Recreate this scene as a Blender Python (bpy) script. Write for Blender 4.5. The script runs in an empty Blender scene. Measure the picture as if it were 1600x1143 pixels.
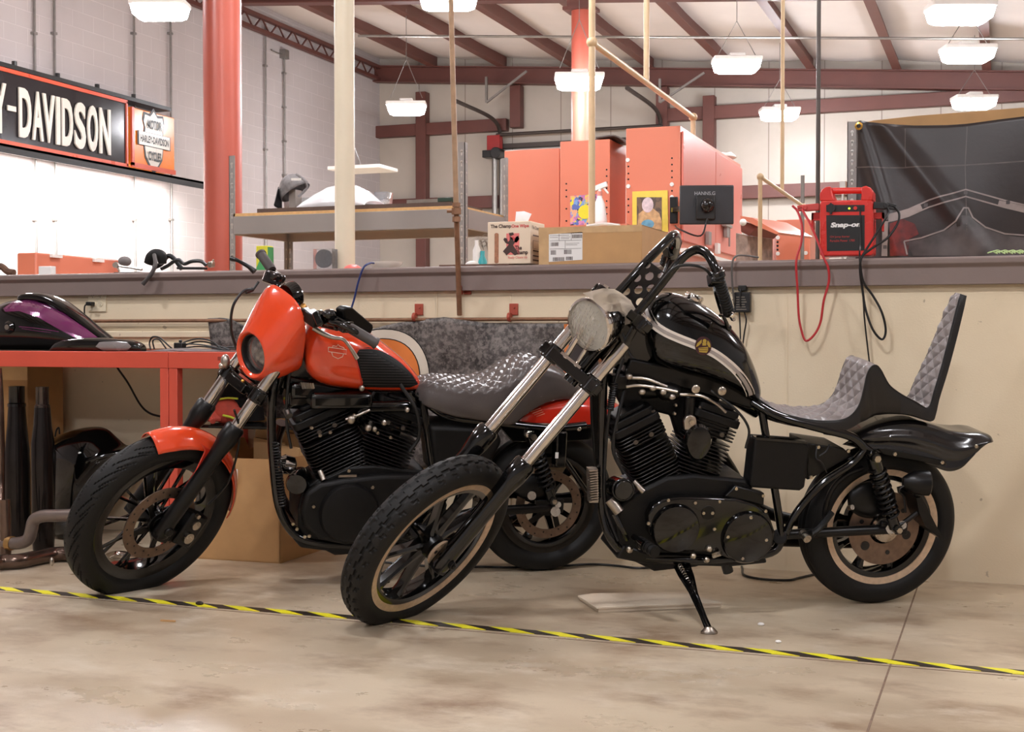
import bpy, bmesh, math, random
from mathutils import Vector, Matrix, noise
V = Vector
random.seed(7)
PI = math.pi
C = bpy.context.scene.collection
R_ = math.radians

# ------------------------------------------------------------------ camera frame (a real camera standing at 0,0,1.05)
EXPO = 0.66
CAM = V((0.0, 0.0, 1.05))
FPX = 2080.0
YAW = R_(20.3)
PITCH = R_(1.34)
CR = V((math.cos(YAW), math.sin(YAW), 0))
CF = V((-math.sin(YAW) * math.cos(PITCH), math.cos(YAW) * math.cos(PITCH), -math.sin(PITCH)))
CU = CR.cross(CF)

def ray(px, py):
    return CF + CR * ((px - 800.0) / FPX) + CU * ((571.5 - py) / FPX)
def PD(px, py, d):            # point at depth d
    return CAM + ray(px, py) * d
def PY(px, py, y):            # point on the vertical plane y
    r = ray(px, py); return CAM + r * (y / r.y)
def PX(px, py, x):
    r = ray(px, py); return CAM + r * (x / r.x)
def PZ(px, py, z=0.0):
    r = ray(px, py); return CAM + r * ((z - CAM.z) / r.z)
def PP(px, py, o, n):
    r = ray(px, py); return CAM + r * ((o - CAM).dot(n) / r.dot(n))

# ------------------------------------------------------------------ materials
def lin(c):
    if isinstance(c, str):
        c = tuple(int(c[i:i + 2], 16) for i in (0, 2, 4))
    o = []
    for v in c[:3]:
        v = v / 255.0
        o.append(v / 12.92 if v <= 0.04045 else ((v + 0.055) / 1.055) ** 2.4)
    return tuple(o)

MATS = {}
def mat(name, col, rough=0.5, metal=0.0, var=0.10, scale=6.0, bump=0.0, bscale=80.0, coat=0.0, spec=0.5,
        emit=None, trans=0.0, rvar=0.08, alpha=1.0):
    if name in MATS:
        return MATS[name]
    m = bpy.data.materials.new(name); m.use_nodes = True
    nt = m.node_tree; N = nt.nodes; L = nt.links
    b = N['Principled BSDF']
    c = lin(col)
    tc = N.new('ShaderNodeTexCoord')
    nz = N.new('ShaderNodeTexNoise'); nz.inputs['Scale'].default_value = scale; nz.inputs['Detail'].default_value = 5
    L.new(tc.outputs['Object'], nz.inputs['Vector'])
    rp = N.new('ShaderNodeValToRGB')
    rp.color_ramp.elements[0].position = 0.3; rp.color_ramp.elements[1].position = 0.7
    rp.color_ramp.elements[0].color = (*[max(0, v * (1 - var)) for v in c], 1)
    rp.color_ramp.elements[1].color = (*[min(1, v * (1 + var)) for v in c], 1)
    L.new(nz.outputs['Fac'], rp.inputs['Fac']); L.new(rp.outputs['Color'], b.inputs['Base Color'])
    mr = N.new('ShaderNodeMapRange')
    mr.inputs['To Min'].default_value = max(0.02, rough - rvar); mr.inputs['To Max'].default_value = min(1, rough + rvar)
    L.new(nz.outputs['Fac'], mr.inputs['Value']); L.new(mr.outputs['Result'], b.inputs['Roughness'])
    b.inputs['Metallic'].default_value = metal
    b.inputs['Specular IOR Level'].default_value = spec
    if coat:
        b.inputs['Coat Weight'].default_value = coat; b.inputs['Coat Roughness'].default_value = 0.04
    if trans:
        b.inputs['Transmission Weight'].default_value = trans
    if alpha < 1:
        b.inputs['Alpha'].default_value = alpha
    if bump:
        n2 = N.new('ShaderNodeTexNoise'); n2.inputs['Scale'].default_value = bscale; n2.inputs['Detail'].default_value = 3
        L.new(tc.outputs['Object'], n2.inputs['Vector'])
        bp = N.new('ShaderNodeBump'); bp.inputs['Strength'].default_value = bump; bp.inputs['Distance'].default_value = 0.004
        L.new(n2.outputs['Fac'], bp.inputs['Height']); L.new(bp.outputs['Normal'], b.inputs['Normal'])
    if emit:
        b.inputs['Emission Color'].default_value = (*lin(emit[0]), 1); b.inputs['Emission Strength'].default_value = emit[1]
    MATS[name] = m
    return m

# ------------------------------------------------------------------ mesh builder
def orth(a):
    a = a.normalized()
    t = V((0, 0, 1)) if abs(a.z) < 0.9 else V((1, 0, 0))
    u = a.cross(t).normalized(); w = a.cross(u).normalized()
    return u, w
def smooth_path(pts, k=6, closed=False):
    pts = [V(p) for p in pts]; n = len(pts)
    if n < 3: return pts
    out = []
    rng = n if closed else n - 1
    for i in range(rng):
        if closed:
            p0, p1, p2, p3 = pts[(i - 1) % n], pts[i], pts[(i + 1) % n], pts[(i + 2) % n]
        else:
            p1, p2 = pts[i], pts[i + 1]
            p0 = pts[i - 1] if i > 0 else p1 * 2 - p2
            p3 = pts[i + 2] if i + 2 < n else p2 * 2 - p1
        for j in range(k):
            t = j / k; t2 = t * t; t3 = t2 * t
            out.append(0.5 * ((2 * p1) + (p2 - p0) * t + (2 * p0 - 5 * p1 + 4 * p2 - p3) * t2 + (3 * p1 - p0 - 3 * p2 + p3) * t3))
    if not closed: out.append(pts[-1])
    return out

ROOTM = {}
# parts whose loose pieces each become a mesh of their own
SPLIT = set('head_bolt cover_screw disc_hole hub_hole drilled_hole mount_bolt acorn_nut loose_wire axle_nut strut_bolt frame_bolt fork_cap brass_nut round_nut pushrod_tube control_cable wiring brake_hose metal_fitting shelf_pin_hole plug handle lamp_bracket exhaust_pipe fork_hardware finger flap packing_card mount_clip lamp_element caliper_cap metal_cap passenger_peg_mount plastic_guard headlight_stay yellow_trim purple_pin foot_peg_ring tank_pin cooling_fin keyhole slot control_rod'.split())
class G:
    def __init__(s, M=None):
        s.v = []; s.f = []; s.m = []; s.M = M; s.mi = 0
    def add(s, vs, fs, mi=None):
        o = len(s.v)
        if s.M is not None: vs = [s.M @ V(p) for p in vs]
        s.v += [tuple(p) for p in vs]
        for f in fs:
            s.f.append([i + o for i in f]); s.m.append(s.mi if mi is None else mi)
        return s
    def bx(s, x0, x1, y0, y1, z0, z1, mi=None):
        vs = [(x, y, z) for z in (z0, z1) for y in (y0, y1) for x in (x0, x1)]
        return s.add(vs, [(0, 2, 3, 1), (4, 5, 7, 6), (0, 1, 5, 4), (2, 6, 7, 3), (0, 4, 6, 2), (1, 3, 7, 5)], mi)
    def ob(s, c, ax, ay, az, sx, sy, sz, mi=None):     # oriented box, full sizes
        c = V(c); ax = V(ax).normalized() * sx / 2; ay = V(ay).normalized() * sy / 2; az = V(az).normalized() * sz / 2
        vs = [c + ax * i + ay * j + az * k for k in (-1, 1) for j in (-1, 1) for i in (-1, 1)]
        return s.add(vs, [(0, 2, 3, 1), (4, 5, 7, 6), (0, 1, 5, 4), (2, 6, 7, 3), (0, 4, 6, 2), (1, 3, 7, 5)], mi)
    def bar(s, p0, p1, w, h, up=(0, 0, 1), mi=None):
        p0 = V(p0); p1 = V(p1); a = (p1 - p0); up = V(up)
        sd = a.cross(up)
        if sd.length < 1e-6: sd = a.cross(V((1, 0, 0)))
        u2 = sd.cross(a)
        return s.ob((p0 + p1) / 2, a, sd, u2, a.length, w, h, mi)
    def rings(s, rs, cap=True, closed=False, mi=None):
        n = len(rs[0]); vs = [p for r in rs for p in r]; fs = []
        k = len(rs)
        for i in range(k if closed else k - 1):
            a = i * n; b = ((i + 1) % k) * n
            for j in range(n):
                fs.append((a + j, a + (j + 1) % n, b + (j + 1) % n, b + j))
        if cap and not closed:
            fs.append(tuple(range(n - 1, -1, -1))); fs.append(tuple((k - 1) * n + j for j in range(n)))
        return s.add(vs, fs, mi)
    def cyl(s, p0, p1, r0, r1=None, n=16, cap=True, mi=None):
        p0 = V(p0); p1 = V(p1); r1 = r0 if r1 is None else r1
        u, w = orth(p1 - p0)
        rs = [[p + (u * math.cos(2 * PI * j / n) + w * math.sin(2 * PI * j / n)) * r for j in range(n)] for p, r in ((p0, r0), (p1, r1))]
        return s.rings(rs, cap, mi=mi)
    def tube(s, pts, r, n=8, k=6, closed=False, cap=True, mi=None, flat=None):
        P = smooth_path(pts, k, closed) if k > 1 else [V(p) for p in pts]
        m = len(P)
        rr = r if isinstance(r, (list, tuple)) else None
        T = []
        for i in range(m):
            if closed: t = P[(i + 1) % m] - P[i - 1]
            else: t = P[min(i + 1, m - 1)] - P[max(i - 1, 0)]
            T.append(t.normalized() if t.length > 1e-9 else V((0, 0, 1)))
        u, w = orth(T[0]); rs = []
        for i in range(m):
            t = T[i]; u = (u - t * u.dot(t)).normalized(); w = t.cross(u)
            if rr:
                q = i / (m - 1) * (len(rr) - 1); a = int(min(q, len(rr) - 2)); R = rr[a] + (rr[a + 1] - rr[a]) * (q - a)
            else: R = r
            rs.append([P[i] + (u * math.cos(2 * PI * j / n) + w * math.sin(2 * PI * j / n)) * R for j in range(n)])
        return s.rings(rs, cap, closed, mi)
    def lathe(s, prof, o, ax, n=32, closed=False, mi=None, cap=True, xd=None):
        o = V(o); ax = V(ax).normalized(); u, w = orth(ax)
        if xd is not None: u = V(xd).normalized(); w = ax.cross(u)
        rs = [[o + ax * h + (u * math.cos(2 * PI * j / n) + w * math.sin(2 * PI * j / n)) * max(r, 1e-5) for j in range(n)] for r, h in prof]
        return s.rings(rs, cap, closed, mi)
    def ell(s, c, r, n=16, m=10, ax=(1, 0, 0), ay=(0, 1, 0), az=(0, 0, 1), mi=None):
        c = V(c); ax = V(ax).normalized() * r[0]; ay = V(ay).normalized() * r[1]; az = V(az).normalized() * r[2]
        rs = []
        for i in range(m + 1):
            t = PI * i / m; q = max(math.sin(t), 1e-4)
            rs.append([c + az * -math.cos(t) + (ax * math.cos(2 * PI * j / n) + ay * math.sin(2 * PI * j / n)) * q for j in range(n)])
        return s.rings(rs, True, mi=mi)
    def prism(s, pts, d, mi=None):          # pts: 3D outline, d: extrude vector
        pts = [V(p) for p in pts]; d = V(d); n = len(pts)
        return s.add(pts + [p + d for p in pts],
                     [tuple(range(n - 1, -1, -1)), tuple(range(n, 2 * n))] + [(j, (j + 1) % n, n + (j + 1) % n, n + j) for j in range(n)], mi)
    def grid(s, fn, nu, nv, mi=None, wrap=False, mfn=None):
        vs = [fn(i / nu, j / nv) for i in range(nu + (0 if wrap else 1)) for j in range(nv + 1)]
        fs = []; o = len(s.v); W = nv + 1
        for i in range(nu):
            i2 = (i + 1) % nu if wrap else i + 1
            for j in range(nv):
                fs.append((i * W + j, i2 * W + j, i2 * W + j + 1, i * W + j + 1))
        k = len(s.m)
        s.add(vs, fs, mi)
        if mfn:
            for i in range(nu):
                for j in range(nv):
                    s.m[k + i * nv + j] = mfn((i + .5) / nu, (j + .5) / nv)
        return s
    def bolt(s, c, ax, r=0.006, h=0.004, mi=None):
        c = V(c); ax = V(ax).normalized()
        return s.cyl(c, c + ax * h, r, r * .85, 6, mi=mi)
    def build(s, name, mats, parent=None, bevel=0, bseg=2, sub=0, sharp=38, recalc=True, solid=0, kind=None, label=None):
        if name in SPLIT and not getattr(s, 'single', False):
            par = list(range(len(s.v)))
            def find(i):
                while par[i] != i:
                    par[i] = par[par[i]]; i = par[i]
                return i
            for f in s.f:
                a = find(f[0])
                for i in f[1:]: par[find(i)] = a
            comp = {}
            for fi, f in enumerate(s.f): comp.setdefault(find(f[0]), []).append(fi)
            if len(comp) > 1:
                out = None
                for fl in comp.values():
                    q = G(); q.single = True; used = {}
                    for fi in fl:
                        q.f.append([used.setdefault(i, len(used)) for i in s.f[fi]]); q.m.append(s.m[fi])
                    inv_ = sorted(used, key=used.get); q.v = [s.v[i] for i in inv_]
                    o = q.build(name, mats, parent, bevel, bseg, sub, sharp, recalc, solid, None, label)
                    out = out or o
                return out
        me = bpy.data.meshes.new(name)
        if not isinstance(mats, (list, tuple)): mats = [mats]
        root = parent
        while root is not None and root.parent is not None: root = root.parent
        if root is not None and root.name in ROOTM:
            inv = ROOTM[root.name].inverted(); vs = [inv @ V(p) for p in s.v]; org = None
        else:
            vs = [V(p) for p in s.v]
            xs = [p.x for p in vs]; ys = [p.y for p in vs]; zs = [p.z for p in vs]
            org = V(((min(xs) + max(xs)) / 2, (min(ys) + max(ys)) / 2, min(zs)))
            vs = [p - org for p in vs]
        me.from_pydata([tuple(p) for p in vs], [], s.f)
        for m in mats: me.materials.append(m)
        me.polygons.foreach_set('material_index', [min(i, len(mats) - 1) for i in s.m])
        bm = bmesh.new(); bm.from_mesh(me)
        if recalc: bmesh.ops.recalc_face_normals(bm, faces=bm.faces)
        lim = R_(sharp)
        for f in bm.faces: f.smooth = True
        for e in bm.edges:
            if len(e.link_faces) == 2:
                if e.calc_face_angle(0) > lim: e.smooth = False
        bm.to_mesh(me); bm.free()
        o = bpy.data.objects.new(name, me); C.objects.link(o)
        if org is not None:
            o.location = org
            ROOTM[o.name] = Matrix.Translation(org)
        if parent is not None: o.parent = parent
        if solid:
            md = o.modifiers.new('solid', 'SOLIDIFY'); md.thickness = solid; md.offset = 0
        if bevel:
            md = o.modifiers.new('bevel', 'BEVEL'); md.width = bevel; md.segments = bseg; md.limit_method = 'ANGLE'; md.angle_limit = R_(40)
        if sub:
            md = o.modifiers.new('sub', 'SUBSURF'); md.levels = sub; md.render_levels = sub
        if kind: o['kind'] = kind
        if label: o['label'] = label
        return o

def tag(o, label, cat, group=None, kind=None):
    o['label'] = label; o['category'] = cat
    if group: o['group'] = group
    if kind: o['kind'] = kind
    return o
def thing(name, label, cat, M=None, group=None):
    o = bpy.data.objects.new(name, None); C.objects.link(o)
    if M is None: M = Matrix.Identity(4)
    if isinstance(M, (tuple, Vector)): M = Matrix.Translation(V(M))
    o.matrix_world = M; o.empty_display_size = .1
    ROOTM[o.name] = M.copy()
    return tag(o, label, cat, group)
def struct(o):
    o['kind'] = 'structure'; return o
def dup(root, M, label=None):
    def cp(o, par):
        c = o.copy(); C.objects.link(c); c.parent = par
        for ch in o.children: cp(ch, c)
        return c
    r = root.copy(); C.objects.link(r); r.matrix_world = M; ROOTM[r.name] = M.copy()
    if label: r['label'] = label
    for ch in root.children: cp(ch, r)
    return r

FONTC = {}
def text_mesh(txt, bold=0.0):
    """unit-height text as flat polygons: returns verts, faces, width, height"""
    k = (txt, bold)
    if k in FONTC: return FONTC[k]
    cu = bpy.data.curves.new('t', 'FONT'); cu.body = txt; cu.size = 1; cu.offset = bold; cu.resolution_u = 4
    ob = bpy.data.objects.new('t', cu); C.objects.link(ob)
    bpy.context.view_layer.update()
    me = bpy.data.meshes.new_from_object(ob.evaluated_get(bpy.context.evaluated_depsgraph_get()))
    vs = [v.co.copy() for v in me.vertices]; fs = [tuple(p.vertices) for p in me.polygons]
    bpy.data.objects.remove(ob); bpy.data.curves.remove(cu); bpy.data.meshes.remove(me)
    x0 = min(v.x for v in vs); x1 = max(v.x for v in vs); y0 = min(v.y for v in vs); y1 = max(v.y for v in vs)
    vs = [((v.x - x0) / (x1 - x0), (v.y - y0) / (y1 - y0)) for v in vs]
    FONTC[k] = (vs, fs); return FONTC[k]
def add_text(g, txt, o, u, v, mi=0, bold=0.0, depth=None, shear=0.0):
    """o: lower-left corner, u: full width vector, v: full height vector"""
    vs, fs = text_mesh(txt, bold); o = V(o); u = V(u); v = V(v)
    P = [o + u * (a + shear * b) + v * b for a, b in vs]
    if depth is None: g.add(P, fs, mi)
    else:
        d = V(depth); n = len(P)
        cnt = {}
        for f in fs:
            for i in range(len(f)):
                e = (f[i], f[(i + 1) % len(f)]); cnt[tuple(sorted(e))] = cnt.get(tuple(sorted(e)), 0) + 1
        side = []
        for f in fs:
            for i in range(len(f)):
                a, b = f[i], f[(i + 1) % len(f)]
                if cnt[tuple(sorted((a, b)))] == 1: side.append((a, b, b + n, a + n))
        g.add(P + [p + d for p in P], [tuple(i + n for i in f) for f in fs] + side, mi)
# ------------------------------------------------------------------ common materials
def nodes_of(name, rough=.6):
    m = bpy.data.materials.new(name); m.use_nodes = True
    return m, m.node_tree.nodes, m.node_tree.links, m.node_tree.nodes['Principled BSDF']
def mixn(N, L, a, b, fac, bt='MIX'):
    x = N.new('ShaderNodeMix'); x.data_type = 'RGBA'; x.blend_type = bt
    for s, v in ((6, a), (7, b)):
        if isinstance(v, tuple): x.inputs[s].default_value = (*v, 1)
        else: L.new(v, x.inputs[s])
    if isinstance(fac, float): x.inputs[0].default_value = fac
    else: L.new(fac, x.inputs[0])
    return x.outputs[2]
def rampn(N, L, src, p0, p1, c0=(0, 0, 0), c1=(1, 1, 1)):
    r = N.new('ShaderNodeValToRGB'); e = r.color_ramp.elements
    e[0].position = p0; e[1].position = p1; e[0].color = (*c0, 1); e[1].color = (*c1, 1)
    L.new(src, r.inputs['Fac']); return r.outputs['Color']
def noisen(N, L, sc, det=5, mapping=None, rough=.55):
    tc = N.new('ShaderNodeTexCoord'); mp = N.new('ShaderNodeMapping')
    if mapping: mp.inputs['Scale'].default_value = mapping
    L.new(tc.outputs['Object'], mp.inputs['Vector'])
    n = N.new('ShaderNodeTexNoise'); n.inputs['Scale'].default_value = sc; n.inputs['Detail'].default_value = det; n.inputs['Roughness'].default_value = rough
    L.new(mp.outputs['Vector'], n.inputs['Vector']); return n.outputs['Fac']

def concrete():
    m, N, L, b = nodes_of('polished_concrete')
    big = noisen(N, L, 1.1, 6, (1, 1.6, 1)); mid = noisen(N, L, 2.2, 8, (1, 1.5, 1), .62); fine = noisen(N, L, 140, 3)
    c = mixn(N, L, lin((196, 180, 156)), lin((170, 152, 128)), rampn(N, L, big, .40, .64))
    c = mixn(N, L, c, lin((132, 106, 82)), rampn(N, L, mid, .50, .72))
    c = mixn(N, L, c, lin((212, 200, 182)), rampn(N, L, noisen(N, L, 3.1, 7, (1, 1.7, 1), .7), .54, .78))
    c = mixn(N, L, c, lin((128, 106, 86)), rampn(N, L, noisen(N, L, 7, 8, (1, 1.3, 1), .68), .64, .82))
    x = mixn(N, L, c, lin((110, 95, 80)), rampn(N, L, fine, .62, .85))
    mx = N.new('ShaderNodeMix'); mx.data_type = 'RGBA'; mx.inputs[0].default_value = .35
    L.new(c, mx.inputs[6]); L.new(x, mx.inputs[7])
    L.new(mx.outputs[2], b.inputs['Base Color'])
    mr = N.new('ShaderNodeMapRange'); mr.inputs['To Min'].default_value = .16; mr.inputs['To Max'].default_value = .46
    L.new(mid, mr.inputs['Value']); L.new(mr.outputs['Result'], b.inputs['Roughness'])
    bp = N.new('ShaderNodeBump'); bp.inputs['Strength'].default_value = .12; bp.inputs['Distance'].default_value = .004
    L.new(fine, bp.inputs['Height']); L.new(bp.outputs['Normal'], b.inputs['Normal'])
    return m
def cmu():
    m, N, L, b = nodes_of('painted_block')
    tc = N.new('ShaderNodeTexCoord'); sp = N.new('ShaderNodeSeparateXYZ'); cb = N.new('ShaderNodeCombineXYZ')
    L.new(tc.outputs['Object'], sp.inputs[0]); L.new(sp.outputs['Y'], cb.inputs['X']); L.new(sp.outputs['Z'], cb.inputs['Y'])
    br = N.new('ShaderNodeTexBrick'); br.inputs['Scale'].default_value = 1; br.inputs['Brick Width'].default_value = .41; br.inputs['Row Height'].default_value = .205
    br.inputs['Mortar Size'].default_value = .006; br.inputs['Mortar Smooth'].default_value = .4
    br.inputs['Color1'].default_value = (*lin((182, 174, 173)), 1); br.inputs['Color2'].default_value = (*lin((180, 172, 171)), 1)
    br.inputs['Mortar'].default_value = (*lin((196, 188, 187)), 1)
    L.new(cb.outputs[0], br.inputs['Vector'])
    L.new(mixn(N, L, br.outputs['Color'], lin((170, 162, 161)), rampn(N, L, noisen(N, L, .8, 4), .5, .8)), b.inputs['Base Color'])
    b.inputs['Roughness'].default_value = .55
    bp = N.new('ShaderNodeBump'); bp.inputs['Strength'].default_value = .35; bp.inputs['Distance'].default_value = .01; bp.invert = True
    L.new(br.outputs['Fac'], bp.inputs['Height']); L.new(bp.outputs['Normal'], b.inputs['Normal'])
    return m
def panels():
    m, N, L, b = nodes_of('metal_wall_panel')
    tc = N.new('ShaderNodeTexCoord'); sp = N.new('ShaderNodeSeparateXYZ'); L.new(tc.outputs['Object'], sp.inputs[0])
    dv = N.new('ShaderNodeMath'); dv.operation = 'DIVIDE'; dv.inputs[1].default_value = .92; L.new(sp.outputs['X'], dv.inputs[0])
    fr = N.new('ShaderNodeMath'); fr.operation = 'FRACT'; L.new(dv.outputs[0], fr.inputs[0])
    ln = rampn(N, L, fr.outputs[0], .012, .022, (1, 1, 1), (0, 0, 0))
    base = mixn(N, L, lin((178, 169, 158)), lin((170, 161, 150)), rampn(N, L, noisen(N, L, 1.2, 4), .4, .7))
    L.new(mixn(N, L, base, lin((130, 118, 108)), ln), b.inputs['Base Color']); b.inputs['Roughness'].default_value = .5
    return m
def plaster(name, c0, c1):
    m, N, L, b = nodes_of(name)
    base = mixn(N, L, lin(c0), lin(c1), rampn(N, L, noisen(N, L, 1.7, 5), .4, .7))
    sp = rampn(N, L, noisen(N, L, 26, 2), .74, .78)
    L.new(mixn(N, L, base, lin((190, 172, 145)), sp), b.inputs['Base Color']); b.inputs['Roughness'].default_value = .62
    bp = N.new('ShaderNodeBump'); bp.inputs['Strength'].default_value = .25; bp.inputs['Distance'].default_value = .003
    L.new(noisen(N, L, 130, 3), bp.inputs['Height']); L.new(bp.outputs['Normal'], b.inputs['Normal'])
    return m

M_floor = concrete(); M_cmu = cmu(); M_panel = panels(); M_cream = plaster('cream_wall_paint', (234, 217, 187), (226, 208, 177))
M_ledge = mat('taupe_cap_paint', (132, 116, 110), .38, 0, .06, 3, .1)
M_steel = mat('red_oxide_steel', (92, 52, 45), .5, 0, .12, 3)
M_colred = mat('column_red_paint', (178, 88, 72), .35, 0, .08, 2)
M_insul = mat('white_roof_insulation', (226, 218, 214), .7, 0, .03, 2, .3, 12)
M_white = mat('white_enamel', (238, 236, 232), .4, 0, .03)
M_black = mat('black_plastic', (22, 21, 21), .4, 0, .2, 12)
M_gloss = mat('gloss_black_paint', (5, 5, 5), .12, 0, .2, 6, coat=.5, spec=.4, rvar=.04)
M_satin = mat('satin_black_metal', (9, 8, 8), .34, 0, .25, 10, spec=.35)
M_wrink = mat('wrinkle_black', (10, 9, 9), .5, 0, .2, 20, .25, 400, spec=.3)
M_rubber = mat('tyre_rubber', (17, 16, 15), .6, 0, .2, 18, .15, 220, spec=.35)
M_chrome = mat('chrome', (214, 208, 202), .09, 1, .04, 5, rvar=.04)
M_alu = mat('brushed_aluminium', (176, 168, 158), .32, 1, .1, 40)
M_bolt = mat('zinc_bolt', (190, 180, 165), .28, 1, .1, 30)
M_disc = mat('brake_disc_steel', (142, 122, 106), .38, .9, .16, 30)
M_gal = mat('galvanised_conduit', (140, 136, 132), .4, .7, .1, 10)
M_grey = mat('grey_shelf_steel', (156, 150, 146), .42, .2, .06, 4)
M_cable = mat('black_cable_rubber', (16, 15, 15), .45, 0, .2)
M_card = mat('brown_cardboard', (193, 150, 100), .72, 0, .07, 9, .1, 300)
M_redcab = mat('red_cabinet_enamel', (216, 126, 98), .32, 0, .04, 2)
M_glassy = mat('lamp_diffuser', (255, 250, 240), .5, emit=((250, 250, 255), 95.0))

# ------------------------------------------------------------------ shell
XL, YB, YF, XR = -11.0, 22.6, -7.0, 9.0
def roof(x): return 6.25 - .077 * (x + 11)
g = G(); g.bx(XL - .2, XR + .2, YF - .2, YB + .2, -.15, 0); struct(g.build('floor', M_floor))
g = G(); g.bx(XL - .25, XL, YF, YB + .2, 0, 6.4); struct(g.build('wall_left', M_cmu))
g = G(); g.bx(XL, XR, YB, YB + .15, 0, 6.3); struct(g.build('wall_back', M_panel))
M_pw = mat('pale_grey_wall', (200, 198, 198), .6)
g = G(); g.bx(XR, XR + .2, YF, YB, 0, 6.3); struct(g.build('wall_right', M_pw))
g = G(); g.bx(XL, XR, YF - .2, YF, 0, 6.3); struct(g.build('wall_front', M_pw))
# roof deck: insulation blankets sagging between the purlins
purl = [-9.85 + 1.36 * i for i in range(14)]
def rf(u, v):
    x = XL - .2 + u * (XR - XL + .4); y = YF - .2 + v * (YB - YF + .4)
    ph = ((x - purl[0]) / 1.36) % 1.0
    return V((x, y, roof(x) - .05 * math.sin(PI * ph) ** .7 + .012 * math.sin(y * 2.1 + x)))
g = G(); g.grid(rf, 200, 40); g.bx(XL - .3, XR + .3, YF - .3, YB + .3, 6.62, 6.72); struct(g.build('ceiling', M_insul))
g = G()
for x in purl:
    z = roof(x)
    g.bx(x - .035, x + .035, YF, YB - .02, z - .21, z + .0)
    g.bx(x - .035, x + .10, YF, YB - .02, z - .225, z - .205)
struct(g.build('trim_1', mat('purlin_red_oxide', (104, 64, 56), .5, 0, .1, 3)))
# rafters (frames) across the building, columns on one grid line
g = G()
for y in (YB - .2, 16.9, 7.9, -1.1):
    dz = .50 if y > 20 else .34
    for (za, zb, w) in ((-.22, -.24, .10), (-dz, -dz - .02, .10), (-.23, -dz - .01, .02)):
        x0, x1 = XL, XR
        z0, z1 = roof(x0), roof(x1)
        vs = []
        for zz in (za, zb):
            for (x, z) in ((x0, z0), (x1, z1)):
                for s in (-w, w): vs.append((x, y + s, z + zz))
        g.add(vs, [(0, 1, 3, 2), (4, 6, 7, 5), (0, 4, 5, 1), (2, 3, 7, 6), (0, 2, 6, 4), (1, 5, 7, 3)])
struct(g.build('trim_2', M_steel))
g = G()
for (x0, x1, z) in ((XL, PY(796, 200, YB).x, 4.82), (PY(1036, 180, YB).x, XR, 4.82), (XL, PY(790, 300, YB).x, 3.45), (PY(1036, 300, YB).x, XR, 3.45)):
    g.bx(x0, x1, YB - .18, YB - .02, z - .11, z + .11)
for (px, zt, zb) in ((661, 5.5, 0), (1109, 5.1, 0), (808, 5.5, 4.75), (1036, 5.3, 3.3)):
    x = PY(px, 200, YB - .1).x; g.bx(x - .1, x + .1, YB - .22, YB - .02, zb, zt)
struct(g.build('trim_3', M_steel, bevel=.008))
# eave flashing seen as a dark band, under roof at the back
g = G(); g.bx(XL, XR, YB - .12, YB - .02, 5.0, 6.2)
# corner joist along the left wall (truss chord)
g = G()
for z in (6.0, 5.78):
    g.bx(XL + .05, XL + .13, YF, YB, z - .03, z + .03)
for i in range(60):
    y = YF + i * .49; g.bar((XL + .09, y, 5.78), (XL + .09, y + .245, 6.0), .02, .02); g.bar((XL + .09, y + .245, 6.0), (XL + .09, y + .49, 5.78), .02, .02)
struct(g.build('trim_4', M_steel))

# round red columns on the frame line
c1 = PD(349, 400, 8.9); c2 = PD(908, 200, 17.0)
for i, (c, r, lab) in enumerate(((c1, .126, 'thick round red steel column behind the left end of the half wall'), (c2, .125, 'distant red steel column rising behind the red cabinets'))):
    t = thing('steel_column', lab, 'column', (c.x, c.y, 0))
    g = G(); g.lathe([(r, 0.02), (r, 5.2)], (c.x, c.y, 0), (0, 0, 1), 40); g.build('shaft', M_colred, t)
    g = G(); g.bx(c.x - .22, c.x + .22, c.y - .22, c.y + .22, 0, .02)
    g.build('base_plate', M_steel, t)
    g = G(); g.bx(c.x - .15, c.x + .15, c.y - .13, c.y + .13, 5.2, roof(c.x) - .37); g.bx(c.x - .2, c.x + .2, c.y - .16, c.y + .16, 5.17, 5.21)
    g.build('cap_plate', M_steel, t)
# cream pipe column
c = PD(539, 400, 7.0)
g = G(); g.cyl((c.x, c.y, 0), (c.x, c.y, roof(c.x) - .3), .053, n=32)
tag(g.build('pipe_post', mat('cream_column_paint', (236, 224, 198), .35, 0, .03)), 'cream painted round pipe post standing in front of the grey shelving', 'post')

# half wall with its taupe cap
YW = 5.967
g = G(); g.bx(XL, 6.0, YW, YW + .2, 0, 1.30)
for z in (.28, .56, .76, .845): pass
struct(g.build('wall_half', M_cream))
g = G()
# cap: a front lip with a rounded nose
prof = [(YW - .035, 1.262), (YW - .035, 1.335), (YW - .05, 1.352), (YW - .05, 1.372), (YW - .042, 1.38), (YW + .25, 1.38), (YW + .25, 1.262), (YW + .205, 1.262), (YW + .205, 1.32), (YW - .005, 1.32), (YW - .005, 1.262)]
g.rings([[V((x, y, z)) for y, z in prof] for x in (XL, 6.0)])
struct(g.build('trim_5', M_ledge, bevel=.003))
# raised horizontal rib of the wall, seen left
g = G(); g.bx(XL, PY(345, 520, YW).x, YW - .02, YW, PY(200, 527, YW).z, PY(200, 517, YW).z)
g.bx(XL, PY(330, 520, YW).x, YW - .012, YW, PY(200, 545, YW).z, PY(200, 535, YW).z)
struct(g.build('trim_6', M_cream, bevel=.005))
# shallow vertical joints in the half wall
g = G()
for px in (490 + 190, 797, 682): 
    x = PY(px, 460, YW).x; g.bx(x - .004, x + .004, YW - .004, YW + .01, .05, 1.26)
x = PY(1228, 800, YW).x; g.bx(x - .003, x + .003, YW - .003, YW + .01, .02, 1.26)
struct(g.build('trim_7', M_cream))
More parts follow.
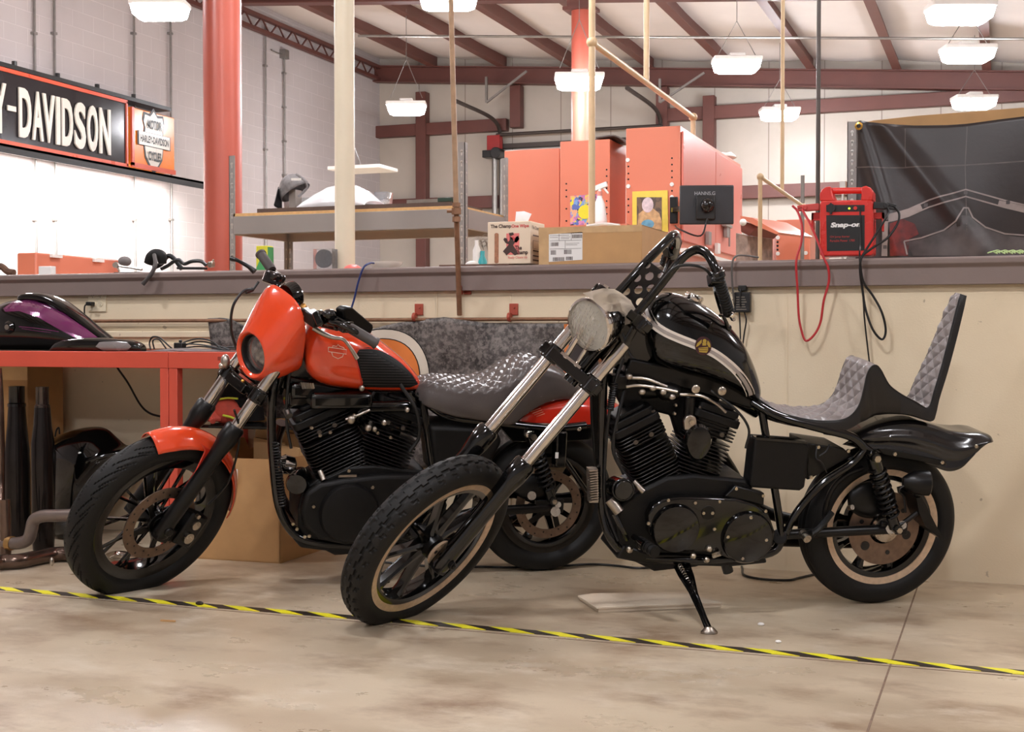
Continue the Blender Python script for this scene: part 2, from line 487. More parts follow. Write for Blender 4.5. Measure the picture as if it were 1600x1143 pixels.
# overhead door in the back wall
xa, xb = PY(793, 200, YB).x, PY(1032, 200, YB).x
g = G()
for i in range(8):
    g.bx(xa, xb, YB - .09, YB - .03, .02 + i * .545, .02 + i * .545 + .535)
    g.bx(xa + .1, xb - .1, YB - .10, YB - .08, .12 + i * .545, .12 + i * .545 + .33)
d = struct(g.build('door_1', mat('white_door_panel', (226, 220, 214), .45, 0, .03, 2), bevel=.006))
g = G()
for x in (xa - .06, xb + .06):
    g.bx(x - .03, x + .03, YB - .2, YB - .1, 0, 4.3)
    g.tube([(x, YB - .15, 4.2), (x, YB - .2, 4.6), (x, YB - .6, 4.86), (x, YB - 2.4, 4.9)], .035, 8)
g.bx(xa - .3, xb + .3, YB - .14, YB - .02, 4.40, 4.48)
g.cyl((xa - .1, YB - .3, 4.62), (xb + .1, YB - .3, 4.62), .03, n=10)
struct(g.build('trim_8', mat('door_track_dark', (66, 58, 54), .5, .4)))
# struts holding the door tracks
g = G()
for px in (755, 1026):
    a = PY(px + 5, 160, YB - .8); g.bar(a, (a.x, a.y, roof(a.x) - .5), .04, .04); g.bar(a, (a.x + .75, a.y, roof(a.x) - .45), .035, .035)
struct(g.build('trim_9', M_gal))

# ------------------------------------------------------------------ floor joints and hazard tape
g = G(); g.bx(-.335, -.329, YF, YW, 0, .0012); g.bx(XL, XR, 4.352, 4.357, 0, .0012)
struct(g.build('trim_10', mat('floor_joint_dirt', (124, 102, 86), .9, 0, .3, 30)))
M_ty = mat('tape_yellow', (232, 224, 40), .4, 0, .06, 20); M_tk = mat('tape_black', (42, 34, 32), .4, 0, .15, 20)
random.seed(3)
def tape(x0, x1, nm, lab):
    g = G(); s = .092; y0, y1 = 4.385, 4.44; n = int(round((x1 - x0) / s)); z = .0022
    for i in range(n):
        a = x0 + i * s; sk = .105
        wob = .003 * math.sin(a * 2.3)
        g.add([(a + sk, y0 + wob, 0.0004), (a + s + sk, y0 + wob, 0.0004), (a + s, y1 + wob, 0.0004), (a, y1 + wob, 0.0004),
               (a + sk, y0 + wob, z), (a + s + sk, y0 + wob, z), (a + s, y1 + wob, z), (a, y1 + wob, z)],
              [(4, 5, 6, 7), (0, 3, 2, 1), (0, 1, 5, 4), (2, 3, 7, 6), (1, 2, 6, 5), (3, 0, 4, 7)], i % 2)
    return tag(g.build(nm, [M_ty, M_tk]), lab, 'tape')
xt = PZ(1330, 1036).x
tape(-5.6, xt - .02, 'hazard_tape', 'long strip of black and yellow hazard tape under both front tyres')
tape(xt + .01, 1.2, 'hazard_tape', 'short strip of black and yellow tape crossing the floor joint at right')

# ------------------------------------------------------------------ ceiling lamps
def lamp_src():
    t = thing('high_bay_lamp', '', 'lamp', (0, 0, 0), 'high bay lamps hung below the roof')
    g = G(); g.bx(-.30, .30, -.16, .16, .06, .12); g.bx(-.1, .1, -.09, .09, .12, .17); g.build('housing', M_white, t, bevel=.015)
    g = G()
    g.rings([[V((sx * a, sy * b, z)) for sx, sy in ((-1, -1), (1, -1), (1, 1), (-1, 1))] for a, b, z in ((.285, .15, .06), (.26, .135, -.04), (.20, .10, -.07))])
    g.build('diffuser', M_glassy, t, bevel=.01)
    g = G()
    for x in (-.24, .24): g.cyl((x, 0, .12), (0, 0, .5), .005, n=6)
    g.cyl((0, 0, .5), (0, 0, 1.0), .005, n=6)
    g.build('suspension_wire', M_gal, t)
    return t
L0 = lamp_src()
vis = [(250, 20, 14.3, 'bright high bay lamp above the left wall sign'), (700, 3, 13.2, 'bright high bay lamp cut by the top of the picture above the rusty vertical pipe'),
       (635, 172, 20.0, 'distant high bay lamp in front of the back left corner'), (905, 131, 16.2, 'high bay lamp directly in front of the distant red column'),
       (1151, 105, 16.6, 'high bay lamp above the tall red cabinet at right'), (1218, 181, 20.5, 'distant high bay lamp over the thin beige drop pipe'),
       (1500, 25, 12.4, 'largest and nearest high bay lamp at top right'), (1512, 88, 15.5, 'high bay lamp just below the largest one at top right'),
       (1522, 163, 19.0, 'lowest high bay lamp at right over the black tarp'), (20, -200, 9.0, 'x')]
first = True
def place_lamp(p, lab, rz=0.0):
    global first
    M = Matrix.Translation(p) @ Matrix.Rotation(rz, 4, 'Z')
    if first:
        L0.matrix_world = M; L0['label'] = lab; ROOTM[L0.name] = M; first = False
        r = L0
    else: r = dup(L0, M, lab)
    w = [c for c in r.children if c.name.startswith('suspension')][0]
    w.scale.z = (roof(p.x) - .12 - p.z)
for px, py, d, lab in vis[:-1]:
    place_lamp(PD(px, py, d), lab, .35)
for (x, y) in ((-3.5, 7.5), (.9, 7.5), (-5.9, 3.7), (-1.7, 2.5), (3.6, 2.6), (.2, -1.0), (-3.9, -2.4), (4.6, 9.2), (-8.2, 8.2)):
    place_lamp(V((x, y, 4.35)), 'high bay lamp over the near part of the shop', 0)
# one unlit flat lamp
c = PD(565, 265, 18.6)
t = thing('flat_panel_lamp', 'unlit white flat panel lamp hanging low before the left wall', 'lamp', c)
g = G(); g.bx(c.x - .38, c.x + .42, c.y - .3, c.y + .3, c.z - .02, c.z + .03); g.build('panel', M_white, t, bevel=.01)
g = G(); g.tube([c + V((0, 0, .03)), c + V((-.15, 0, .5)), c + V((-.12, 0, 1.3)), V((c.x - .12, c.y, roof(c.x)))], .008, 6); g.build('cord', M_gal, t)

# ------------------------------------------------------------------ world, camera
w = bpy.data.worlds.new('world'); bpy.context.scene.world = w; w.use_nodes = True
w.node_tree.nodes['Background'].inputs[0].default_value = (*lin((255, 246, 235)), 1); w.node_tree.nodes['Background'].inputs[1].default_value = .3
cd = bpy.data.cameras.new('camera'); cam = bpy.data.objects.new('camera', cd); C.objects.link(cam)
cam.matrix_world = Matrix.Translation(CAM) @ Matrix((CR, CU, -CF)).transposed().to_4x4()
cd.sensor_fit = 'HORIZONTAL'; cd.sensor_width = 36; cd.lens = 36 * FPX / 1600; cd.clip_start = .05; cd.clip_end = 100
sc = bpy.context.scene; sc.camera = cam
sc.view_settings.view_transform = 'Standard'; sc.view_settings.look = 'None'; sc.view_settings.gamma = 1; sc.view_settings.use_curve_mapping = False
sc.view_settings.exposure = EXPO
# ================================================================== things fixed to or standing before the left wall
M_signblk = mat('sign_black_acrylic', (40, 36, 38), .18, 0, .1, 3)
M_orange = mat('sign_orange', (232, 128, 44), .25, 0, .12, 2)
M_letter = mat('sign_cream_letters', (216, 208, 196), .3, 0, .03)
M_redtrim = mat('sign_red_trim', (206, 84, 56), .3, 0, .05)
XS = -10.80
def S_(px, py, x=XS): return PX(px, py, x)
t = thing('wall_sign', 'long black lettered sign with red edge strips high on the left wall', 'sign', S_(100, 230))
a, b = S_(198, 164), S_(198, 250); a2, b2 = S_(-60, 84), S_(-60, 223)
zt, zb = (a.z + a2.z) / 2, (b.z + b2.z) / 2; ys, ye = S_(-132, 150).y, a.y
g = G(); g.bx(XL + .02, XS, ys, ye, zb, zt); g.build('panel', M_signblk, t, bevel=.01)
g = G(); g.bx(XL, XS + .03, ys, ye + .95, zt + .02, zt + .07)
for i in range(6):
    y = ys + i * (ye + .9 - ys) / 6; g.cyl((XS, y, zt + .06), (XS, y, zt + .12), .03, n=8)
g.build('top_rail', M_black, t)
g = G(); g.bx(XS - .02, XS + .02, ys, ye, zt - .03, zt + .015); g.bx(XS - .02, XS + .02, ys, ye, zb - .02, zb + .035); g.bx(XS - .02, XS + .02, ye - .03, ye, zb, zt); g.build('edge_strip', M_redtrim, t)
zl0, zl1 = zb + (zt - zb) * .12, zb + (zt - zb) * .80
g = G()
def word(txt, pa, pb):
    ya, yb = S_(pa, 180).y, S_(pb, 180).y
    add_text(g, txt, (XS + .012, ya, zl0), (0, yb - ya, 0), (0, 0, zl1 - zl0), bold=.03, depth=(.02, 0, 0))
word('D', 27, 46); word('A', 48, 65); word('V', 64, 83); word('I', 85, 91); word('D', 94, 111); word('S', 114, 131); word('O', 134, 150); word('N', 153, 170); word('Y', -12, 7); word('E', -31, -15); word('L', -50, -34); word('R', -73, -54); word('A', -95, -74); word('H', -117, -97)
y0, y1 = S_(9, 150).y, S_(22, 150).y; zm = (zl0 + zl1) / 2 + .02
g.bx(XS + .01, XS + .03, y0, y1, zm - .03, zm + .03)
g.build('lettering', M_letter, t)
g = G()
for i in range(4):
    y = ys + .9 + i * 1.1; g.cyl((XS - .1, y, zb - .02), (XS + .12, y, zb - .08), .02, n=8); g.bx(XS + .05, XS + .17, y - .05, y + .05, zb - .12, zb - .06)
g.build('lamp_bracket', M_black, t)
t = thing('logo_sign', 'square orange sign with a cream bar and shield badge on the left wall', 'sign', S_(236, 270))
ya, yb = S_(203.5, 200).y, S_(271.5, 200).y
z1, z0 = S_(236, 175).z, S_(236, 264).z
g = G(); g.bx(XL + .02, XS + .01, ya, yb, z0, z1); g.build('panel', M_orange, t, bevel=.01)
g = G(); g.bx(XS, XS + .03, ya, ya + .05, z0, z1); g.bx(XS, XS + .03, ya, yb, z0 - .02, z0 + .04); g.build('edge_strip', M_redtrim, t)
def shield(fn, k, sc_=1.0):
    """bar and shield outline pieces in unit coordinates, width 1"""
    sh = [(-.34, .36), (-.30, .50), (-.12, .48), (0, .60), (.12, .48), (.30, .50), (.34, .36), (.29, .22), (.31, .10), (.31, -.12), (.27, -.34), (.14, -.50), (0, -.62), (-.14, -.50), (-.27, -.34), (-.31, -.12), (-.31, .10), (-.29, .22)]
    br = [(-.5, .13), (.5, .13), (.5, -.13), (-.5, -.13)]
    return [fn(x * k, y * k) for x, y in sh], [fn(x * k, y * k) for x, y in br]
cy, cz = (ya + yb) / 2, (z0 + z1) / 2
g = G(); wd = (yb - ya) * .74
for k, d, mi in ((1.0, .012, 0), (.90, .018, 1)):
    sh, br = shield(lambda u, v: V((XS + d, cy + u, cz + v)), wd * k)
    g.prism(sh, (.004, 0, 0), mi)
for k, d, mi in ((1.02, .024, 0), (.95, .03, 1)):
    br = [V((XS + d, cy + u * wd * k, cz + v * wd * (k - .03))) for u, v in ((-.5, .13), (.5, .13), (.5, -.13), (-.5, -.13))]
    g.prism(br, (.004, 0, 0), mi)
g.mi = 0
add_text(g, 'HARLEY-DAVIDSON', (XS + .036, cy - wd * .44, cz - wd * .07), (0, wd * .88, 0), (0, 0, wd * .14), bold=.04)
add_text(g, 'MOTOR', (XS + .036, cy - wd * .22, cz + wd * .2), (0, wd * .44, 0), (0, 0, wd * .17), bold=.04)
add_text(g, 'CYCLES', (XS + .036, cy - wd * .2, cz - wd * .38), (0, wd * .4, 0), (0, 0, wd * .17), bold=.04)
g.build('badge', [mat('badge_black', (32, 28, 28), .4), M_letter], t)
# real wash lamps under the sign
t = thing('sign_wash_lamp', 'row of small lamps under the wall sign washing the block wall', 'lamp', (XL + .5, (ys + yb) / 2, zb - .1))
g = G(); g.bx(XL + .3, XL + .62, ys, yb + .3, zb - .12, zb - .09); g.bx(XL + .60, XL + .62, ys, yb + .3, zb - .19, zb - .09); g.build('housing', M_black, t)
for i in range(5):
    ld = bpy.data.lights.new('wash', 'AREA'); ld.shape = 'RECTANGLE'; ld.size = 1.6; ld.size_y = .1; ld.energy = 62; ld.color = (1, .99, .96)
    lo = bpy.data.objects.new('wash_light', ld); C.objects.link(lo)
    y = ys - 1.0 + i * (yb + .2 - ys) / 4
    lo.matrix_world = Matrix.Translation((XL + .5, y, zb - .14)) @ Matrix.Rotation(R_(6), 4, 'Y') @ Matrix.Rotation(R_(90), 4, 'Z')
    lo.visible_camera = True

# conduits on the left wall
def conduit(px, py0, py1, lab, extra=None):
    g = G(); a = PX(px, (py0 + py1) / 2, XL + .03); z1 = min(PX(px, py0, XL + .03).z, roof(XL) - .3); z0 = max(PX(px, py1, XL + .03).z, .05)
    g.cyl((XL + .04, a.y, z0), (XL + .04, a.y, z1), .016, n=8)
    for k in range(4):
        z = z0 + (z1 - z0) * (k + .5) / 4; g.bx(XL + .0, XL + .06, a.y - .03, a.y + .03, z - .015, z + .015)
    if extra: extra(g, a)
    return tag(g.build('conduit', M_gal), lab, 'pipe')
conduit(55, -20, 560, 'grey wall conduit nearest the left edge, behind the black sign')
conduit(86, -20, 560, 'grey wall conduit just right of the leftmost one, behind the black sign')
conduit(210, -20, 560, 'grey conduit on the left wall passing behind the seam of the two signs')
conduit(267, -20, 560, 'grey conduit on the left wall at the right edge of the orange sign')
conduit(415, 20, 560, 'grey conduit on the block wall between the red column and the cream post, left one')
def jb(g, a):
    z = PX(445, 88, XL).z; g.bx(XL + .0, XL + .1, a.y - .09, a.y + .05, z - .06, z + .08)
    b_ = PX(432, 82, XL + .03); g.tube([(XL + .04, a.y, z), b_, PX(424, 78, XL + .03)], .012, 6, 1)
conduit(444, 88, 300, 'grey conduit ending in a square junction box between red column and cream post', jb)

# ================================================================== low red tool chest behind the wall at left
p = PD(56, 394, 8.4)
t = thing('tool_chest', 'low red tool chest behind the half wall at far left', 'tool chest', (p.x, p.y, 0))
xl = PY(26, 394, p.y).x; yk = PX(187, 410, p.x).y; zt = p.z
g = G(); g.bx(xl, p.x, p.y, yk, .02, zt); g.build('body', M_redcab, t, bevel=.01)
g = G()
for k, px in enumerate((88, 154)):
    c = PX(px, 400 + k * 7, p.x + .01); g.bx(p.x, p.x + .02, c.y - .05, c.y + .05, c.z - .01, c.z + .012)
g.build('handle', M_white, t)
g = G()
for z in (zt - .18, zt - .36, zt - .6, zt - .9): g.bx(p.x, p.x + .006, p.y + .02, yk - .02, z - .004, z + .004)
g.build('drawer_seam', M_black, t)

# ================================================================== grey boltless shelving unit
YS = 7.1
xa = PY(364.5, 330, YS).x; xb = PY(719, 330, YS).x
yr = PX(455, 400, xa).y
t = thing('shelving_unit', 'grey boltless shelving with a chipboard shelf behind the half wall', 'shelving', ((xa + xb) / 2, (YS + yr) / 2, 0))
def post(x, y, sx, sy, zt, nm='post'):
    g = G(); w = .042; th = .004
    # L-shaped upright
    g.bx(x - (w if sx > 0 else 0), x + (0 if sx > 0 else w), y - (th if sy > 0 else 0), y + (th if sy < 0 else 0) , 0, zt) if False else None
    x0, x1 = (x, x + w) if sx > 0 else (x - w, x)
    g.bx(x0, x1, y, y + th, 0, zt)
    xx = x if sx > 0 else x - th
    y0, y1 = (y, y + w) if sy > 0 else (y - w, y)
    g.bx(xx, xx + th, y0, y1, 0, zt)
    k = g.build(nm, M_grey, t)
    h = G(); n = int((zt - 1.3) / .062)
    for i in range(n):
        z = zt - .05 - i * .062; xm = (x0 + x1) / 2
        h.cyl((xm, y - .0015, z), (xm, y + .002, z), .0085, n=10); h.bx(xm - .0035, xm + .0035, y - .0015, y + .002, z - .026, z)
        ym = (y0 + y1) / 2
        h.cyl((xx - .0015, ym, z), (xx + th + .0015, ym, z), .0065, n=8)
    h.build('keyhole', mat('keyhole_pale', (196, 186, 178), .6), k)  # keyhole shapes in a paler grey than the post
post(xa - .03, YS, 1, 1, PY(364, 243, YS).z)
post(xb + .03, YS, -1, 1, PY(720, 222, YS).z)
post(xa - .03, yr, 1, -1, PY(364, 335, YS).z + .0)
post(xb + .03, yr, -1, -1, PX(795, 250, xb).z)
zb1, zb0 = PY(540, 332, YS).z, PY(540, 361, YS).z
g = G(); g.bx(xa, xb, YS - .004, YS + .03, zb0, zb1); g.bx(xa, xb, YS, YS + .045, zb0, zb0 + .012); g.build('front_beam', M_grey, t, bevel=.003)
g = G(); g.bx(xa, xb, yr - .03, yr, zb0, zb1); g.build('rear_beam', M_grey, t)
g = G(); g.bx(xa - .03, xa - .0, YS + .05, yr - .05, zb0, zb1); g.build('side_beam', M_grey, t)
g = G(); g.bx(xb, xb + .03, YS + .05, yr - .05, zb0, zb1); g.build('side_beam', M_grey, t)
g = G(); g.bx(xa, xb, YS + .0, yr, zb1, zb1 + .018); g.build('shelf_board', mat('chipboard_edge', (222, 178, 120), .6, 0, .1, 40), t)
zs = zb1 + .018
# lower shelf (out of sight behind wall)
g = G(); g.bx(xa, xb, YS + .03, yr - .03, .5, .53); g.build('lower_board', M_card, t)
# dark flat board lying on the shelf
xq0, xq1 = PY(403, 330, YS + .03).x, PY(707, 320, YS + .03).x
g = G(); g.bx(xq0, xq1, YS + .02, YS + .5, zs + .001, zs + .026); tag(g.build('dark_board', mat('brown_felt_board', (92, 76, 70), .8, 0, .15, 30, .2)), 'thin dark brown board lying along the grey shelf', 'board')
zs2 = zs + .027
# spirit level
c = PY(705, 316, YS + .06)
g = G(); g.bx(c.x - .28, c.x + .03, YS + .05, YS + .065, zs2, zs2 + .022); tag(g.build('straight_edge', [M_alu]), 'thin metal straight edge lying on the shelf beside the right post', 'ruler')
g = G(); g.bx(c.x - .07, c.x + .02, YS + .02, YS + .045, zs2, zs2 + .024); tag(g.build('small_level', mat('dark_green_plastic', (38, 62, 50), .4), bevel=.003), 'small dark green spirit level on the shelf end by the right post', 'level')
# baseball cap seen from behind
t = thing('baseball_cap', 'grey camouflage baseball cap propped up on the grey shelf', 'cap', PY(458, 322, YS + .2))
o = PY(462, 292, YS + .2); s = o.y / 2080 / .93
M_capf = mat('camo_cloth', (128, 124, 124), .85, 0, .4, 22, .3)
def capf(u, v):
    a = 2 * PI * u; t_ = v * PI * .5
    r = math.cos(t_); q = V((math.cos(a) * r * 27 * s, math.sin(a) * r * .085, math.sin(t_) * 32 * s))
    return o + Matrix.Rotation(R_(-32), 3, 'Y') @ q + V((0, 0, -.035))
g = G(); g.grid(capf, 28, 10, wrap=True); g.build('crown', M_capf, t, solid=.003)
g = G()
def brim(u, v):
    a = PI * (.86 + .34 * u)
    return o + V((math.cos(a) * (24 + 4 * v) * s, -.05 + math.sin(a) * (.05 + .06 * v), (-6 - 30 * v + 5 * u) * s))
g.grid(brim, 14, 6); g.build('visor', mat('charcoal_cloth', (48, 46, 48), .8, 0, .1), t, solid=.004)
g = G(); g.tube([o + V((14 * s, -.09, 18 * s)), o + V((26 * s, -.07, 8 * s)), o + V((28 * s, -.05, -4 * s)), o + V((14 * s, -.06, -18 * s))], .008, 6); g.build('back_strap', M_capf, t)
g = G(); g.ob(o + V((16 * s, -.1, 9 * s)), (1, 0, -.05), (0, 1, 0), (0, 0, 1), 18 * s, .004, 4 * s); g.build('label_tape', M_white, t)
g = G(); g.bx(o.x - .025, o.x + .02, o.y - .04, o.y + .04, zs2, o.z - .02); g.build('stand_block', mat('grey_carton', (150, 140, 132), .7), t)
# white fairing shell on shelf
t = thing('white_shell', 'glossy white curved plastic shell lying on the grey shelf behind the cream post', 'plastic part', PY(530, 322, YS + .25))
o = PY(530, 322, YS + .25)
ol = [(484, 322), (490, 313), (503, 302), (520, 292), (540, 289), (556, 290), (575, 300), (589, 315), (588, 321), (560, 320)]
def shell(u, v):
    i = u * 8; a = int(min(i, 7)); f = i - a
    x = ol[a][0] + (ol[a + 1][0] - ol[a][0]) * f; yy = ol[a][1] + (ol[a + 1][1] - ol[a][1]) * f
    top = PY(x, yy, YS + .25); h = max(top.z - zs2, .004)
    an = PI * v
    return V((top.x, YS + .25 - math.cos(an) * .17 + 0, zs2 + .002 + h * max(math.sin(an), .0)))
g = G(); g.grid(shell, 32, 14); g.build('shell', mat('white_gloss_plastic', (242, 242, 244), .15, coat=.5), t, solid=.003)
M_clear = mat('clear_plastic', (236, 236, 238), .08, 0, .02, trans=.85)
for (a, b, y0_, lab) in ((446, 500, 304, 'clear plastic tray beside the grey cap on the shelf'), (578, 603, 296, 'small clear plastic tub at the right end of the white shell')):
    p0, p1 = PY(a, 322, YS + .3), PY(b, 322, YS + .3); zt = PY(a, y0_, YS + .3).z
    if lab.startswith('clear'): p0, p1 = PY(a, 322, YS + .50), PY(b, 322, YS + .50)
    else: p0, p1 = PY(a + 10, 322, YS + .45), PY(b, 322, YS + .45); 
    yy = p0.y
    g = G()
    g.rings([[V((x + sx, y, z)) for x, y, sx in ((p0.x - k, yy - k, 0), (p1.x + k, yy - k, 0), (p1.x + k, yy + .08 + k, 0), (p0.x - k, yy + .08 + k, 0))] for k, z in ((0, zs2 if yy < YS + .5 else zs + .002), (.008, zt))], cap=False)
    tag(g.build('plastic_tub', M_clear, solid=.002), lab, 'tub')

# ================================================================== red cabinets behind
def cab(name, lab, pxl, pxr, pyt, d, pxr2, doors=None):
    p = PD(pxr, pyt, d); x1 = p.x; y0 = p.y; x0 = PY(pxl, pyt, y0).x; zt = p.z
    y1 = PX(pxr2, 300, x1).y if pxr2 else y0 + .5
    t = thing(name, lab, 'cabinet', ((x0 + x1) / 2, (y0 + y1) / 2, 0))
    g = G(); g.bx(x0, x1, y0, y1, 0, zt); g.build('body', M_redcab, t, bevel=.006)
    return t, x0, x1, y0, y1, zt
M_rdoor = mat('red_door_enamel', (226, 128, 112), .3, 0, .04, 2)
t, x0, x1, y0, y1, zt = cab('tall_cabinet', 'wide plain red cabinet side behind the champ wipes box, left of the taller ones', 788, 874, 231, 10.6, None)
t, x0, x1, y0, y1, zt = cab('tall_cabinet', 'red cabinet with a dark mat draped over its right corner, behind the spray bottle', 875, 953, 217, 10.3, 978)
h = G()
for px, ys_ in ((885, (287, 297, 307, 326, 345)), (948, (265, 275, 285, 294, 314, 324, 334))):
    for py in ys_:
        c = PY(px, py, y0); h.cyl((c.x, y0 - .003, c.z), (c.x, y0 + .01, c.z), .007, n=8)
h.build('shelf_pin_hole', M_satin, t)
YB2 = y0
g = G()
def mat_f(u, v):
    return V((x1 - .12 + .28 * u, y0 + .02 + v * .5, zt + .020 + .02 * u - .30 * max(0, u - .47) ** 1.6))
g = G(); g.grid(mat_f, 14, 6); tag(g.build('draped_mat', mat('grey_rubber_mat', (92, 84, 80), .7), solid=.012), 'grey rubber mat draped over the corner of a red cabinet', 'mat')
t, x0, x1, y0, y1, zt = cab('tall_cabinet', 'tallest red cabinet with two long doors beside the desktop monitor', 978, 1063, 196, 10.0, 1157)
h = G()
for px, ys_ in ((982, (260, 271, 280, 291, 311, 321, 331)), (1050, (247, 257, 267, 277, 298))):
    for py in ys_:
        c = PY(px, py, y0); h.cyl((c.x, y0 - .003, c.z), (c.x, y0 + .01, c.z), .007, n=8)
h.build('shelf_pin_hole', M_satin, t)
h = G()
for px, py in ((981, 250), (982, 291), (1050, 288), (1050, 308)):
    c = PY(px, py, y0); h.cyl((c.x, y0 - .008, c.z), (c.x, y0 + .01, c.z), .016, n=10)
h.build('plug', M_white, t)
zb = PX(1066, 376, x1).z; ym = PX(1115, 230, x1).y
for (ya, yb_) in ((y0 + .02, ym - .008), (ym + .008, y1 - .02)):
    g = G(); g.bx(x1 + .002, x1 + .02, ya, yb_, zb, zt - .04); d = g.build('door', M_rdoor, t, bevel=.004)
    h = G(); yy = yb_ - .04 if ya < ym - .1 and yb_ < ym else ya + .04
    h.bx(x1 + .02, x1 + .03, yy - .02, yy + .02, zb + .25, zb + .4); h.build('handle', M_redcab, d)
g = G(); g.bx(x1, x1 + .05, y0, y1, zb - .09, zb - .06); g.build('worktop_edge', M_white, t)
# crumpled white rag on top
c = PX(1139, 252, x1 - .05); g = G(); g.ell((x1 - .08, c.y, zt + .035), (.10, .14, .035), 10, 6); 
for i in range(len(g.v)): g.v[i] = tuple(V(g.v[i]) + V((0, 0, .03)) * noise.noise(V(g.v[i]) * 14))
tag(g.build('white_rag', M_white), 'crumpled white rag on top of the tallest red cabinet', 'rag')
YC, XC1, ZC = y0, x1, zt
# clamps hanging on the cabinet's lower panel
for k, (px, py, h_, cat_, nm, lab, mt) in enumerate(((1110, 372, 22, 'plate', 'switch_plate', 'grey metal plate with two screws below the cabinet doors', M_grey), (1124, 388, 18, 'tag', 'paper_tag', 'white paper tag hanging below the monitor on the red cabinet', M_white), (1138, 362, 20, 'clamp', 'bar_clamp', 'pale bar clamp hanging on the tall red cabinet', M_grey))):
    c = PX(px, py, x1 + .06); g = G(); g.bx(x1 + .03, x1 + .06, c.y - .05, c.y + .05, c.z - h_ * .0024, c.z + h_ * .0024)
    if k == 2: g.bx(x1 + .03, x1 + .07, c.y - .14, c.y + .14, c.z + .04, c.z + .065); g.cyl((x1 + .05, c.y + .1, c.z + .05), (x1 + .05, c.y + .1, c.z - .12), .008)
    tag(g.build(nm, mt, bevel=.003), lab, cat_)

# pictures taped to the cabinets
def flat(name, pts, y, th, mt, parent=None):
    g = G(); g.prism([PY(a, b, y) for a, b in pts], (0, th, 0)); return g.build(name, mt, parent)
def artmat(name, cols, sc):
    m, N, L, b = nodes_of(name)
    vo = N.new('ShaderNodeTexVoronoi'); vo.inputs['Scale'].default_value = sc
    tc = N.new('ShaderNodeTexCoord'); nz = N.new('ShaderNodeTexNoise'); nz.inputs['Scale'].default_value = sc * .6; nz.inputs['Detail'].default_value = 4
    L.new(tc.outputs['Object'], nz.inputs['Vector'])
    mx = N.new('ShaderNodeMix'); mx.data_type = 'VECTOR'; mx.inputs[0].default_value = .12
    L.new(tc.outputs['Object'], mx.inputs[4]); L.new(nz.outputs['Color'], mx.inputs[5]); L.new(mx.outputs[1], vo.inputs['Vector'])
    sp = N.new('ShaderNodeSeparateColor'); L.new(vo.outputs['Color'], sp.inputs[0])
    r = N.new('ShaderNodeValToRGB'); r.color_ramp.interpolation = 'CONSTANT'
    while len(r.color_ramp.elements) < len(cols): r.color_ramp.elements.new(.5)
    for i, c in enumerate(cols): r.color_ramp.elements[i].position = i / len(cols); r.color_ramp.elements[i].color = (*lin(c), 1)
    L.new(sp.outputs[0], r.inputs['Fac']); L.new(r.outputs['Color'], b.inputs['Base Color']); b.inputs['Roughness'].default_value = .4
    return m
y1_ = YB2
t = thing('poster', 'small colourful abstract poster on the red cabinet behind the tall pipe', 'poster', PY(913, 352, y1_))
flat('sheet', ((891, 306), (935, 303), (938, 356), (891, 358)), y1_ - .006, .004, artmat('abstract_poster', ((190, 120, 170), (120, 160, 210), (224, 214, 60), (60, 50, 60), (225, 170, 130), (214, 140, 180), (90, 110, 180)), 34), t)
g = G(); c = PY(914, 331, y1_ - .007); g.cyl(c, c + V((0, -.003, 0)), .055, n=20); g.build('yellow_disc', mat('poster_yellow', (228, 218, 50), .4), t)
yy = YC - .012
t = thing('framed_photo', 'photograph with yellow tape border stuck to the tall red cabinet', 'picture', PY(1015, 360, yy))
flat('border', ((988, 299), (1043, 297), (1044, 362), (988, 360)), yy, .006, mat('yellow_tape_border', (232, 208, 84), .5, 0, .06, 20), t)
flat('print', ((995, 308), (1034, 308), (1034, 360), (995, 352)), yy - .003, .003, artmat('portrait_print_ground', ((96, 78, 66), (110, 90, 72), (84, 70, 62), (120, 96, 76)), 20), t)
g = G(); g.add([PY(a, b, yy - .005) for a, b in ((996, 352), (998, 334), (1006, 327), (1020, 325), (1030, 333), (1034, 345), (1034, 359))], [tuple(range(7))]); g.build('jacket', mat('tan_print_ink', (196, 158, 112), .5, 0, .3, 30), t)
g = G(); g.ell(PY(1012, 320, yy - .006), (.045, .002, .058), 16, 10); g.build('head', mat('pale_print_ink', (214, 196, 200), .5, 0, .2, 40), t)
g = G(); g.ell(PY(1012, 350, yy - .007), (.05, .002, .035), 16, 10); g.build('blue_shape', mat('blue_print_ink', (96, 150, 176), .5, 0, .2, 30), t)
# monitor on a wall arm
c = PD(1104, 320, 9.3)
ax = V((.95, .30, 0)).normalized(); ay = ax.cross(V((0, 0, 1))); K = 9.3 / 2080
t = thing('monitor', 'black flat desktop monitor seen from behind on a wall arm', 'monitor', c - V((0, 0, .15)))
g = G(); g.ob(c, ax, ay, (0, 0, 1), 84 * K, .03, 61 * K); g.build('screen_shell', mat('monitor_black', (44, 44, 47), .35), t, bevel=.008)
g = G(); g.ob(c + ay * .03 + V((-.01, 0, -.02)), ax, ay, (0, 0, 1), 30 * K, .04, 38 * K); g.build('rear_housing', M_black, t, bevel=.008)
g = G(); add_text(g, 'HANNS.G', c + ay * .017 - ax * 19 * K + V((0, 0, 15 * K)), ax * 32 * K, (0, 0, 5.5 * K), bold=.01); g.build('brand_lettering', mat('grey_print', (158, 158, 160), .4), t)
g = G(); p0 = c + ay * .07 + V((0, 0, -2 * K)); p1 = PY(1052, 328, YC - .06)
g.bar(p0, p1, .035, .04); g.cyl(p0 + V((0, 0, -.04)), p0 + V((0, 0, .04)), .035); g.ell(p0, (.05, .05, .05)); g.build('arm', M_gloss, t, bevel=.004)
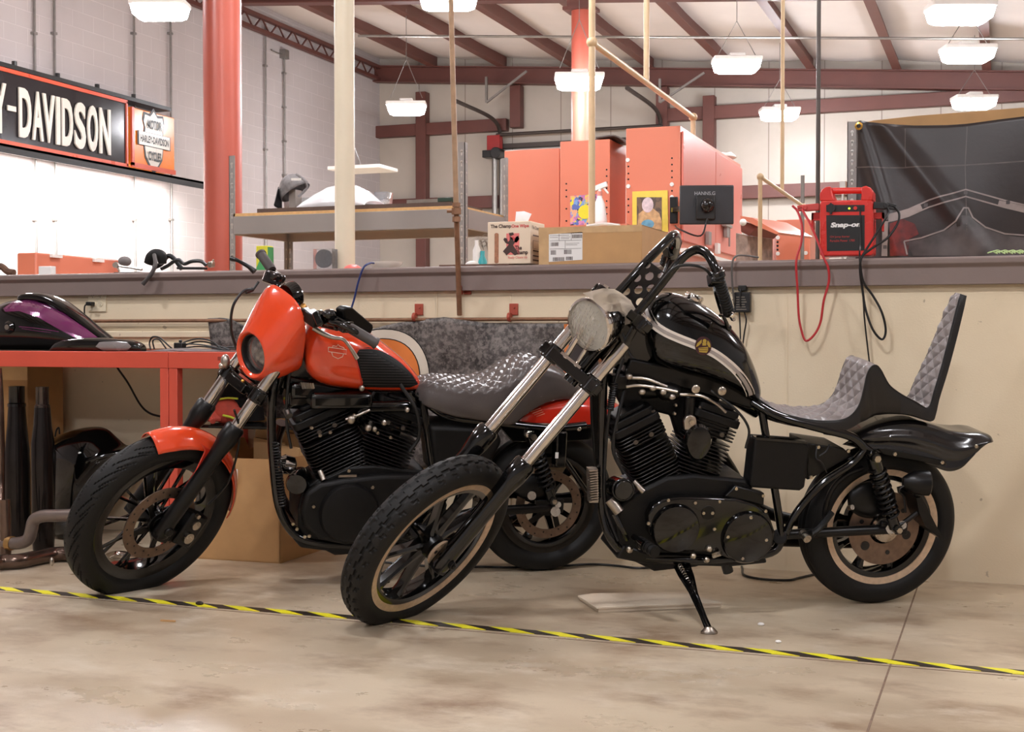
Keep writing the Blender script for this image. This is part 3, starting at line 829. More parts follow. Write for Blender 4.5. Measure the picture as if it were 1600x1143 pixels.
g = G(); g.ob(p1 + V((0, .02, 0)), (1, 0, 0), (0, 1, 0), (0, 0, 1), .06, .03, .20); g.build('wall_plate', M_satin, t, bevel=.006)
g = G(); g.tube([c + ay * .05 + V((0, 0, -.1)), c + ay * .08 + V((-.05, 0, -.22)), c + ay * .08 + V((-.2, 0, -.17)), p1 + V((.02, -.02, -.12))], .006, 6); g.build('cable', M_cable, t)
# spray bottle
c = PD(937, 352, 9.6); K = 9.6 / 2080
t = thing('spray_bottle', 'white plastic spray bottle standing in front of the red cabinets', 'bottle', c)
prof = [(0, 0), (10, 0), (11.5, 2), (11.5, 8), (8, 34), (5, 41), (4, 43), (4, 46), (0, 46)]
g = G(); g.lathe([(r * K, h * K) for r, h in prof], c, (0, 0, 1), 24); g.build('bottle', mat('translucent_white_plastic', (240, 236, 234), .35), t)
g = G(); g.cyl(c + V((0, 0, 45 * K)), c + V((0, 0, 53 * K)), 4 * K); g.build('collar', mat('pink_collar', (224, 150, 136), .4), t)
g = G(); tp = c + V((0, 0, 60 * K)); g.bar(tp - V((9 * K, 0, 3 * K)), tp + V((12 * K, 0, 4 * K)), 6 * K, 8 * K); g.bar(tp + V((5 * K, 0, 0)), tp + V((14 * K, 0, -11 * K)), 3 * K, 3 * K); g.cyl(tp - V((0, 0, 8 * K)), tp, 3 * K); g.build('trigger_head', M_white, t, bevel=.004)
g = G(); g.bx(PY(880, 300, c.y).x, PY(985, 300, c.y).x, c.y - .08, c.y + .15, 0, c.z); tag(g.build('workbench', M_redcab), 'red workbench hidden behind the half wall carrying the spray bottle', 'bench')

# ================================================================== things at right behind the wall
p = PD(1213, 343, 9.0)
t, x0, x1, y0, y1, zt = cab('tool_cabinet', 'red cabinet side panel behind the jump starter', 1213, 1266, 342, 9.0, 1296)
h = G()
for py in (372, 378, 384, 390): c = PY(1215, py, y0); h.cyl((c.x, y0 - .004, c.z), (c.x, y0 + .01, c.z), .008, n=8)
h.build('shelf_pin_hole', M_satin, t)
h = G()
for px, py in ((1215.5, 371), (1215.5, 396), (1259, 395)): c = PY(px, py, y0); h.cyl((c.x, y0 - .006, c.z), (c.x, y0 + .01, c.z), .014, n=8)
h.build('plug', M_white, t)
g = G(); c = PD(1180, 360, 9.2); xq0, xq1 = PD(1168, 360, 9.2).x, PD(1190, 360, 9.2).x
g.bx(xq0, xq1, c.y, c.y + .5, 0, c.z); tag(g.build('tool_cabinet', M_redcab, bevel=.005), 'narrow red cabinet standing below the open red lid', 'cabinet')
g = G(); c0, c1_ = PD(1191, 363, 9.9), PD(1211, 363, 9.9)
g.bx(c0.x, c1_.x, c0.y, c0.y + .4, 0, c0.z - .0); tag(g.build('pale_carton', mat('pale_pink_panel', (232, 190, 180), .5)), 'pale pink panel between two red cabinets behind the wall', 'panel')
t = thing('tool_box', 'red toolbox with its lid open beside the tall red cabinet', 'toolbox', PD(1168, 395, 8.4))
A = [PD(a, b, 8.4) for a, b in ((1157, 337), (1175, 340), (1217, 363), (1213, 366), (1180, 352), (1157, 341))]
g = G(); g.prism(A, V((.15, .45, 0))); g.build('lid', M_redcab, t)
A = [PD(a, b, 8.45) for a, b in ((1157, 345), (1178, 350), (1182, 356), (1170, 368), (1158, 362))]
g = G(); g.prism(A, V((.1, .35, 0))); g.build('tray', mat('brown_tool_tray', (120, 60, 48), .5), t)
A = [PD(a, b, 8.45) for a, b in ((1150, 364), (1168, 368), (1168, 420), (1150, 420))]
g = G(); g.prism(A, V((.1, .35, 0))); g.bx(A[3].x, A[2].x, A[0].y, A[0].y + .4, 0, A[2].z); g.build('body', mat('mixed_grey_box', (150, 128, 116), .6, 0, .4, 20), t)
g = G(); c = PD(1161, 347, 8.3); g.ell(c, (.022, .022, .022)); g.build('bulb', M_white, t)

# pipes dropping from the roof
M_pipe = mat('beige_painted_pipe', (206, 178, 140), .4, .1, .08, 10); M_rust = mat('rusty_pipe', (142, 104, 78), .5, .4, .2, 30)
def droppipe(name, lab, segs, r, mt, fit=()):
    t = thing(name, lab, 'pipe', segs[0][-1] if False else V(segs[0][0]))
    for s_ in segs:
        g = G(); g.cyl(s_[0], s_[1], r, n=12); g.build('pipe_run', mt, t)
    for f in fit:
        g = G(); g.ell(f, (r * 1.7, r * 1.7, r * 1.7), 12, 8); g.build('elbow', mt, t)
    return t
y_ = 8.2; e = PY(925, 66, y_); e2 = PX(1083, 183, e.x); e3 = V((e2.x, e2.y, ZC + .01)); up = PX(1010, 128, e.x)
droppipe('drop_pipe', 'beige pipe frame with long slanting run in front of the tall red cabinets', [(V((e.x, e.y, 0)), e), (e, e2), (e2, e3), (up, V((up.x, up.y, roof(up.x) - .22))), (e, V((e.x, e.y, roof(e.x) - .22)))], .022, M_pipe, [e, e2])
y_ = 6.9; e = PY(1188, 276, y_); e2 = PX(1255, 322, e.x); up = PX(1222, 300, e.x)
droppipe('drop_pipe', 'thinner beige pipe frame standing left of the jump starter', [(V((e.x, e.y, 0)), e), (e, e2), (up, V((up.x, up.y, roof(up.x) - .22)))], .011, M_pipe, [e, e2])
a = PY(1279, 100, 6.9)
droppipe('drop_pipe', 'dark grey conduit dropping from the roof behind the jump starter handle', [(V((a.x, 6.9, 0)), V((a.x, 6.9, roof(a.x) - .22)))], .011, mat('dark_conduit', (92, 84, 80), .4, .5), [])
a = PY(1254, 300, 8.5)
g = G(); g.cyl((a.x, 8.5, 0), (a.x, 8.5, 2.05), .012, n=8); tag(g.build('thin_conduit', M_gal), 'thin grey conduit behind the red jumper clamp', 'pipe')
# rusty vertical air pipe in front of half wall with union
t = thing('air_pipe', 'rusty vertical air pipe clamped to the half wall and rising to the roof', 'pipe', PY(718, 490, 5.93))
pa, pb, pc = PY(718, 492, 5.925), PY(713, 330, 5.80), PY(703, -60, 5.72)
g = G(); g.cyl(pa, pb, .0125); g.build('lower_run', M_rust, t)
pd = V((pc.x, pc.y, pc.z)); d_ = (pc - pb).normalized(); pe = pb + d_ * ((roof(pb.x) - .25 - pb.z) / d_.z)
g = G(); g.cyl(pb, pe, .0125); g.build('upper_run', mat('tan_old_pipe', (170, 138, 108), .45, .2, .15, 20), t)
g = G(); g.cyl(pb - V((0, 0, .05)), pb - V((0, 0, .025)), .02, n=8); g.cyl(pb - V((0, 0, .015)), pb + V((0, 0, .015)), .024, n=8); g.cyl(pb + V((0, 0, .02)), pb + V((0, 0, .04)), .02, n=8); g.cyl(pb, pb + V((-.04, -.02, 0)), .008); g.build('union', M_rust, t)
M_rb = mat('red_pipe_clip', (176, 84, 66), .4, .2, .1)
def clip(px, py, lab):
    c = PY(px, py, YW - .003); g = G()
    g.bx(c.x - .022, c.x + .022, YW - .01, YW, c.z - .0, c.z + .055) if py > 460 else g.bx(c.x - .005, c.x + .032, YW - .012, YW, c.z - .03, c.z + .05)
    g.cyl((c.x - .02, YW - .03, c.z - .01), (c.x - .005, YW - .03, c.z - .01), .022); g.bolt((c.x + .005, YW - .01, c.z + .035), (0, -1, 0), .006)
    tag(g.build('pipe_clip', M_rb, bevel=.002), lab, 'clip')
clip(655, 492, 'red pipe clip on the half wall left of the vertical pipe')
clip(803, 492, 'red pipe clip on the half wall above the leaning fork tubes')
clip(727, 450, 'red clip holding the vertical rusty pipe just below the wall cap')
p0, p1 = PY(130, 499, YW - .03), PY(915, 498, YW - .03)
g = G(); g.cyl((p0.x, YW - .03, p1.z), (p1.x, YW - .03, p1.z), .009)
tag(g.build('air_line', M_rust), 'long thin horizontal pipe running along the half wall above the banner', 'pipe')

# red opener box and its shaft beside the overhead door, roof conduit
t = thing('door_opener', 'red box with a black motor mounted beside the overhead door', 'door opener', PY(772, 240, YB - .35))
a, b = PY(762, 212, YB - .3), PY(782, 235, YB - .3)
g = G(); g.bx(a.x, b.x, YB - .35, YB - .19, b.z, a.z); g.build('red_box', mat('signal_red_box', (150, 34, 34), .4), t, bevel=.01)
a, b = PY(757, 236, YB - .3), PY(784, 246, YB - .3)
g = G(); g.bx(a.x, b.x, YB - .42, YB - .19, b.z, a.z); g.cyl((b.x - .05, YB - .5, (a.z + b.z) / 2), (b.x - .05, YB - .2, (a.z + b.z) / 2), .1, n=16); g.build('motor', M_black, t, bevel=.01)
a = PY(773, 246, YB - .3); g = G(); g.cyl((a.x, YB - .3, 1.2), (a.x, YB - .3, a.z), .05, n=12); g.cyl((a.x + .12, YB - .3, 1.2), (a.x + .12, YB - .3, a.z), .025, n=8); g.build('conduit', M_gal, t)
a, b = PY(560, 56, 17.4), PY(1650, 61, 17.4)
g = G(); g.cyl(a, b, .018, n=8); tag(g.build('roof_conduit', M_gal), 'thin grey conduit running across under the roof', 'pipe')
# ================================================================== things on the half wall's cap (top at z 1.38)
ZL = 1.381
YL = 5.985
def box_on(name, lab, cat, pxl, pxr, pyt, pxs, y0=YL, mt=M_card, z0=ZL, bev=.003):
    x0, x1 = PY(pxl, 380, y0).x, PY(pxr, 380, y0).x; zt = PY(pxl, pyt, y0).z; y1 = PX(pxs, 380, x1).y
    t = thing(name, lab, cat, ((x0 + x1) / 2, (y0 + y1) / 2, z0))
    g = G(); g.bx(x0, x1, y0, y1, z0, zt); g.build('carton', mt, t, bevel=bev)
    return t, x0, x1, y0, y1, zt
# --- box of wipes
M_cb = mat('cream_printed_card', (236, 216, 190), .55, 0, .03)
M_ink = mat('dark_brown_ink', (74, 52, 46), .6); M_redink = mat('red_ink', (214, 74, 74), .6); M_pink = mat('pink_ink', (236, 128, 122), .6)
g = G(); a, b = PY(695, 412, 6.0), PY(803, 412, 6.0); g.bx(a.x, b.x, 5.93, 6.14, ZL, ZL + .007)
tag(g.build('thin_board', mat('thin_brown_board', (110, 82, 70), .7)), 'thin dark brown board under the box of wipes on the wall cap', 'board')
t, x0, x1, y0, y1, zt = box_on('wipes_box', 'cream cardboard box of wipes with a red and brown print on the wall cap', 'box', 762, 829, 347, 851, mt=M_cb, z0=ZL + .008)
w = x1 - x0; h = zt - ZL - .008; zb = ZL + .008
def fx(u, v, d=.0012): return V((x0 + u * w, y0 - d, zb + v * h))
g = G()
add_text(g, 'The Champ', fx(.07, .83), (w * .48, 0, 0), (0, 0, h * .11), 0, bold=.03)
add_text(g, 'One Wipe', fx(.56, .83), (w * .40, 0, 0), (0, 0, h * .10), 1, bold=.03)
g.prism([fx(.44, .72), fx(.74, .72), fx(.74, .22), (fx(.44, .22))], (0, .0005, 0), 2)
P_ = [(.42, .24), (.36, .30), (.50, .46), (.42, .50), (.37, .58), (.40, .62), (.46, .60), (.48, .52), (.52, .56), (.52, .66), (.58, .62), (.62, .52), (.68, .50), (.74, .58), (.72, .66), (.66, .63), (.68, .57), (.60, .44), (.66, .34), (.72, .24), (.64, .20), (.54, .28), (.44, .20)]
g.add([fx(u, v, .0024) for u, v in P_], [tuple(range(len(P_)))], 0)
g.add([fx(u, v, .0026) for u, v in ((.50, .73), (.60, .74), (.62, .69), (.56, .66), (.52, .66))], [(0, 1, 2, 3, 4)], 0)
g.add([fx(.60 + .05 * math.cos(a), .60 + .035 * math.sin(a), .0024) for a in [i * .5 for i in range(12)]], [tuple(range(12))], 1)
add_text(g, 'The', fx(.64, .33, .003), (w * .16, 0, 0), (0, 0, h * .10), 0, bold=.03)
add_text(g, 'Champ', fx(.64, .20, .003), (w * .30, 0, 0), (0, 0, h * .12), 0, bold=.03)
add_text(g, 'Really Cleans Up', fx(.48, .11, .003), (w * .44, 0, 0), (0, 0, h * .07), 1, shear=.02)
g.build('print', [M_ink, M_redink, M_pink], t)
g = G(); g.prism([fx(.21 + .05 * math.cos(a), (.70 if math.sin(a) >= 0 else .06) + .04 * math.sin(a)) for a in [2 * PI * i / 20 + .01 for i in range(20)]], (0, .0006, 0)); g.build('perforated_slot', mat('slot_brown', (170, 118, 88), .7, 0, .2, 90), t)
g = G()
def sx(u, v, d=.0012): return V((x1 + d, y0 + u * (y1 - y0), zb + v * h))
add_text(g, 'The Champ', sx(.1, .80), (0, (y1 - y0) * .5, 0), (0, 0, h * .1), 0); add_text(g, 'One Wipe', sx(.62, .80), (0, (y1 - y0) * .32, 0), (0, 0, h * .1), 1)
for i, v in enumerate((.66, .30, .18, .08)): g.prism([sx(.15, v), sx(.75, v), sx(.75, v + .03), sx(.15, v + .03)], (.0003, 0, 0), 0)
for (u0, v0, u1, v1) in ((.15, .55, .8, .555), (.15, .36, .8, .365), (.15, .36, .165, .555), (.785, .36, .8, .555)): g.prism([sx(u0, v0), sx(u1, v0), sx(u1, v1), sx(u0, v1)], (.0003, 0, 0), 0)
g.build('side_print', [M_ink, M_redink], t)
g = G(); cx = x0 + w * .62; yc = (y0 + y1) / 2
g.add([(cx - .035, yc, zt - .01), (cx + .02, yc + .01, zt - .01), (cx + .045, yc + .02, zt + .045), (cx + .01, yc + .01, zt + .058), (cx - .028, yc, zt + .056)], [(0, 1, 2, 3, 4)])
g.build('wipe', mat('white_paper', (248, 248, 248), .7), t, solid=.003)
# --- long cardboard box with shipping label
t, x0, x1, y0, y1, zt = box_on('cardboard_box', 'long taped cardboard box with a white shipping label on the wall cap', 'box', 842, 1003, 356, 1063, bev=.004)
g = G(); w = x1 - x0; h = zt - ZL; zb = ZL
g.prism([fx(.10, .08), fx(.43, .12), fx(.43, .86), fx(.10, .82)], (0, .0006, 0), 0)
random.seed(5)
for (u0, v0, n, vh) in ((.33, .70, 12, .10), (.12, .50, 12, .10), (.12, .27, 8, .12), (.25, .28, 12, .12), (.14, .10, 16, .10), (.27, .12, 9, .09)):
    u = u0
    for i in range(n):
        q = random.choice((.002, .004, .006)); g.prism([fx(u, v0, .002), fx(u + q, v0, .002), fx(u + q, v0 + vh, .002), fx(u, v0 + vh, .002)], (0, .0004, 0), 1); u += q + .0035
for (u0, u1, v) in ((.11, .42, .64), (.11, .42, .42), (.11, .30, .78), (.11, .19, .73), (.22, .31, .73), (.22, .30, .69), (.27, .40, .56), (.27, .38, .52)):
    g.prism([fx(u0, v, .002), fx(u1, v, .002), fx(u1, v + .008, .002), fx(u0, v + .008, .002)], (0, .0004, 0), 1)
for u, v0, v1 in ((.20, .64, .82), (.32, .64, .84), (.26, .42, .64)):
    g.prism([fx(u, v0, .002), fx(u + .003, v0, .002), fx(u + .003, v1, .002), fx(u, v1, .002)], (0, .0004, 0), 1)
g.build('shipping_label', [M_white, M_ink], t)
g = G(); g.bx(x0 - .001, x1 + .001, y0 - .0012, y0, zt - .03, zt); g.bx(x0 - .001, x1 + .001, y0 - .001, y1, zt, zt + .0012); g.bx(x0, x0 + .05, y0 - .0014, y0, zb, zt)
g.build('packing_tape', mat('clear_brown_tape', (204, 168, 122), .18, 0, .08, 20, .3, 60, coat=.4), t)
g = G(); g.bx(x0 + .1, x1 - .05, y1 - .12, y1 - .02, 1.30, ZL - .001)
# --- crumpled film on the box top
g = G(); g.tube([(x0 + .22, y0 + .05, zt + .006), (x0 + .3, y0 + .07, zt + .016), (x0 + .38, y0 + .06, zt + .006)], .008, 6); tag(g.build('plastic_film', M_white), 'scrap of white film lying on the long cardboard box', 'film')
# --- teal and clear spray cans behind wipes box
for px, pyt, r, mt, lab in ((745, 375, .02, M_white, 'white topped spray bottle left of the wipes box'), (754, 392, .022, mat('teal_plastic', (60, 168, 176), .35), 'teal bottle squeezed beside the wipes box')):
    c = PY(px, 400, 6.17); z = PY(px, pyt, 6.17).z
    g = G(); g.lathe([(r, ZL), (r, z - .05), (r * .5, z - .025), (r * .5, z)], (c.x, 6.17, 0), (0, 0, 1), 16); tag(g.build('small_bottle', mt), lab, 'bottle')
g = G(); random.seed(11)
for i in range(9):
    a = PY(734 + random.random() * 22, 372 + random.random() * 14, 6.19); g.tube([a, a + V((.04, 0, .02)), a + V((.06, .01, -.04))], .002, 5)
c = PY(742, 398, 6.2); g.cyl((c.x, 6.205, ZL), (c.x, 6.205, PY(742, 384, 6.2).z), .004); tag(g.build('wire_tangle', M_alu), 'tangle of thin silver wire behind the small bottles', 'wire')
g = G(); g.ell((PY(738, 405, 6.1).x, 6.1, ZL + .012), (.035, .04, .022), 14, 8); tag(g.build('white_cloth', M_white), 'small white cloth lump left of the wipes box', 'cloth')

# --- left part of cap: hoses and small parts
t = thing('hose_bundle', 'heap of black rubber hoses and elbows on the wall cap', 'hose', PY(265, 420, 6.05))
def pl(px, py, y=6.04): return PY(px, py, y)
g = G(); g.tube([pl(232, 412), pl(236, 402), pl(243, 396), pl(252, 400), pl(254, 412)], [.026, .03, .026, .03, .022], 10); g.build('elbow', M_rubber, t)
g = G(); g.tube([pl(241, 398, 5.98), pl(243, 412, 5.92), pl(238, 425, 5.895), pl(229, 437, 5.885), pl(223, 444, 5.88)], .011, 8); g.build('hanging_hose', mat('grey_rubber_hose', (70, 64, 62), .6), t)
g = G(); g.tube([pl(252, 420), pl(262, 415), pl(272, 408), pl(280, 406), pl(288, 412), pl(300, 408), pl(314, 408), pl(322, 414)], .010, 8); g.build('long_hose', M_black, t)
g = G(); g.tube([pl(240, 418, 6.1), pl(252, 412, 6.1), pl(262, 400, 6.1), pl(272, 404, 6.1), pl(284, 420, 6.1)], .013, 8); g.build('short_hose', M_rubber, t)
g = G(); g.ob(pl(300, 419, 6.0), (1, 0, -.02), (0, 1, 0), (0, 0, 1), .16, .05, .012); g.build('flat_bracket', M_black, t, bevel=.003)
g = G(); g.ob(pl(330, 413, 6.0), (1, 0, .1), (0, 1, 0), (0, 0, 1), .03, .03, .03); g.cyl(pl(330, 412), pl(334, 405), .005); g.build('fitting', M_bolt, t, bevel=.004)
t = thing('linkage_part', 'small silver linkage and foam piece on the wall cap left of the hoses', 'machine part', pl(200, 425))
g = G(); g.tube([pl(180, 412), pl(190, 416), pl(205, 418), pl(222, 421)], .007, 6); g.tube([pl(181, 409), pl(184, 418), pl(187, 424)], .006, 6); g.cyl(pl(180, 414, 6.02), pl(183, 414, 6.06), .015); g.build('linkage', M_alu, t)
g = G(); g.ell(pl(195, 408, 6.15), (.035, .04, .028), 14, 8); g.build('foam_piece', mat('grey_foam', (120, 114, 112), .8), t)
g = G(); g.bx(pl(185, 422).x, pl(226, 422).x, 6.0, 6.06, ZL, ZL + .006); g.build('strip', M_black, t)
g = G(); a = pl(60, 420, 6.1); b = pl(80, 420, 6.1); g.bx(a.x, b.x, 6.1, 6.14, ZL, PY(70, 419, 6.1).z + .012); tag(g.build('white_carton', M_white, bevel=.003), 'small white carton on the wall cap in front of the low red chest', 'carton')
g = G(); g.tube([pl(-20, 424), pl(0, 416), pl(12, 424), pl(22, 426)], .02, 8); tag(g.build('dark_glove', mat('dark_orange_cloth', (86, 60, 44), .8, 0, .5, 20)), 'dark cloth lump at the left edge of the wall cap', 'cloth')
# --- green yellow box
t, x0, x1, y0, y1, zt = box_on('glove_box', 'yellow and green cardboard box behind the handlebar on the wall cap', 'box', 400, 418, 384, 427, y0=6.06, mt=mat('yellow_card', (222, 216, 60), .5))
w = x1 - x0; h = zt - ZL; zb = ZL
g = G(); g.prism([fx(0, 0), fx(1, 0), fx(1, .15), fx(.5, .62), fx(0, .1)], (0, .0006, 0)); g.prism([sx(0, .1), sx(1, .1), sx(1, .95), sx(0, .95)], (.0006, 0, 0)); g.build('green_print', mat('green_card', (74, 160, 96), .5), t)
# --- round fan like filter, red dome, bowl
t = thing('round_filter', 'dark round mesh filter in a clear case behind the cream post', 'filter', PY(506, 418, 6.17))
c = PY(507, 404, 6.17); g = G(); g.cyl((c.x, 6.16, c.z), (c.x, 6.19, c.z), .048, n=24); g.cyl((c.x, 6.155, c.z), (c.x, 6.16, c.z), .012)
for i in range(10):
    a = i * .628; g.cyl((c.x + .032 * math.cos(a), 6.156, c.z + .032 * math.sin(a)), (c.x + .032 * math.cos(a), 6.162, c.z + .032 * math.sin(a)), .006, n=8)
g.build('filter_disc', mat('filter_dark', (44, 36, 36), .7, 0, .3, 60), t)
g = G(); g.bx(c.x - .055, c.x + .055, 6.15, 6.21, ZL, c.z + .05); g.build('case', M_clear, t)
c = PY(551, 418, 6.16); g = G(); g.lathe([(.05 * math.cos(a), ZL + .032 * math.sin(a)) for a in [i * PI / 16 for i in range(9)]], (c.x, 6.16, 0), (0, 0, 1), 24); tag(g.build('red_cap_dome', mat('pale_red_plastic', (232, 120, 112), .4)), 'pale red plastic dome right of the cream post', 'cover')
c = PY(600, 416, 6.06); g = G(); k = 6.1 / 2080
g.lathe([(0, ZL), (19 * k, ZL), (28 * k, ZL + 9 * k), (29 * k, ZL + 12 * k), (27 * k, ZL + 12 * k), (18 * k, ZL + .006), (0, ZL + .006)], (c.x, 6.08, 0), (0, 0, 1), 36)
tag(g.build('bowl', mat('white_foam_bowl', (240, 232, 220), .5, 0, .02)), 'shallow white bowl on the wall cap', 'bowl')
g = G(); g.tube([PY(584, 411, 5.99), PY(578, 411, 5.93), PY(568, 418, 5.89), PY(560, 440, 5.885), PY(554, 465, 5.88), PY(548, 488, 5.87), PY(546, 520, 5.87)], .005, 6)
tag(g.build('blue_cable', mat('blue_cable', (30, 50, 110), .4)), 'thin blue cable hanging over the wall cap below the white bowl', 'cable')

# --- outlets
M_iv = mat('ivory_plate', (232, 218, 188), .4, 0, .02)
def outlet(px, py, ww, hh, lab, cols):
    c = PY(px, py, YW); t = thing('wall_outlet', lab, 'outlet', c)
    g = G(); g.bx(c.x - ww / 2, c.x + ww / 2, YW - .007, YW - .0005, c.z - hh / 2, c.z + hh / 2); g.build('cover_plate', M_iv, t, bevel=.003)
    for i in cols:
        for j in (-1, 1):
            x = c.x + i * .024; z = c.z + j * .021
            g = G(); g.cyl((x, YW - .010, z), (x, YW - .006, z), .016, n=20); s_ = g.build('socket', M_iv, t)
            g = G(); g.bx(x - .007, x - .005, YW - .0105, YW - .009, z - .002, z + .007); g.bx(x + .004, x + .006, YW - .0105, YW - .009, z - .001, z + .007); g.cyl((x, YW - .0105, z - .008), (x, YW - .009, z - .008), .0025, n=8); g.build('slot', M_black, s_)
    return c
c = outlet(152.5, 468, .118, .132, 'ivory wall outlet with four sockets above the purple tank', (-1, 1))
t = thing('power_plug', 'black plug in the wall outlet above the purple tank', 'plug', (c.x - .03, YW - .03, c.z - .03))
g = G(); g.bx(c.x - .045, c.x - .008, YW - .045, YW - .011, c.z - .032, c.z - .012); g.build('plug_body', M_black, t, bevel=.004)
g = G(); g.tube([(c.x - .045, YW - .03, c.z - .022), (c.x - .062, YW - .03, c.z - .04), (c.x - .064, YW - .025, c.z - .1), (c.x - .05, YW - .02, c.z - .2)], .004, 6); g.build('cord', M_cable, t)
c = outlet(1152, 462, .118, .16, 'ivory wall outlet behind the chopper grip with a black adapter', (-1, 1))
t = thing('battery_charger', 'black plug-in charger with two thin cords below the right wall outlet', 'charger', PY(1161, 472, YW - .03))
a = PY(1160, 472, YW - .04)
g = G(); g.bx(a.x - .036, a.x + .036, YW - .05, YW - .012, a.z - .045, a.z + .045); g.build('case', M_black, t, bevel=.004)
g = G(); g.bx(a.x - .018, a.x + .018, YW - .052, YW - .012, a.z + .05, a.z + .075); g.tube([(a.x - .005, YW - .055, a.z + .06), (a.x - .007, YW - .058, a.z + .02), (a.x - .006, YW - .056, a.z - .02)], .004, 6); g.build('plug', M_black, t, bevel=.003)
g = G()
for i in range(6): g.bx(a.x - .026, a.x + .02 - .004 * (i % 3), YW - .0508, YW - .0498, a.z - .034 + i * .011, a.z - .030 + i * .011)
g.build('printed_marks', mat('grey_print2', (120, 112, 100), .5), t)
g = G(); g.tube([(a.x - .015, YW - .035, a.z - .044), PY(1156, 500, 5.93), PY(1157, 530, 5.935), PY(1158, 552, 5.95)], .0035, 6); g.tube([(a.x + .008, YW - .035, a.z - .044), PY(1166, 500, 5.93), PY(1163, 520, 5.935), PY(1159, 550, 5.94)], .0035, 6)
g.build('cord', M_cable, t)
g = G(); g.tube([PY(1185, 402, 6.03), PY(1165, 399, 5.98), PY(1150, 400, 5.90), PY(1144, 412, 5.885), PY(1144, 440, 5.885), PY(1147, 470, 5.90), PY(1148, 478, 5.94)], .0045, 6)
tag(g.build('grey_cable', mat('grey_cable', (92, 88, 84), .5)), 'grey cable looping over the wall cap above the right outlet', 'cable')

# ================================================================== jump starter with cables
M_jr = mat('jump_starter_red', (212, 52, 44), .28, 0, .05, 8)
y0 = 5.99; D_ = .13
t = thing('jump_starter', 'red portable jump starter with black face standing on the wall cap', 'jump starter', PY(1323, 400, y0 + D_ / 2))
def jq(px, py, d=0): return PY(px, py, y0 - d)
g = G(); g.prism([jq(1281, 398), jq(1281, 318), jq(1284, 313), jq(1361, 312), jq(1364.5, 316), jq(1364.5, 396), jq(1361, 399), jq(1285, 400)], (0, D_, 0)); g.build('body', M_jr, t, bevel=.008, bseg=3)
g = G(); g.prism([jq(1281, 314), jq(1281, 302), jq(1284, 296), jq(1290, 292), jq(1298, 291), jq(1300, 303), jq(1304, 311), jq(1306, 314)], (0, D_, 0)); g.prism([jq(1345, 313), jq(1346, 304), jq(1346, 292), jq(1353, 290), jq(1360, 293), jq(1364, 299), jq(1364, 313)], (0, D_, 0))
a, b = jq(1294, 296), jq(1350, 295); g.cyl(a + V((0, D_ / 2, 0)), b + V((0, D_ / 2, 0)), .014, n=16); g.build('carry_handle', M_jr, t, bevel=.006)
g = G(); g.prism([jq(1291, 336, .002), jq(1351, 336, .002), jq(1351, 391, .002), jq(1292, 392, .002)], (0, .004, 0)); g.build('face_panel', M_black, t)
g = G(); g.prism([jq(1291, 320, .002), jq(1351, 320, .002), jq(1351, 330, .002), jq(1291, 331, .002)], (0, .004, 0)); cp = g.build('control_strip', M_black, t)
g = G(); c = jq(1298.5, 325, .004); g.cyl(c, c + V((0, -.008, 0)), .019, n=20); g.bx(c.x - .004, c.x + .004, c.y - .01, c.y, c.z - .027, c.z + .022); g.build('socket_cap', M_black, t)
g = G(); c = jq(1327, 325.5, .003); g.cyl(c, c + V((0, -.002, 0)), .004, n=12); g.build('green_light', mat('green_led', (190, 230, 40), .3, emit=((180, 255, 40), 3)), cp)
g = G(); c = jq(1336.5, 325, .003); g.cyl(c, c + V((0, -.004, 0)), .008, n=14); g.build('red_button', M_jr, cp)
g = G(); a = jq(1297, 358, .004); b = jq(1344, 358, .004)
add_text(g, 'Snap-on', jq(1297, 357.5, .004), (b.x - a.x, 0, 0), (0, 0, .028), 0, bold=.05, shear=.25 * .2)
add_text(g, '12V Jump Starter', jq(1297, 372, .004), ((b.x - a.x) * .66, 0, 0), (0, 0, .010), 1); add_text(g, 'Portable Power  1700', jq(1297, 378, .004), ((b.x - a.x) * .82, 0, 0), (0, 0, .010), 1)
g.build('lettering', [M_white, mat('dull_red_ink', (196, 50, 46), .5)], t)
g = G(); a = jq(1266, 331); b = jq(1283, 338); g.bx(a.x, b.x, y0 + .04, y0 + .09, b.z - .012, a.z - .0); g.bx(a.x, a.x + .008, y0 + .04, y0 + .09, b.z - .05, a.z)
a = jq(1363, 331); b = jq(1379, 338); g.bx(a.x, b.x, y0 + .04, y0 + .09, b.z - .005, a.z); g.bx(b.x - .006, b.x, y0 + .04, y0 + .09, b.z - .06, a.z); g.build('cable_hook', M_jr, t)
def clamp(ps, y, mt, nm):
    g = G(); a, b, c = [PY(*p, y) for p in ps]
    g.bar(a, b, .03, .030); g.bar(b + V((0, 0, .01)), c, .02, .014); g.bar(b - V((0, 0, .008)), c + V((0, 0, -.012)), .02, .010); g.cyl(b + V((0, -.02, 0)), b + V((0, .02, 0)), .012)
    g.build(nm, mt, t, bevel=.003)
clamp(((1280, 323), (1258, 325), (1246, 324)), 6.0, mat('red_rubber_grip', (190, 64, 58), .5), 'red_clamp')
clamp(((1365, 321), (1385, 322), (1400, 322)), 6.0, M_black, 'black_clamp')
M_rc = mat('red_jumper_cable', (188, 44, 50), .4); y_ = 5.97; yh = 5.885
g = G()
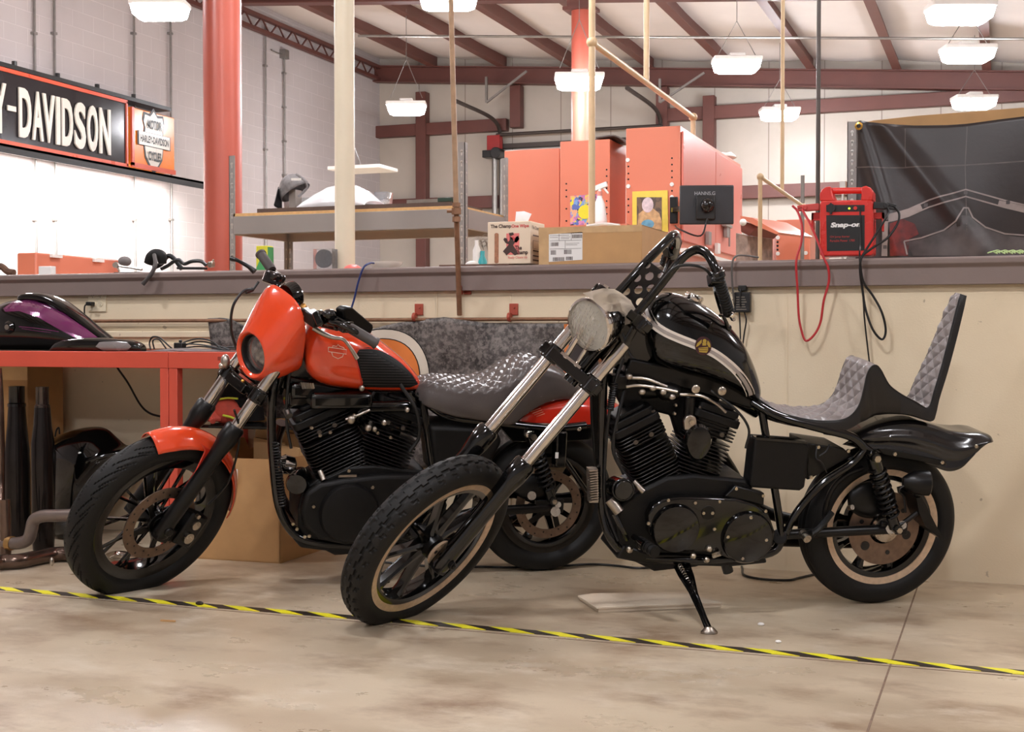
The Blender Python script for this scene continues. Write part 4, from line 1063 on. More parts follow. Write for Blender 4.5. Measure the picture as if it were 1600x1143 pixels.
g.tube([PY(1238, 321, y_), PY(1246, 330, y_), PY(1253, 352, y_ - .03), PY(1252, 378, y_ - .06), PY(1245, 402, yh), PY(1244, 420, yh), PY(1246, 450, yh + .01), PY(1248, 492, yh + .02), PY(1252, 515, yh + .02), PY(1259, 532, yh + .02), PY(1272, 523, yh + .02), PY(1282, 503, yh + .02), PY(1287, 470, yh + .01), PY(1295, 440, yh + .01), PY(1294, 418, yh), PY(1287, 402, yh), PY(1278, 378, y_ - .06), PY(1266, 350, y_ - .03), PY(1256, 332, y_), PY(1254, 326, y_ + .01)], .0052, 8)
g.build('red_cable', M_rc, t)
g = G()
g.tube([PY(1386, 324, y_), PY(1388, 332, y_), PY(1382, 344, y_ - .03), PY(1366, 370, y_ - .04), PY(1352, 392, y_ - .07), PY(1345, 406, yh), PY(1344, 425, yh), PY(1348, 455, yh + .01), PY(1353, 485, yh + .01), PY(1364, 515, yh + .01), PY(1378, 530, yh + .02), PY(1384, 516, yh + .02), PY(1378, 488, yh + .01), PY(1364, 462, yh + .01), PY(1350, 442, yh), PY(1345, 420, yh - .01), PY(1346, 402, yh - .01), PY(1362, 388, y_ - .07), PY(1386, 372, y_ - .04), PY(1402, 350, y_ - .02), PY(1405, 334, y_), PY(1398, 323, y_)], .0052, 8)
g.build('black_cable', M_cable, t)
g = G(); g.tube([jq(1344, 324, .01), jq(1344, 335, .012), jq(1344, 380, .03), PY(1343, 402, yh - .015), PY(1346, 430, yh), PY(1349, 470, yh + .02), PY(1351, 500, yh + .03), PY(1356, 545, yh + .04), PY(1359, 570, yh + .05)], .0038, 6); g.build('charging_cord', M_cable, t)

# ================================================================== tarp, its shelf post and cardboard sheet
YT = 6.72
M_tarp = mat('black_vinyl_tarp', (48, 41, 40), .36, 0, .12, 5, .25, 30)
xl, xr = PY(1339, 200, YT).x, PY(1680, 200, YT).x
def tarp_y(x, z):
    u = (x - xl)
    return YT - .03 - .03 * math.exp(-((u - .03 - (2.0 - z) * .30) / .035) ** 2) - .025 * math.exp(-((u - .10 - (2.1 - z) * .75) / .05) ** 2) - .012 * math.sin(u * 9 + z * 3) - .02 * math.sin(u * 3.1 - z * 4)
tops = [(1338, 193), (1345, 190), (1380, 195), (1430, 197), (1480, 196), (1510, 194), (1560, 188), (1600, 184), (1690, 176)]
def topz(x):
    for i in range(len(tops) - 1):
        a = PY(*tops[i], YT); b = PY(*tops[i + 1], YT)
        if x <= b.x or i == len(tops) - 2:
            return a.z + (b.z - a.z) * (x - a.x) / (b.x - a.x)
t = thing('vinyl_banner', 'large black vinyl tarp with grey and red artwork hung behind the wall at right', 'banner', PY(1470, 400, YT))
def tf(u, v):
    x = xl + u * (xr - xl); z = 1.05 + v * (topz(x) - 1.05); return V((x, tarp_y(x, z), z))
g = G(); g.grid(tf, 110, 60); g.build('vinyl_sheet', M_tarp, t, solid=.003)
g = G(); c = PY(1342, 197, YT - .09); 
for r0, r1 in ((.019, .010),): g.lathe([(r0, 0), (r0, .006), (r1, .008), (r1, 0)], c, (0, -1, 0), 20, closed=True)
g.build('grommet', mat('brass', (206, 160, 80), .25, 1), t)
def ribbon(g, pts, w, mi=0, off=.006, k=10):
    P = [PY(a, b, YT - .04) for a, b in pts]; P = smooth_path(P, k) if k > 1 else P
    top = []; bot = []
    for i, p in enumerate(P):
        d = (P[min(i + 1, len(P) - 1)] - P[max(i - 1, 0)]).normalized(); n = V((-d.z, 0, d.x)) * w / 2
        for q, l in ((p + n, top), (p - n, bot)): l.append(V((q.x, tarp_y(q.x, q.z) - off, q.z)))
    n = len(P); g.add(top + bot, [(i, i + 1, n + i + 1, n + i) for i in range(n - 1)], mi)
M_gp = mat('grey_tarp_ink', (150, 138, 134), .4, 0, .25, 12); M_rp = mat('dark_red_tarp_ink', (108, 30, 26), .5, 0, .6, 22); M_dp = mat('charcoal_tarp_ink', (82, 76, 76), .4, 0, .5, 9)
def dens(pts, n=14):
    out = []
    for i in range(len(pts) - 1):
        for j in range(n): out.append((pts[i][0] + (pts[i + 1][0] - pts[i][0]) * j / n, pts[i][1] + (pts[i + 1][1] - pts[i][1]) * j / n))
    return out + [pts[-1]]
g = G()
for dy, w in ((0, .007), (11, .007)):
    ribbon(g, dens([(1388, 336 + dy), (1420, 327 + dy), (1452, 313 + dy), (1480, 305 + dy), (1509, 296 + dy), (1545, 306 + dy), (1570, 313 + dy), (1600, 320 + dy), (1680, 330 + dy)]), w, 0, k=1)
ribbon(g, dens([(1388, 341), (1420, 332), (1440, 323)]), .03, 0, k=1)
ribbon(g, dens([(1560, 317), (1600, 326), (1680, 336)]), .026, 0, k=1)
ribbon(g, dens([(1382, 400), (1384, 346)]), .028, 0, k=1)
ribbon(g, dens([(1413, 377), (1440, 372), (1475, 360), (1494, 346), (1506, 325), (1513, 325), (1520, 340), (1540, 355), (1570, 365), (1610, 368), (1680, 362)]), .007, 0, k=1)
ribbon(g, dens([(1413, 377), (1418, 398)]), .007, 0, k=1)
for px, py in ((1447, 321), (1509, 301), (1575, 316), (1386, 342), (1383, 386)):
    ribbon(g, [(px - 3, py), (px + 3, py)], .017, 2, off=.009, k=1)
g.build('grey_linework', [M_gp, M_rp, M_dp], t)
def patch(pts, mt, nm, off=.0045, n=16):
    # fill an outline by a fan of small quads following the tarp
    g = G(); xs = [p[0] for p in pts]; 
    def span(px):
        ys = []
        for i in range(len(pts)):
            a, b = pts[i], pts[(i + 1) % len(pts)]
            if (a[0] - px) * (b[0] - px) < 0 or a[0] == px: ys.append(a[1] + (b[1] - a[1]) * (px - a[0]) / ((b[0] - a[0]) or 1))
        return min(ys), max(ys)
    x0, x1 = min(xs) + .01, max(xs) - .01
    def f(u, v):
        px = x0 + (x1 - x0) * u; a, b = span(px); p = PY(px, b + (a - b) * v, YT - .04); return V((p.x, tarp_y(p.x, p.z) - off, p.z))
    g.grid(f, 24, n); g.build(nm, mt, t)
patch([(1391, 350), (1410, 342), (1430, 350), (1436, 366), (1412, 378), (1420, 400), (1391, 400)], M_rp, 'red_patch')
patch([(1416, 379), (1445, 373), (1478, 361), (1497, 347), (1509, 330), (1520, 344), (1542, 358), (1572, 368), (1610, 371), (1680, 366), (1680, 400), (1418, 400)], M_dp, 'charcoal_patch')
# folded seam of the tarp
g = G(); ribbon(g, dens([(1336, 260), (1412, 262), (1500, 258), (1600, 252), (1680, 246)]), .006, 0, off=.003, k=1); ribbon(g, dens([(1414, 200), (1415, 262)]), .004, 0, off=.003, k=1); ribbon(g, dens([(1511, 196), (1508, 258), (1512, 400)]), .004, 0, off=.003, k=1)
g.build('fold_crease', mat('tarp_crease', (92, 84, 80), .4, 0, .3, 20), t)
xa, xb = PY(1324, 200, YT + .06).x, PY(1343, 200, YT + .06).x; zt = PY(1330, 190, YT + .06).z
t = thing('shelf_rack', 'grey punched rack post and frame carrying the black tarp', 'rack', ((xa + 1.2), YT + .3, 0))
g = G(); g.bx(xa, xb, YT + .06, YT + .064, 0, zt); g.bx(xa, xa + .004, YT + .06, YT + .11, 0, zt); k = g.build('post', M_grey, t)
g = G()
for i in range(9):
    z = zt - .05 - i * .048; xm = PY(1332, 200, YT + .06).x - .001; g.cyl((xm, YT + .0585, z), (xm, YT + .066, z), .008, n=10); g.bx(xm - .003, xm + .003, YT + .0585, YT + .066, z - .02, z)
g.build('keyhole', M_white, k)
g = G(); g.bx(xr - .1, xr - .06, YT + .06, YT + .11, 0, zt); g.build('post', M_grey, t)
for z in (zt - .12, 1.2): 
    g = G(); g.bx(xa, xr - .06, YT + .07, YT + .10, z - .05, z); g.build('beam', M_grey, t)
for x in (xa, xr - .1):
    g = G(); g.bx(x, x + .04, YT + .55, YT + .59, 0, zt); g.build('post', M_grey, t)
g = G(); g.bx(xa + .01, xr - .06, YT + .11, YT + .58, 1.30, 1.33); g.build('shelf_board', M_card, t)
g = G(); A = [PY(1352, 191, YT + .14), PY(1365, 188, YT + .14), PY(1430, 181, YT + .14), PY(1600, 168, YT + .14), PY(1690, 161, YT + .14)]
A += [V((A[-1].x, A[-1].y, 1.335)), V((A[0].x, A[0].y, 1.335))]
g.prism(A, (0, .30, 0)); tag(g.build('cardboard_box', M_card), 'large brown cardboard box rising behind the black tarp', 'box')
g = G(); c = PY(1317, 288, 6.9); g.bx(c.x - .014, c.x + .014, 6.88, 6.93, c.z - .03, c.z + .015); g.cyl((c.x, 6.9, 0), (c.x, 6.9, c.z - .03), .006); tag(g.build('white_tag', M_white), 'small white cap on a thin rod beside the rack post', 'cap')
g = G()
for i in range(14):
    a = PY(1543 + i * 4, 395 - (i % 3), 6.12); g.tube([a, a + V((.02, .01, .006)), a + V((.04, 0, -.004))], .003, 5)
tag(g.build('green_scrap', mat('pale_green_leaf', (190, 214, 150), .5)), 'thin pale green scrap lying on the wall cap below the tarp', 'scrap')
# ================================================================== motorcycle building kit
from mathutils.bvhtree import BVHTree
class Bike:
    def __init__(s, rc, fc, lean, rake, steer, wc, wh, turn=0.0):
        rc = PZ(*rc); fc = PZ(*fc); f = (fc - rc).normalized()
        f = Matrix.Rotation(R_(turn), 3, 'Z') @ f
        l = V((0, 0, 1)).cross(f); l = l * math.cos(lean) - V((0, 0, 1)) * math.sin(lean); u = f.cross(l)
        M = Matrix((f, l, u)).transposed().to_4x4(); M.translation = rc
        s.M = M; s.Mi = M.inverted(); s.Y = l
        r = R_(rake); uu = V((-math.sin(r), 0, math.cos(r)))
        n = Matrix.Rotation(R_(steer), 3, uu) @ V((0, 1, 0)); fw = n.cross(uu)
        R3 = M.to_3x3(); c = PZ(wc[0], wc[1], wh)
        F = Matrix((R3 @ fw, R3 @ n, R3 @ uu)).transposed().to_4x4(); F.translation = c
        s.F = F; s.n = R3 @ n; s.u = R3 @ uu; s.fwd = R3 @ fw; s.wc = c; s.rake = r
        s.hax = (s.fwd * math.cos(r) - s.u * math.sin(r)).normalized()     # where the headlight looks
        s.hup = s.hax.cross(s.n) * -1
        if s.hup.dot(s.u) < 0: s.hup = -s.hup
    def l(s, x, y, z): return s.M @ V((x, y, z))
    def w(s, px, py, y=0.0): return PP(px, py, s.M @ V((0, y, 0)), s.Y)
    def f(s, a, b, c): return s.F @ V((a, b, c))
    def fw(s, px, py, n=0.0): return PP(px, py, s.wc + s.n * n, s.n)
    def plate(s, g, pts, y1, y0, mi=None):
        P = [s.w(a, b, y1) for a, b in pts]; g.prism(P, s.Y * (y0 - y1), mi)
    def loft(s, g, st, n=28, e=.85, k=4, skew=0.0, mi=None, cap=True):
        """stations: (top px, bottom px, half width) on the centre plane"""
        A = [s.w(*a[0]) for a in st]; Bm = [s.w(*a[1]) for a in st]; W = [V((a[2], 0, 0)) for a in st]
        if k > 1: A = smooth_path(A, k); Bm = smooth_path(Bm, k); W = smooth_path(W, k)
        rs = []
        for a, b, w in zip(A, Bm, W):
            m = (a + b) / 2; h = (a - b) / 2; ring = []
            for j in range(n):
                t = 2 * PI * j / n; c = math.cos(t); q = math.sin(t)
                sc = math.copysign(abs(c) ** e, c); sq = math.copysign(abs(q) ** e, q)
                ring.append(m + h * sc + s.Y * max(w.x, .001) * sq * (1 - skew * c))
            rs.append(ring)
        g.rings(rs, cap, mi=mi); return rs

class Decal:
    def __init__(s, g): s.t = BVHTree.FromPolygons([V(v) for v in g.v], g.f)
    def hit(s, px, py, off=.0015):
        r = ray(px, py).normalized(); loc, nor, i, d = s.t.ray_cast(CAM, r)
        if loc is None: return None
        if nor.dot(r) > 0: nor = -nor
        return loc + nor * off
    def ribbon(s, g, pts, w, mi=0, k=6, off=.0015):
        P = smooth_path([V((a, b, 0)) for a, b in pts], k) if k > 1 else [V((a, b, 0)) for a, b in pts]
        prev = None; vs = []; 
        for i, p in enumerate(P):
            d = (P[min(i + 1, len(P) - 1)] - P[max(i - 1, 0)]).normalized(); nn = V((-d.y, d.x, 0)) * w / 2
            a = s.hit(p.x + nn.x, p.y + nn.y, off); b = s.hit(p.x - nn.x, p.y - nn.y, off)
            if a is None or b is None: prev = None; continue
            if prev: g.add([prev[0], a, b, prev[1]], [(0, 1, 2, 3)], mi)
            prev = (a, b)
    def fill(s, g, pts, mi=0, nu=26, nv=16, off=.0015):
        xs = [p[0] for p in pts]; x0, x1 = min(xs) + .05, max(xs) - .05
        def span(px):
            ys = []
            for i in range(len(pts)):
                a, b = pts[i], pts[(i + 1) % len(pts)]
                if (a[0] - px) * (b[0] - px) < 0 or a[0] == px: ys.append(a[1] + (b[1] - a[1]) * (px - a[0]) / ((b[0] - a[0]) or 1))
            return min(ys), max(ys)
        grid = []
        for i in range(nu + 1):
            px = x0 + (x1 - x0) * i / nu; a, b = span(px)
            grid.append([s.hit(px, a + (b - a) * j / nv, off) for j in range(nv + 1)])
        for i in range(nu):
            for j in range(nv):
                q = [grid[i][j], grid[i + 1][j], grid[i + 1][j + 1], grid[i][j + 1]]
                if all(x is not None for x in q): g.add(q, [(0, 1, 2, 3)], mi)

M_tan = mat('machined_rim_lip', (212, 186, 158), .42, .45, .12, 60)
M_lip = mat('worn_disc', (132, 112, 98), .42, .85, .15, 40)

def tyre_pattern(kind):
    def blk(s_, t):          # stepped ribs with small z-shaped sipes
        a = abs(t); ph = (s_ / .062) % 1
        st = .009 if ph < .5 else .0
        if abs(a - (.010 + st)) < .0032: return 1
        if min(abs(ph - 0), abs(ph - .5), abs(ph - 1)) < .035 and .008 < a < .021: return 1
        q = (s_ / .062 + (.25 if t > 0 else 0)) % 1
        if .030 < a < .052:
            z = .25 + (.25 if a > .040 else 0)
            if abs(q - z) < .06: return 1
            if abs(a - .040) < .003 and .2 < q < .55: return 1
        return 0
    def org(s_, t):          # long sweeping grooves
        a = abs(t); q = (s_ / .10 + (0 if t > 0 else .5)) % 1
        z = (1.9 * a / .05) ** .75
        if .006 < a < .056 and abs(((q - z + .5) % 1) - .5) < .055: return 1
        if .030 < a < .058 and abs(((q - z - .33 + .5) % 1) - .5) < .045: return 1
        return 0
    return blk if kind == 'blk' else org
def make_tyre(M, R, W, hs, parent, kind=None, nu=640, nv=56):
    g = G(M); pat = tyre_pattern(kind) if kind else None; rc = R - hs
    def fn(u, v):
        th = 2 * PI * u; a = (v - .5) * 2 * R_(118)
        ca, sa = math.cos(a), math.sin(a)
        r = rc + hs * (abs(ca) ** .75) * (1 if ca > 0 else -.75); y = W / 2 * math.copysign(abs(sa) ** .85, sa)
        if abs(a) > R_(90): y *= 1 - .25 * (abs(a) - R_(90)) / R_(28)
        if pat:
            t_ = a * (W / 2)
            if pat(th * R, t_): r -= .006 * max(ca, 0); y -= .003 * math.copysign(1, y)
        elif abs(abs(a) - R_(22)) < .06 or abs(a) < .04: r -= .005
        return V((r * math.cos(th), y, r * math.sin(th)))
    g.grid(fn, nu if pat else 160, nv if pat else 36, wrap=True)
    return g.build('tyre', M_rubber, parent, sharp=50)
def make_wheel(root, name, M, R, W, hs, rimr, style, kind, lip, nsp=9):
    """rim is the part, tyre / spokes / hub are its sub-parts"""
    rw = W * .36
    g = G(M); g.lathe([(rimr, -rw), (rimr + .012, -rw * .98), (rimr + .006, -rw * .6), (rimr - .03, -rw * .35), (rimr - .03, rw * .35), (rimr + .006, rw * .6), (rimr + .012, rw * .98), (rimr, rw), (rimr - .036, rw * .80), (rimr - .042, 0), (rimr - .036, -rw * .80)], (0, 0, 0), (0, 1, 0), 96, closed=True)
    rim = g.build(name, M_gloss, root, sharp=30)
    if lip:
        for s_ in (1, -1):
            g = G(M); g.lathe([(rimr + .010, s_ * rw * 1.10), (rimr - .016, s_ * rw * .98), (rimr - .016, s_ * rw * .84), (rimr + .010, s_ * rw * .98)], (0, 0, 0), (0, 1, 0), 96, closed=True)
            g.build('rim_lip', M_tan, rim)
    make_tyre(M, R, W, hs, rim, kind)
    g = G(M)
    g.lathe([(.0, -.07), (.03, -.07), (.034, -.05), (.045, -.045), (.048, 0), (.045, .045), (.034, .05), (.03, .07), (0, .07)], (0, 0, 0), (0, 1, 0), 32)
    g.build('hub', M_satin, rim)
    r0, r1 = .04, rimr - .034
    for i in range(nsp):
        a = 2 * PI * i / nsp + .2
        if style == 'cast':
            d = V((math.cos(a), 0, math.sin(a))); q = V((-math.sin(a), 0, math.cos(a))); g = G(M)
            rs = []
            for r, w, t in ((r0, .020, .026), (r0 + .05, .013, .022), (r1 - .04, .011, .02), (r1 + .006, .02, .024)):
                rs.append([d * r + q * w * sx + V((0, t * sy, 0)) for sx, sy in ((1, .55), (.45, 1), (-.45, 1), (-1, .55), (-1, -.55), (-.45, -1), (.45, -1), (1, -.55))])
            g.rings(rs); g.build('spoke', M_gloss, rim, sharp=25)
        else:
            g = G(M)
            for sg in (-1, 1):
                p0 = V((math.cos(a) * r0, sg * .03, math.sin(a) * r0)); b = a + sg * .10
                p1 = V((math.cos(b) * r1, sg * .006, math.sin(b) * r1)); g.bar(p0, p1, .011, .012, (0, 1, 0))
            g.build('spoke', M_gloss, rim, bevel=.002)
    return rim
def disc(root, name, M, y, r0, r1, nh, parent=None, mt=None, slots=5, carrier=True):
    par = parent or root
    g = G(M); g.lathe([(r0, y - .0025), (r1, y - .0025), (r1, y + .0025), (r0, y + .0025)], (0, 0, 0), (0, 1, 0), 96, closed=True)
    d = g.build(name, mt or M_lip, par)
    g = G(M)
    for i in range(nh):
        a = 2 * PI * i / nh; r = r0 + (r1 - r0) * (.3 if i % 2 else .7); g.cyl((r * math.cos(a), y - .0032, r * math.sin(a)), (r * math.cos(a), y + .0032, r * math.sin(a)), .0042, n=10)
    if d.parent is not None and d.parent.parent is None: g.build('drilled_hole', M_black, d)
    else: g.build('drilled_hole', M_black, par)
    if carrier:
        g = G(M)
        for i in range(slots):
            a = 2 * PI * i / slots; a2 = a + .5
            g.bar((.03 * math.cos(a), y - .004, .03 * math.sin(a)), (r0 * 1.03 * math.cos(a2), y - .004, r0 * 1.03 * math.sin(a2)), .024, .006, (0, 1, 0))
        g.lathe([(.02, y - .008), (.05, y - .008), (.05, y + .004), (.02, y + .004)], (0, 0, 0), (0, 1, 0), 32, closed=True)
        g.build('disc_carrier', M_satin, par, bevel=.001)
    return d

def round_rect(c, ax, ay, hx, hy, r, k=4):
    out = []
    for (sx, sy, a0) in ((1, 1, 0), (-1, 1, 90), (-1, -1, 180), (1, -1, 270)):
        for i in range(k + 1):
            a = R_(a0 + 90 * i / k); out.append(c + ax * (sx * (hx - r) + r * math.cos(a)) + ay * (sy * (hy - r) + r * math.sin(a)))
    return out
def engine(B, root, ox, oz, tilt, sc_=1.0, wf=1.0):
    """45 degree V twin; returns the crankcase part"""
    M = B.M @ Matrix.Translation((ox, 0, oz)) @ Matrix.Rotation(-R_(tilt), 4, 'Y') @ Matrix.Scale(sc_, 4)
    Y = V((0, 1, 0))
    g = G(M)
    out = [(.235, .02), (.22, .085), (.14, .13), (.05, .165), (-.05, .165), (-.13, .15), (-.24, .13), (-.29, .05), (-.29, -.06), (-.22, -.13), (-.05, -.17), (.10, -.17), (.20, -.11), (.235, -.05)]
    g.prism([V((x, -.13, z)) for x, z in out], (0, .235, 0)); cc = g.build('crankcase', M_wrink, root, bevel=.012)
    for nm, an in (('front_cylinder', 22.5), ('rear_cylinder', -22.5)):
        a = R_(an); ax = V((math.sin(a), 0, math.cos(a))); sx = V((math.cos(a), 0, -math.sin(a)))
        g = G(M); g.cyl(ax * .10, ax * .33, .052, n=24); cyl = g.build(nm, M_satin, root)
        g = G(M)
        for i in range(15):
            d = .115 + i * .0128; w = (.082 + .006 * math.sin(i / 14 * PI) + (.004 if i > 9 else 0)) * wf
            P = round_rect(ax * d, sx, Y, w, w * .98, .03); g.prism(P, ax * .0042)
        g.build('cooling_fin', M_satin, cyl, bevel=.001, bseg=1)
        g = G(M)
        for i in range(4):
            d = .312 + i * .012; P = round_rect(ax * d, sx, Y, .088 * wf, .078, .02); g.prism(P, ax * .0045)
        P = round_rect(ax * .31, sx, Y, .066, .06, .02); g.prism(P, ax * .055); g.build('cylinder_head', M_satin, cyl, bevel=.001, bseg=1)
        g = G(M); P = round_rect(ax * .362, sx, Y, .088 * wf, .08, .022); g.prism(P, ax * .028); P = round_rect(ax * .39, sx, Y, .078 * wf, .070, .022); g.prism(P, ax * .026)
        P = round_rect(ax * .416, sx, Y, .060, .056, .02); g.prism(P, ax * .014)
        g.build('rocker_box', M_wrink, cyl, bevel=.004)
        g = G(M)
        for u_ in (-1, 1):
            for v_ in (-1, 1): g.cyl(ax * .385 + sx * .072 * u_ + Y * .064 * v_, ax * .398 + sx * .072 * u_ + Y * .064 * v_, .007, n=6)
            g.cyl(ax * .33 + sx * .03 * u_ + Y * .078, ax * .33 + sx * .03 * u_ + Y * .088, .009, n=6)
        g.build('head_bolt', mat('dull_grey_bolt', (96, 90, 84), .35, .8), cyl)
        # push rod tubes on the far side
        g = G(M)
        for u_ in (-.03, .03): g.cyl(V((ax.x * .08 + u_ * .6, -.10, .09)), ax * .34 + sx * u_ - Y * .085, .011, n=10)
        g.build('pushrod_tube', M_alu, cyl)
    return cc, M

def suspension(B, root, top, bot, y, name='shock_absorber'):
    a = B.w(*top, y); b = B.w(*bot, y); d = (b - a); Ld = d.length; dn = d.normalized()
    g = G(); g.cyl(a, a + dn * Ld * .35, .026); g.cyl(a - dn * .02, a + dn * .02, .02); g.cyl(a + dn * Ld * .3, b, .013); g.cyl(b - dn * .05, b, .022)
    g.cyl(a + B.Y * -.03, a + B.Y * .03, .018); g.cyl(b - B.Y * .03, b + B.Y * .03, .018); s = g.build(name, M_gloss, root)
    u, w = orth(dn); g = G(); P = []
    for i in range(9 * 12 + 1):
        t = i / 12; P.append(a + dn * (Ld * .16 + Ld * .66 * t / 9) + (u * math.cos(2 * PI * t) + w * math.sin(2 * PI * t)) * .031)
    g.tube(P, .0055, 6, 1); g.build('coil_spring', M_satin, s)
    g = G(); g.cyl(a + B.Y * .03, a + B.Y * .042, .014, n=6); g.cyl(b + B.Y * .03, b + B.Y * .042, .012, n=6); g.build('mount_bolt', M_bolt, s)
    return s

def quilt(s_, t, d, dep):
    a = ((s_ + t) / d) % 1; b = ((s_ - t) / d) % 1
    q = min(min(a, 1 - a), min(b, 1 - b)) * 2
    return dep * (q ** .5)

def seat_surface(B, g, st, i0, i1, crown, dep, dia, nu, nv, k=8, drop=.0, yoff=0.0):
    """st: (top px, half width); top px traced at y=+edge*half width. returns nothing"""
    P = [B.w(*a[0], a[1] * (1 if drop == 0 else 0)) for a in st]; W = [V((a[1], 0, 0)) for a in st]
    P = smooth_path(P, k); W = smooth_path(W, k)
    if drop == 0: P = [p - B.Y * w.x for p, w in zip(P, W)]
    P = P[i0 * k:i1 * k + 1]; W = W[i0 * k:i1 * k + 1]
    cum = [0]
    for i in range(1, len(P)): cum.append(cum[-1] + (P[i] - P[i - 1]).length)
    L = cum[-1]
    def at(u):
        s_ = u * L; j = 0
        while j < len(cum) - 2 and cum[j + 1] < s_: j += 1
        f = (s_ - cum[j]) / max(cum[j + 1] - cum[j], 1e-6)
        tg = (P[min(j + 1, len(P) - 1)] - P[max(j - 1, 0)]).normalized() if j > 0 else (P[1] - P[0]).normalized()
        tg2 = (P[min(j + 2, len(P) - 1)] - P[j]).normalized(); tg = tg.lerp(tg2, f).normalized()
        return P[j].lerp(P[j + 1], f), W[j].x + (W[j + 1].x - W[j].x) * f, tg, s_
    rows = {}
    def fn(u, v):
        key = round(u * nu)
        if key not in rows: rows[key] = at(u)
        p, w, tg, s_ = rows[key]
        up = tg.cross(B.Y) * -1
        if up.dot(B.M.to_3x3() @ V((0, 0, 1))) < 0 and False: up = -up
        t = (v - .5) * 2
        edge = min(1, (1 - abs(t)) * 8, u * 20, (1 - u) * 20)
        h = crown * (1 - t * t) + quilt(s_, t * w, dia, dep) * max(edge, 0) - drop * abs(t) ** 2.6
        return p + B.Y * (t * w) + up * h
    g.grid(fn, nu, nv)
# ================================================================== BLACK CHOPPER
B = Bike((1365, 938), (600, 970), R_(9), 39, 46, (668, 845), .304)
BK = thing('motorcycle', 'black chopper motorcycle with tall narrow backrest and drilled handlebar riser', 'motorcycle', B.M)
M_leather = mat('charcoal_leather', (132, 124, 122), .32, 0, .06, 14, .15, 300)
M_side = mat('black_vinyl_side', (26, 24, 24), .42, 0, .1, 14, .2, 300)
Y = B.Y
# ---- wheels
fw = make_wheel(BK, 'front_wheel', B.F, .372, .115, .060, .280, 'cast', 'blk', True, 9)
g = G(B.F); g.lathe([(.022, .062), (.052, .062), (.052, .072), (.022, .072)], (0, 0, 0), (0, 1, 0), 32, closed=True)
g.build('hub_plate', M_tan, fw)
g = G(B.F)
for i in range(5): a = i * 1.257; g.cyl((.038 * math.cos(a), .07, .038 * math.sin(a)), (.038 * math.cos(a), .0735, .038 * math.sin(a)), .0075, n=12)
g.build('hub_hole', M_black, fw)
rx, rz = .015, .318
MR = B.M @ Matrix.Translation((rx, 0, rz))
rw = make_wheel(BK, 'rear_wheel', MR, .318, .135, .066, .222, 'cast', None, True, 9)
disc(BK, 'brake_disc', MR, .062, .062, .146, 0, parent=rw, carrier=False)
g = G(MR)
for i in range(6): a = i * 1.047 + .3; g.cyl((.1 * math.cos(a), .058, .1 * math.sin(a)), (.1 * math.cos(a), .0665, .1 * math.sin(a)), .018 if i % 2 else .009, n=20)
g.build('disc_hole', M_black, rw)
g = G(MR); g.lathe([(.0, .06), (.05, .06), (.05, .085), (.02, .095), (0, .095)], (0, 0, 0), (0, 1, 0), 24); g.cyl((0, -.14, 0), (0, .13, 0), .012); g.build('axle', M_bolt, rw)
# ---- fork
def fork_leg(B, root, n, t0, t1, t2, r1, r2, mt):
    g = G(B.F); a = .0
    g.lathe([(r1 * .7, t0 - .05), (r1 * 1.05, t0 - .03), (r1 * 1.0, t0 + .05), (r1, t1 - .13), (r1 * 1.12, t1 - .10), (r1 * 1.28, t1 - .07), (r1 * 1.28, t1 - .01), (r1 * 1.1, t1), (0.001, t1)], (a, n, 0), (0, 0, 1), 28)
    sl = g.build('fork_slider', mt, root)
    g = G(B.F); g.cyl((a, n, t1 - .02), (a, n, t2), r2, n=28); g.build('fork_tube', M_chrome, root)
    return sl
for n in (.1, -.1):
    s_ = fork_leg(B, BK, n, 0, .455, 1.0, .033, .0235, M_gloss)
    g = G(B.F); g.cyl((0, n * 1.02, 0), (0, n * 1.45, 0), .016, n=12); g.bolt((0, n * 1.45, 0), (0, n, 0), .012, .008); g.ob((-.0, n, -.02), (1, 0, 0), (0, 1, 0), (0, 0, 1), .05, .055, .07)
    g.build('axle_clamp', M_satin, s_, bevel=.006)
g = G(B.F); g.cyl((0, -.13, 0), (0, .13, 0), .011); g.build('front_axle', M_bolt, BK)
tc = (B.F.inverted() @ B.fw(880, 578, 0)).z
th = (B.F.inverted() @ B.fw(985, 498, .1)).z
g = G(B.F); P = [V((x, y, tc)) for x, y in ((.035, -.14), (.035, .14), (-.0, .15), (-.05, .09), (-.07, 0), (-.05, -.09), (0, -.15))]; g.prism(P, (0, 0, .045))
for n in (.1, -.1): g.cyl((0, n, tc - .008), (0, n, tc + .055), .036, n=24)
g.build('lower_triple_clamp', M_gloss, BK, bevel=.006)
g = G(B.F); P = [V((x, y, th)) for x, y in ((.03, -.13), (.03, .13), (-.0, .145), (-.05, .09), (-.08, 0), (-.05, -.09), (0, -.145))]; g.prism(P, (0, 0, .035))
for n in (.1, -.1): g.cyl((0, n, th - .01), (0, n, th + .04), .036, n=24)
g.build('upper_triple_clamp', M_gloss, BK, bevel=.005)
g = G(B.F)
for n in (.1, -.1): g.cyl((0, n, th + .04), (0, n, th + .05), .02, n=6)
g.build('fork_cap', M_chrome, BK)
g = G(B.F); g.cyl((-.055, 0, tc - .02), (-.055, 0, th + .05), .03, n=20); g.build('steering_stem', M_gloss, BK)
# bracket rods between clamps
g = G(B.F); g.cyl((.03, .02, tc + .04), (.07, .02, tc + .16), .008); g.cyl((.035, -.03, tc + .04), (.075, -.03, tc + .16), .011); g.bx(.03, .05, -.05, .05, tc + .04, tc + .05); g.build('headlight_stay', M_chrome, BK)
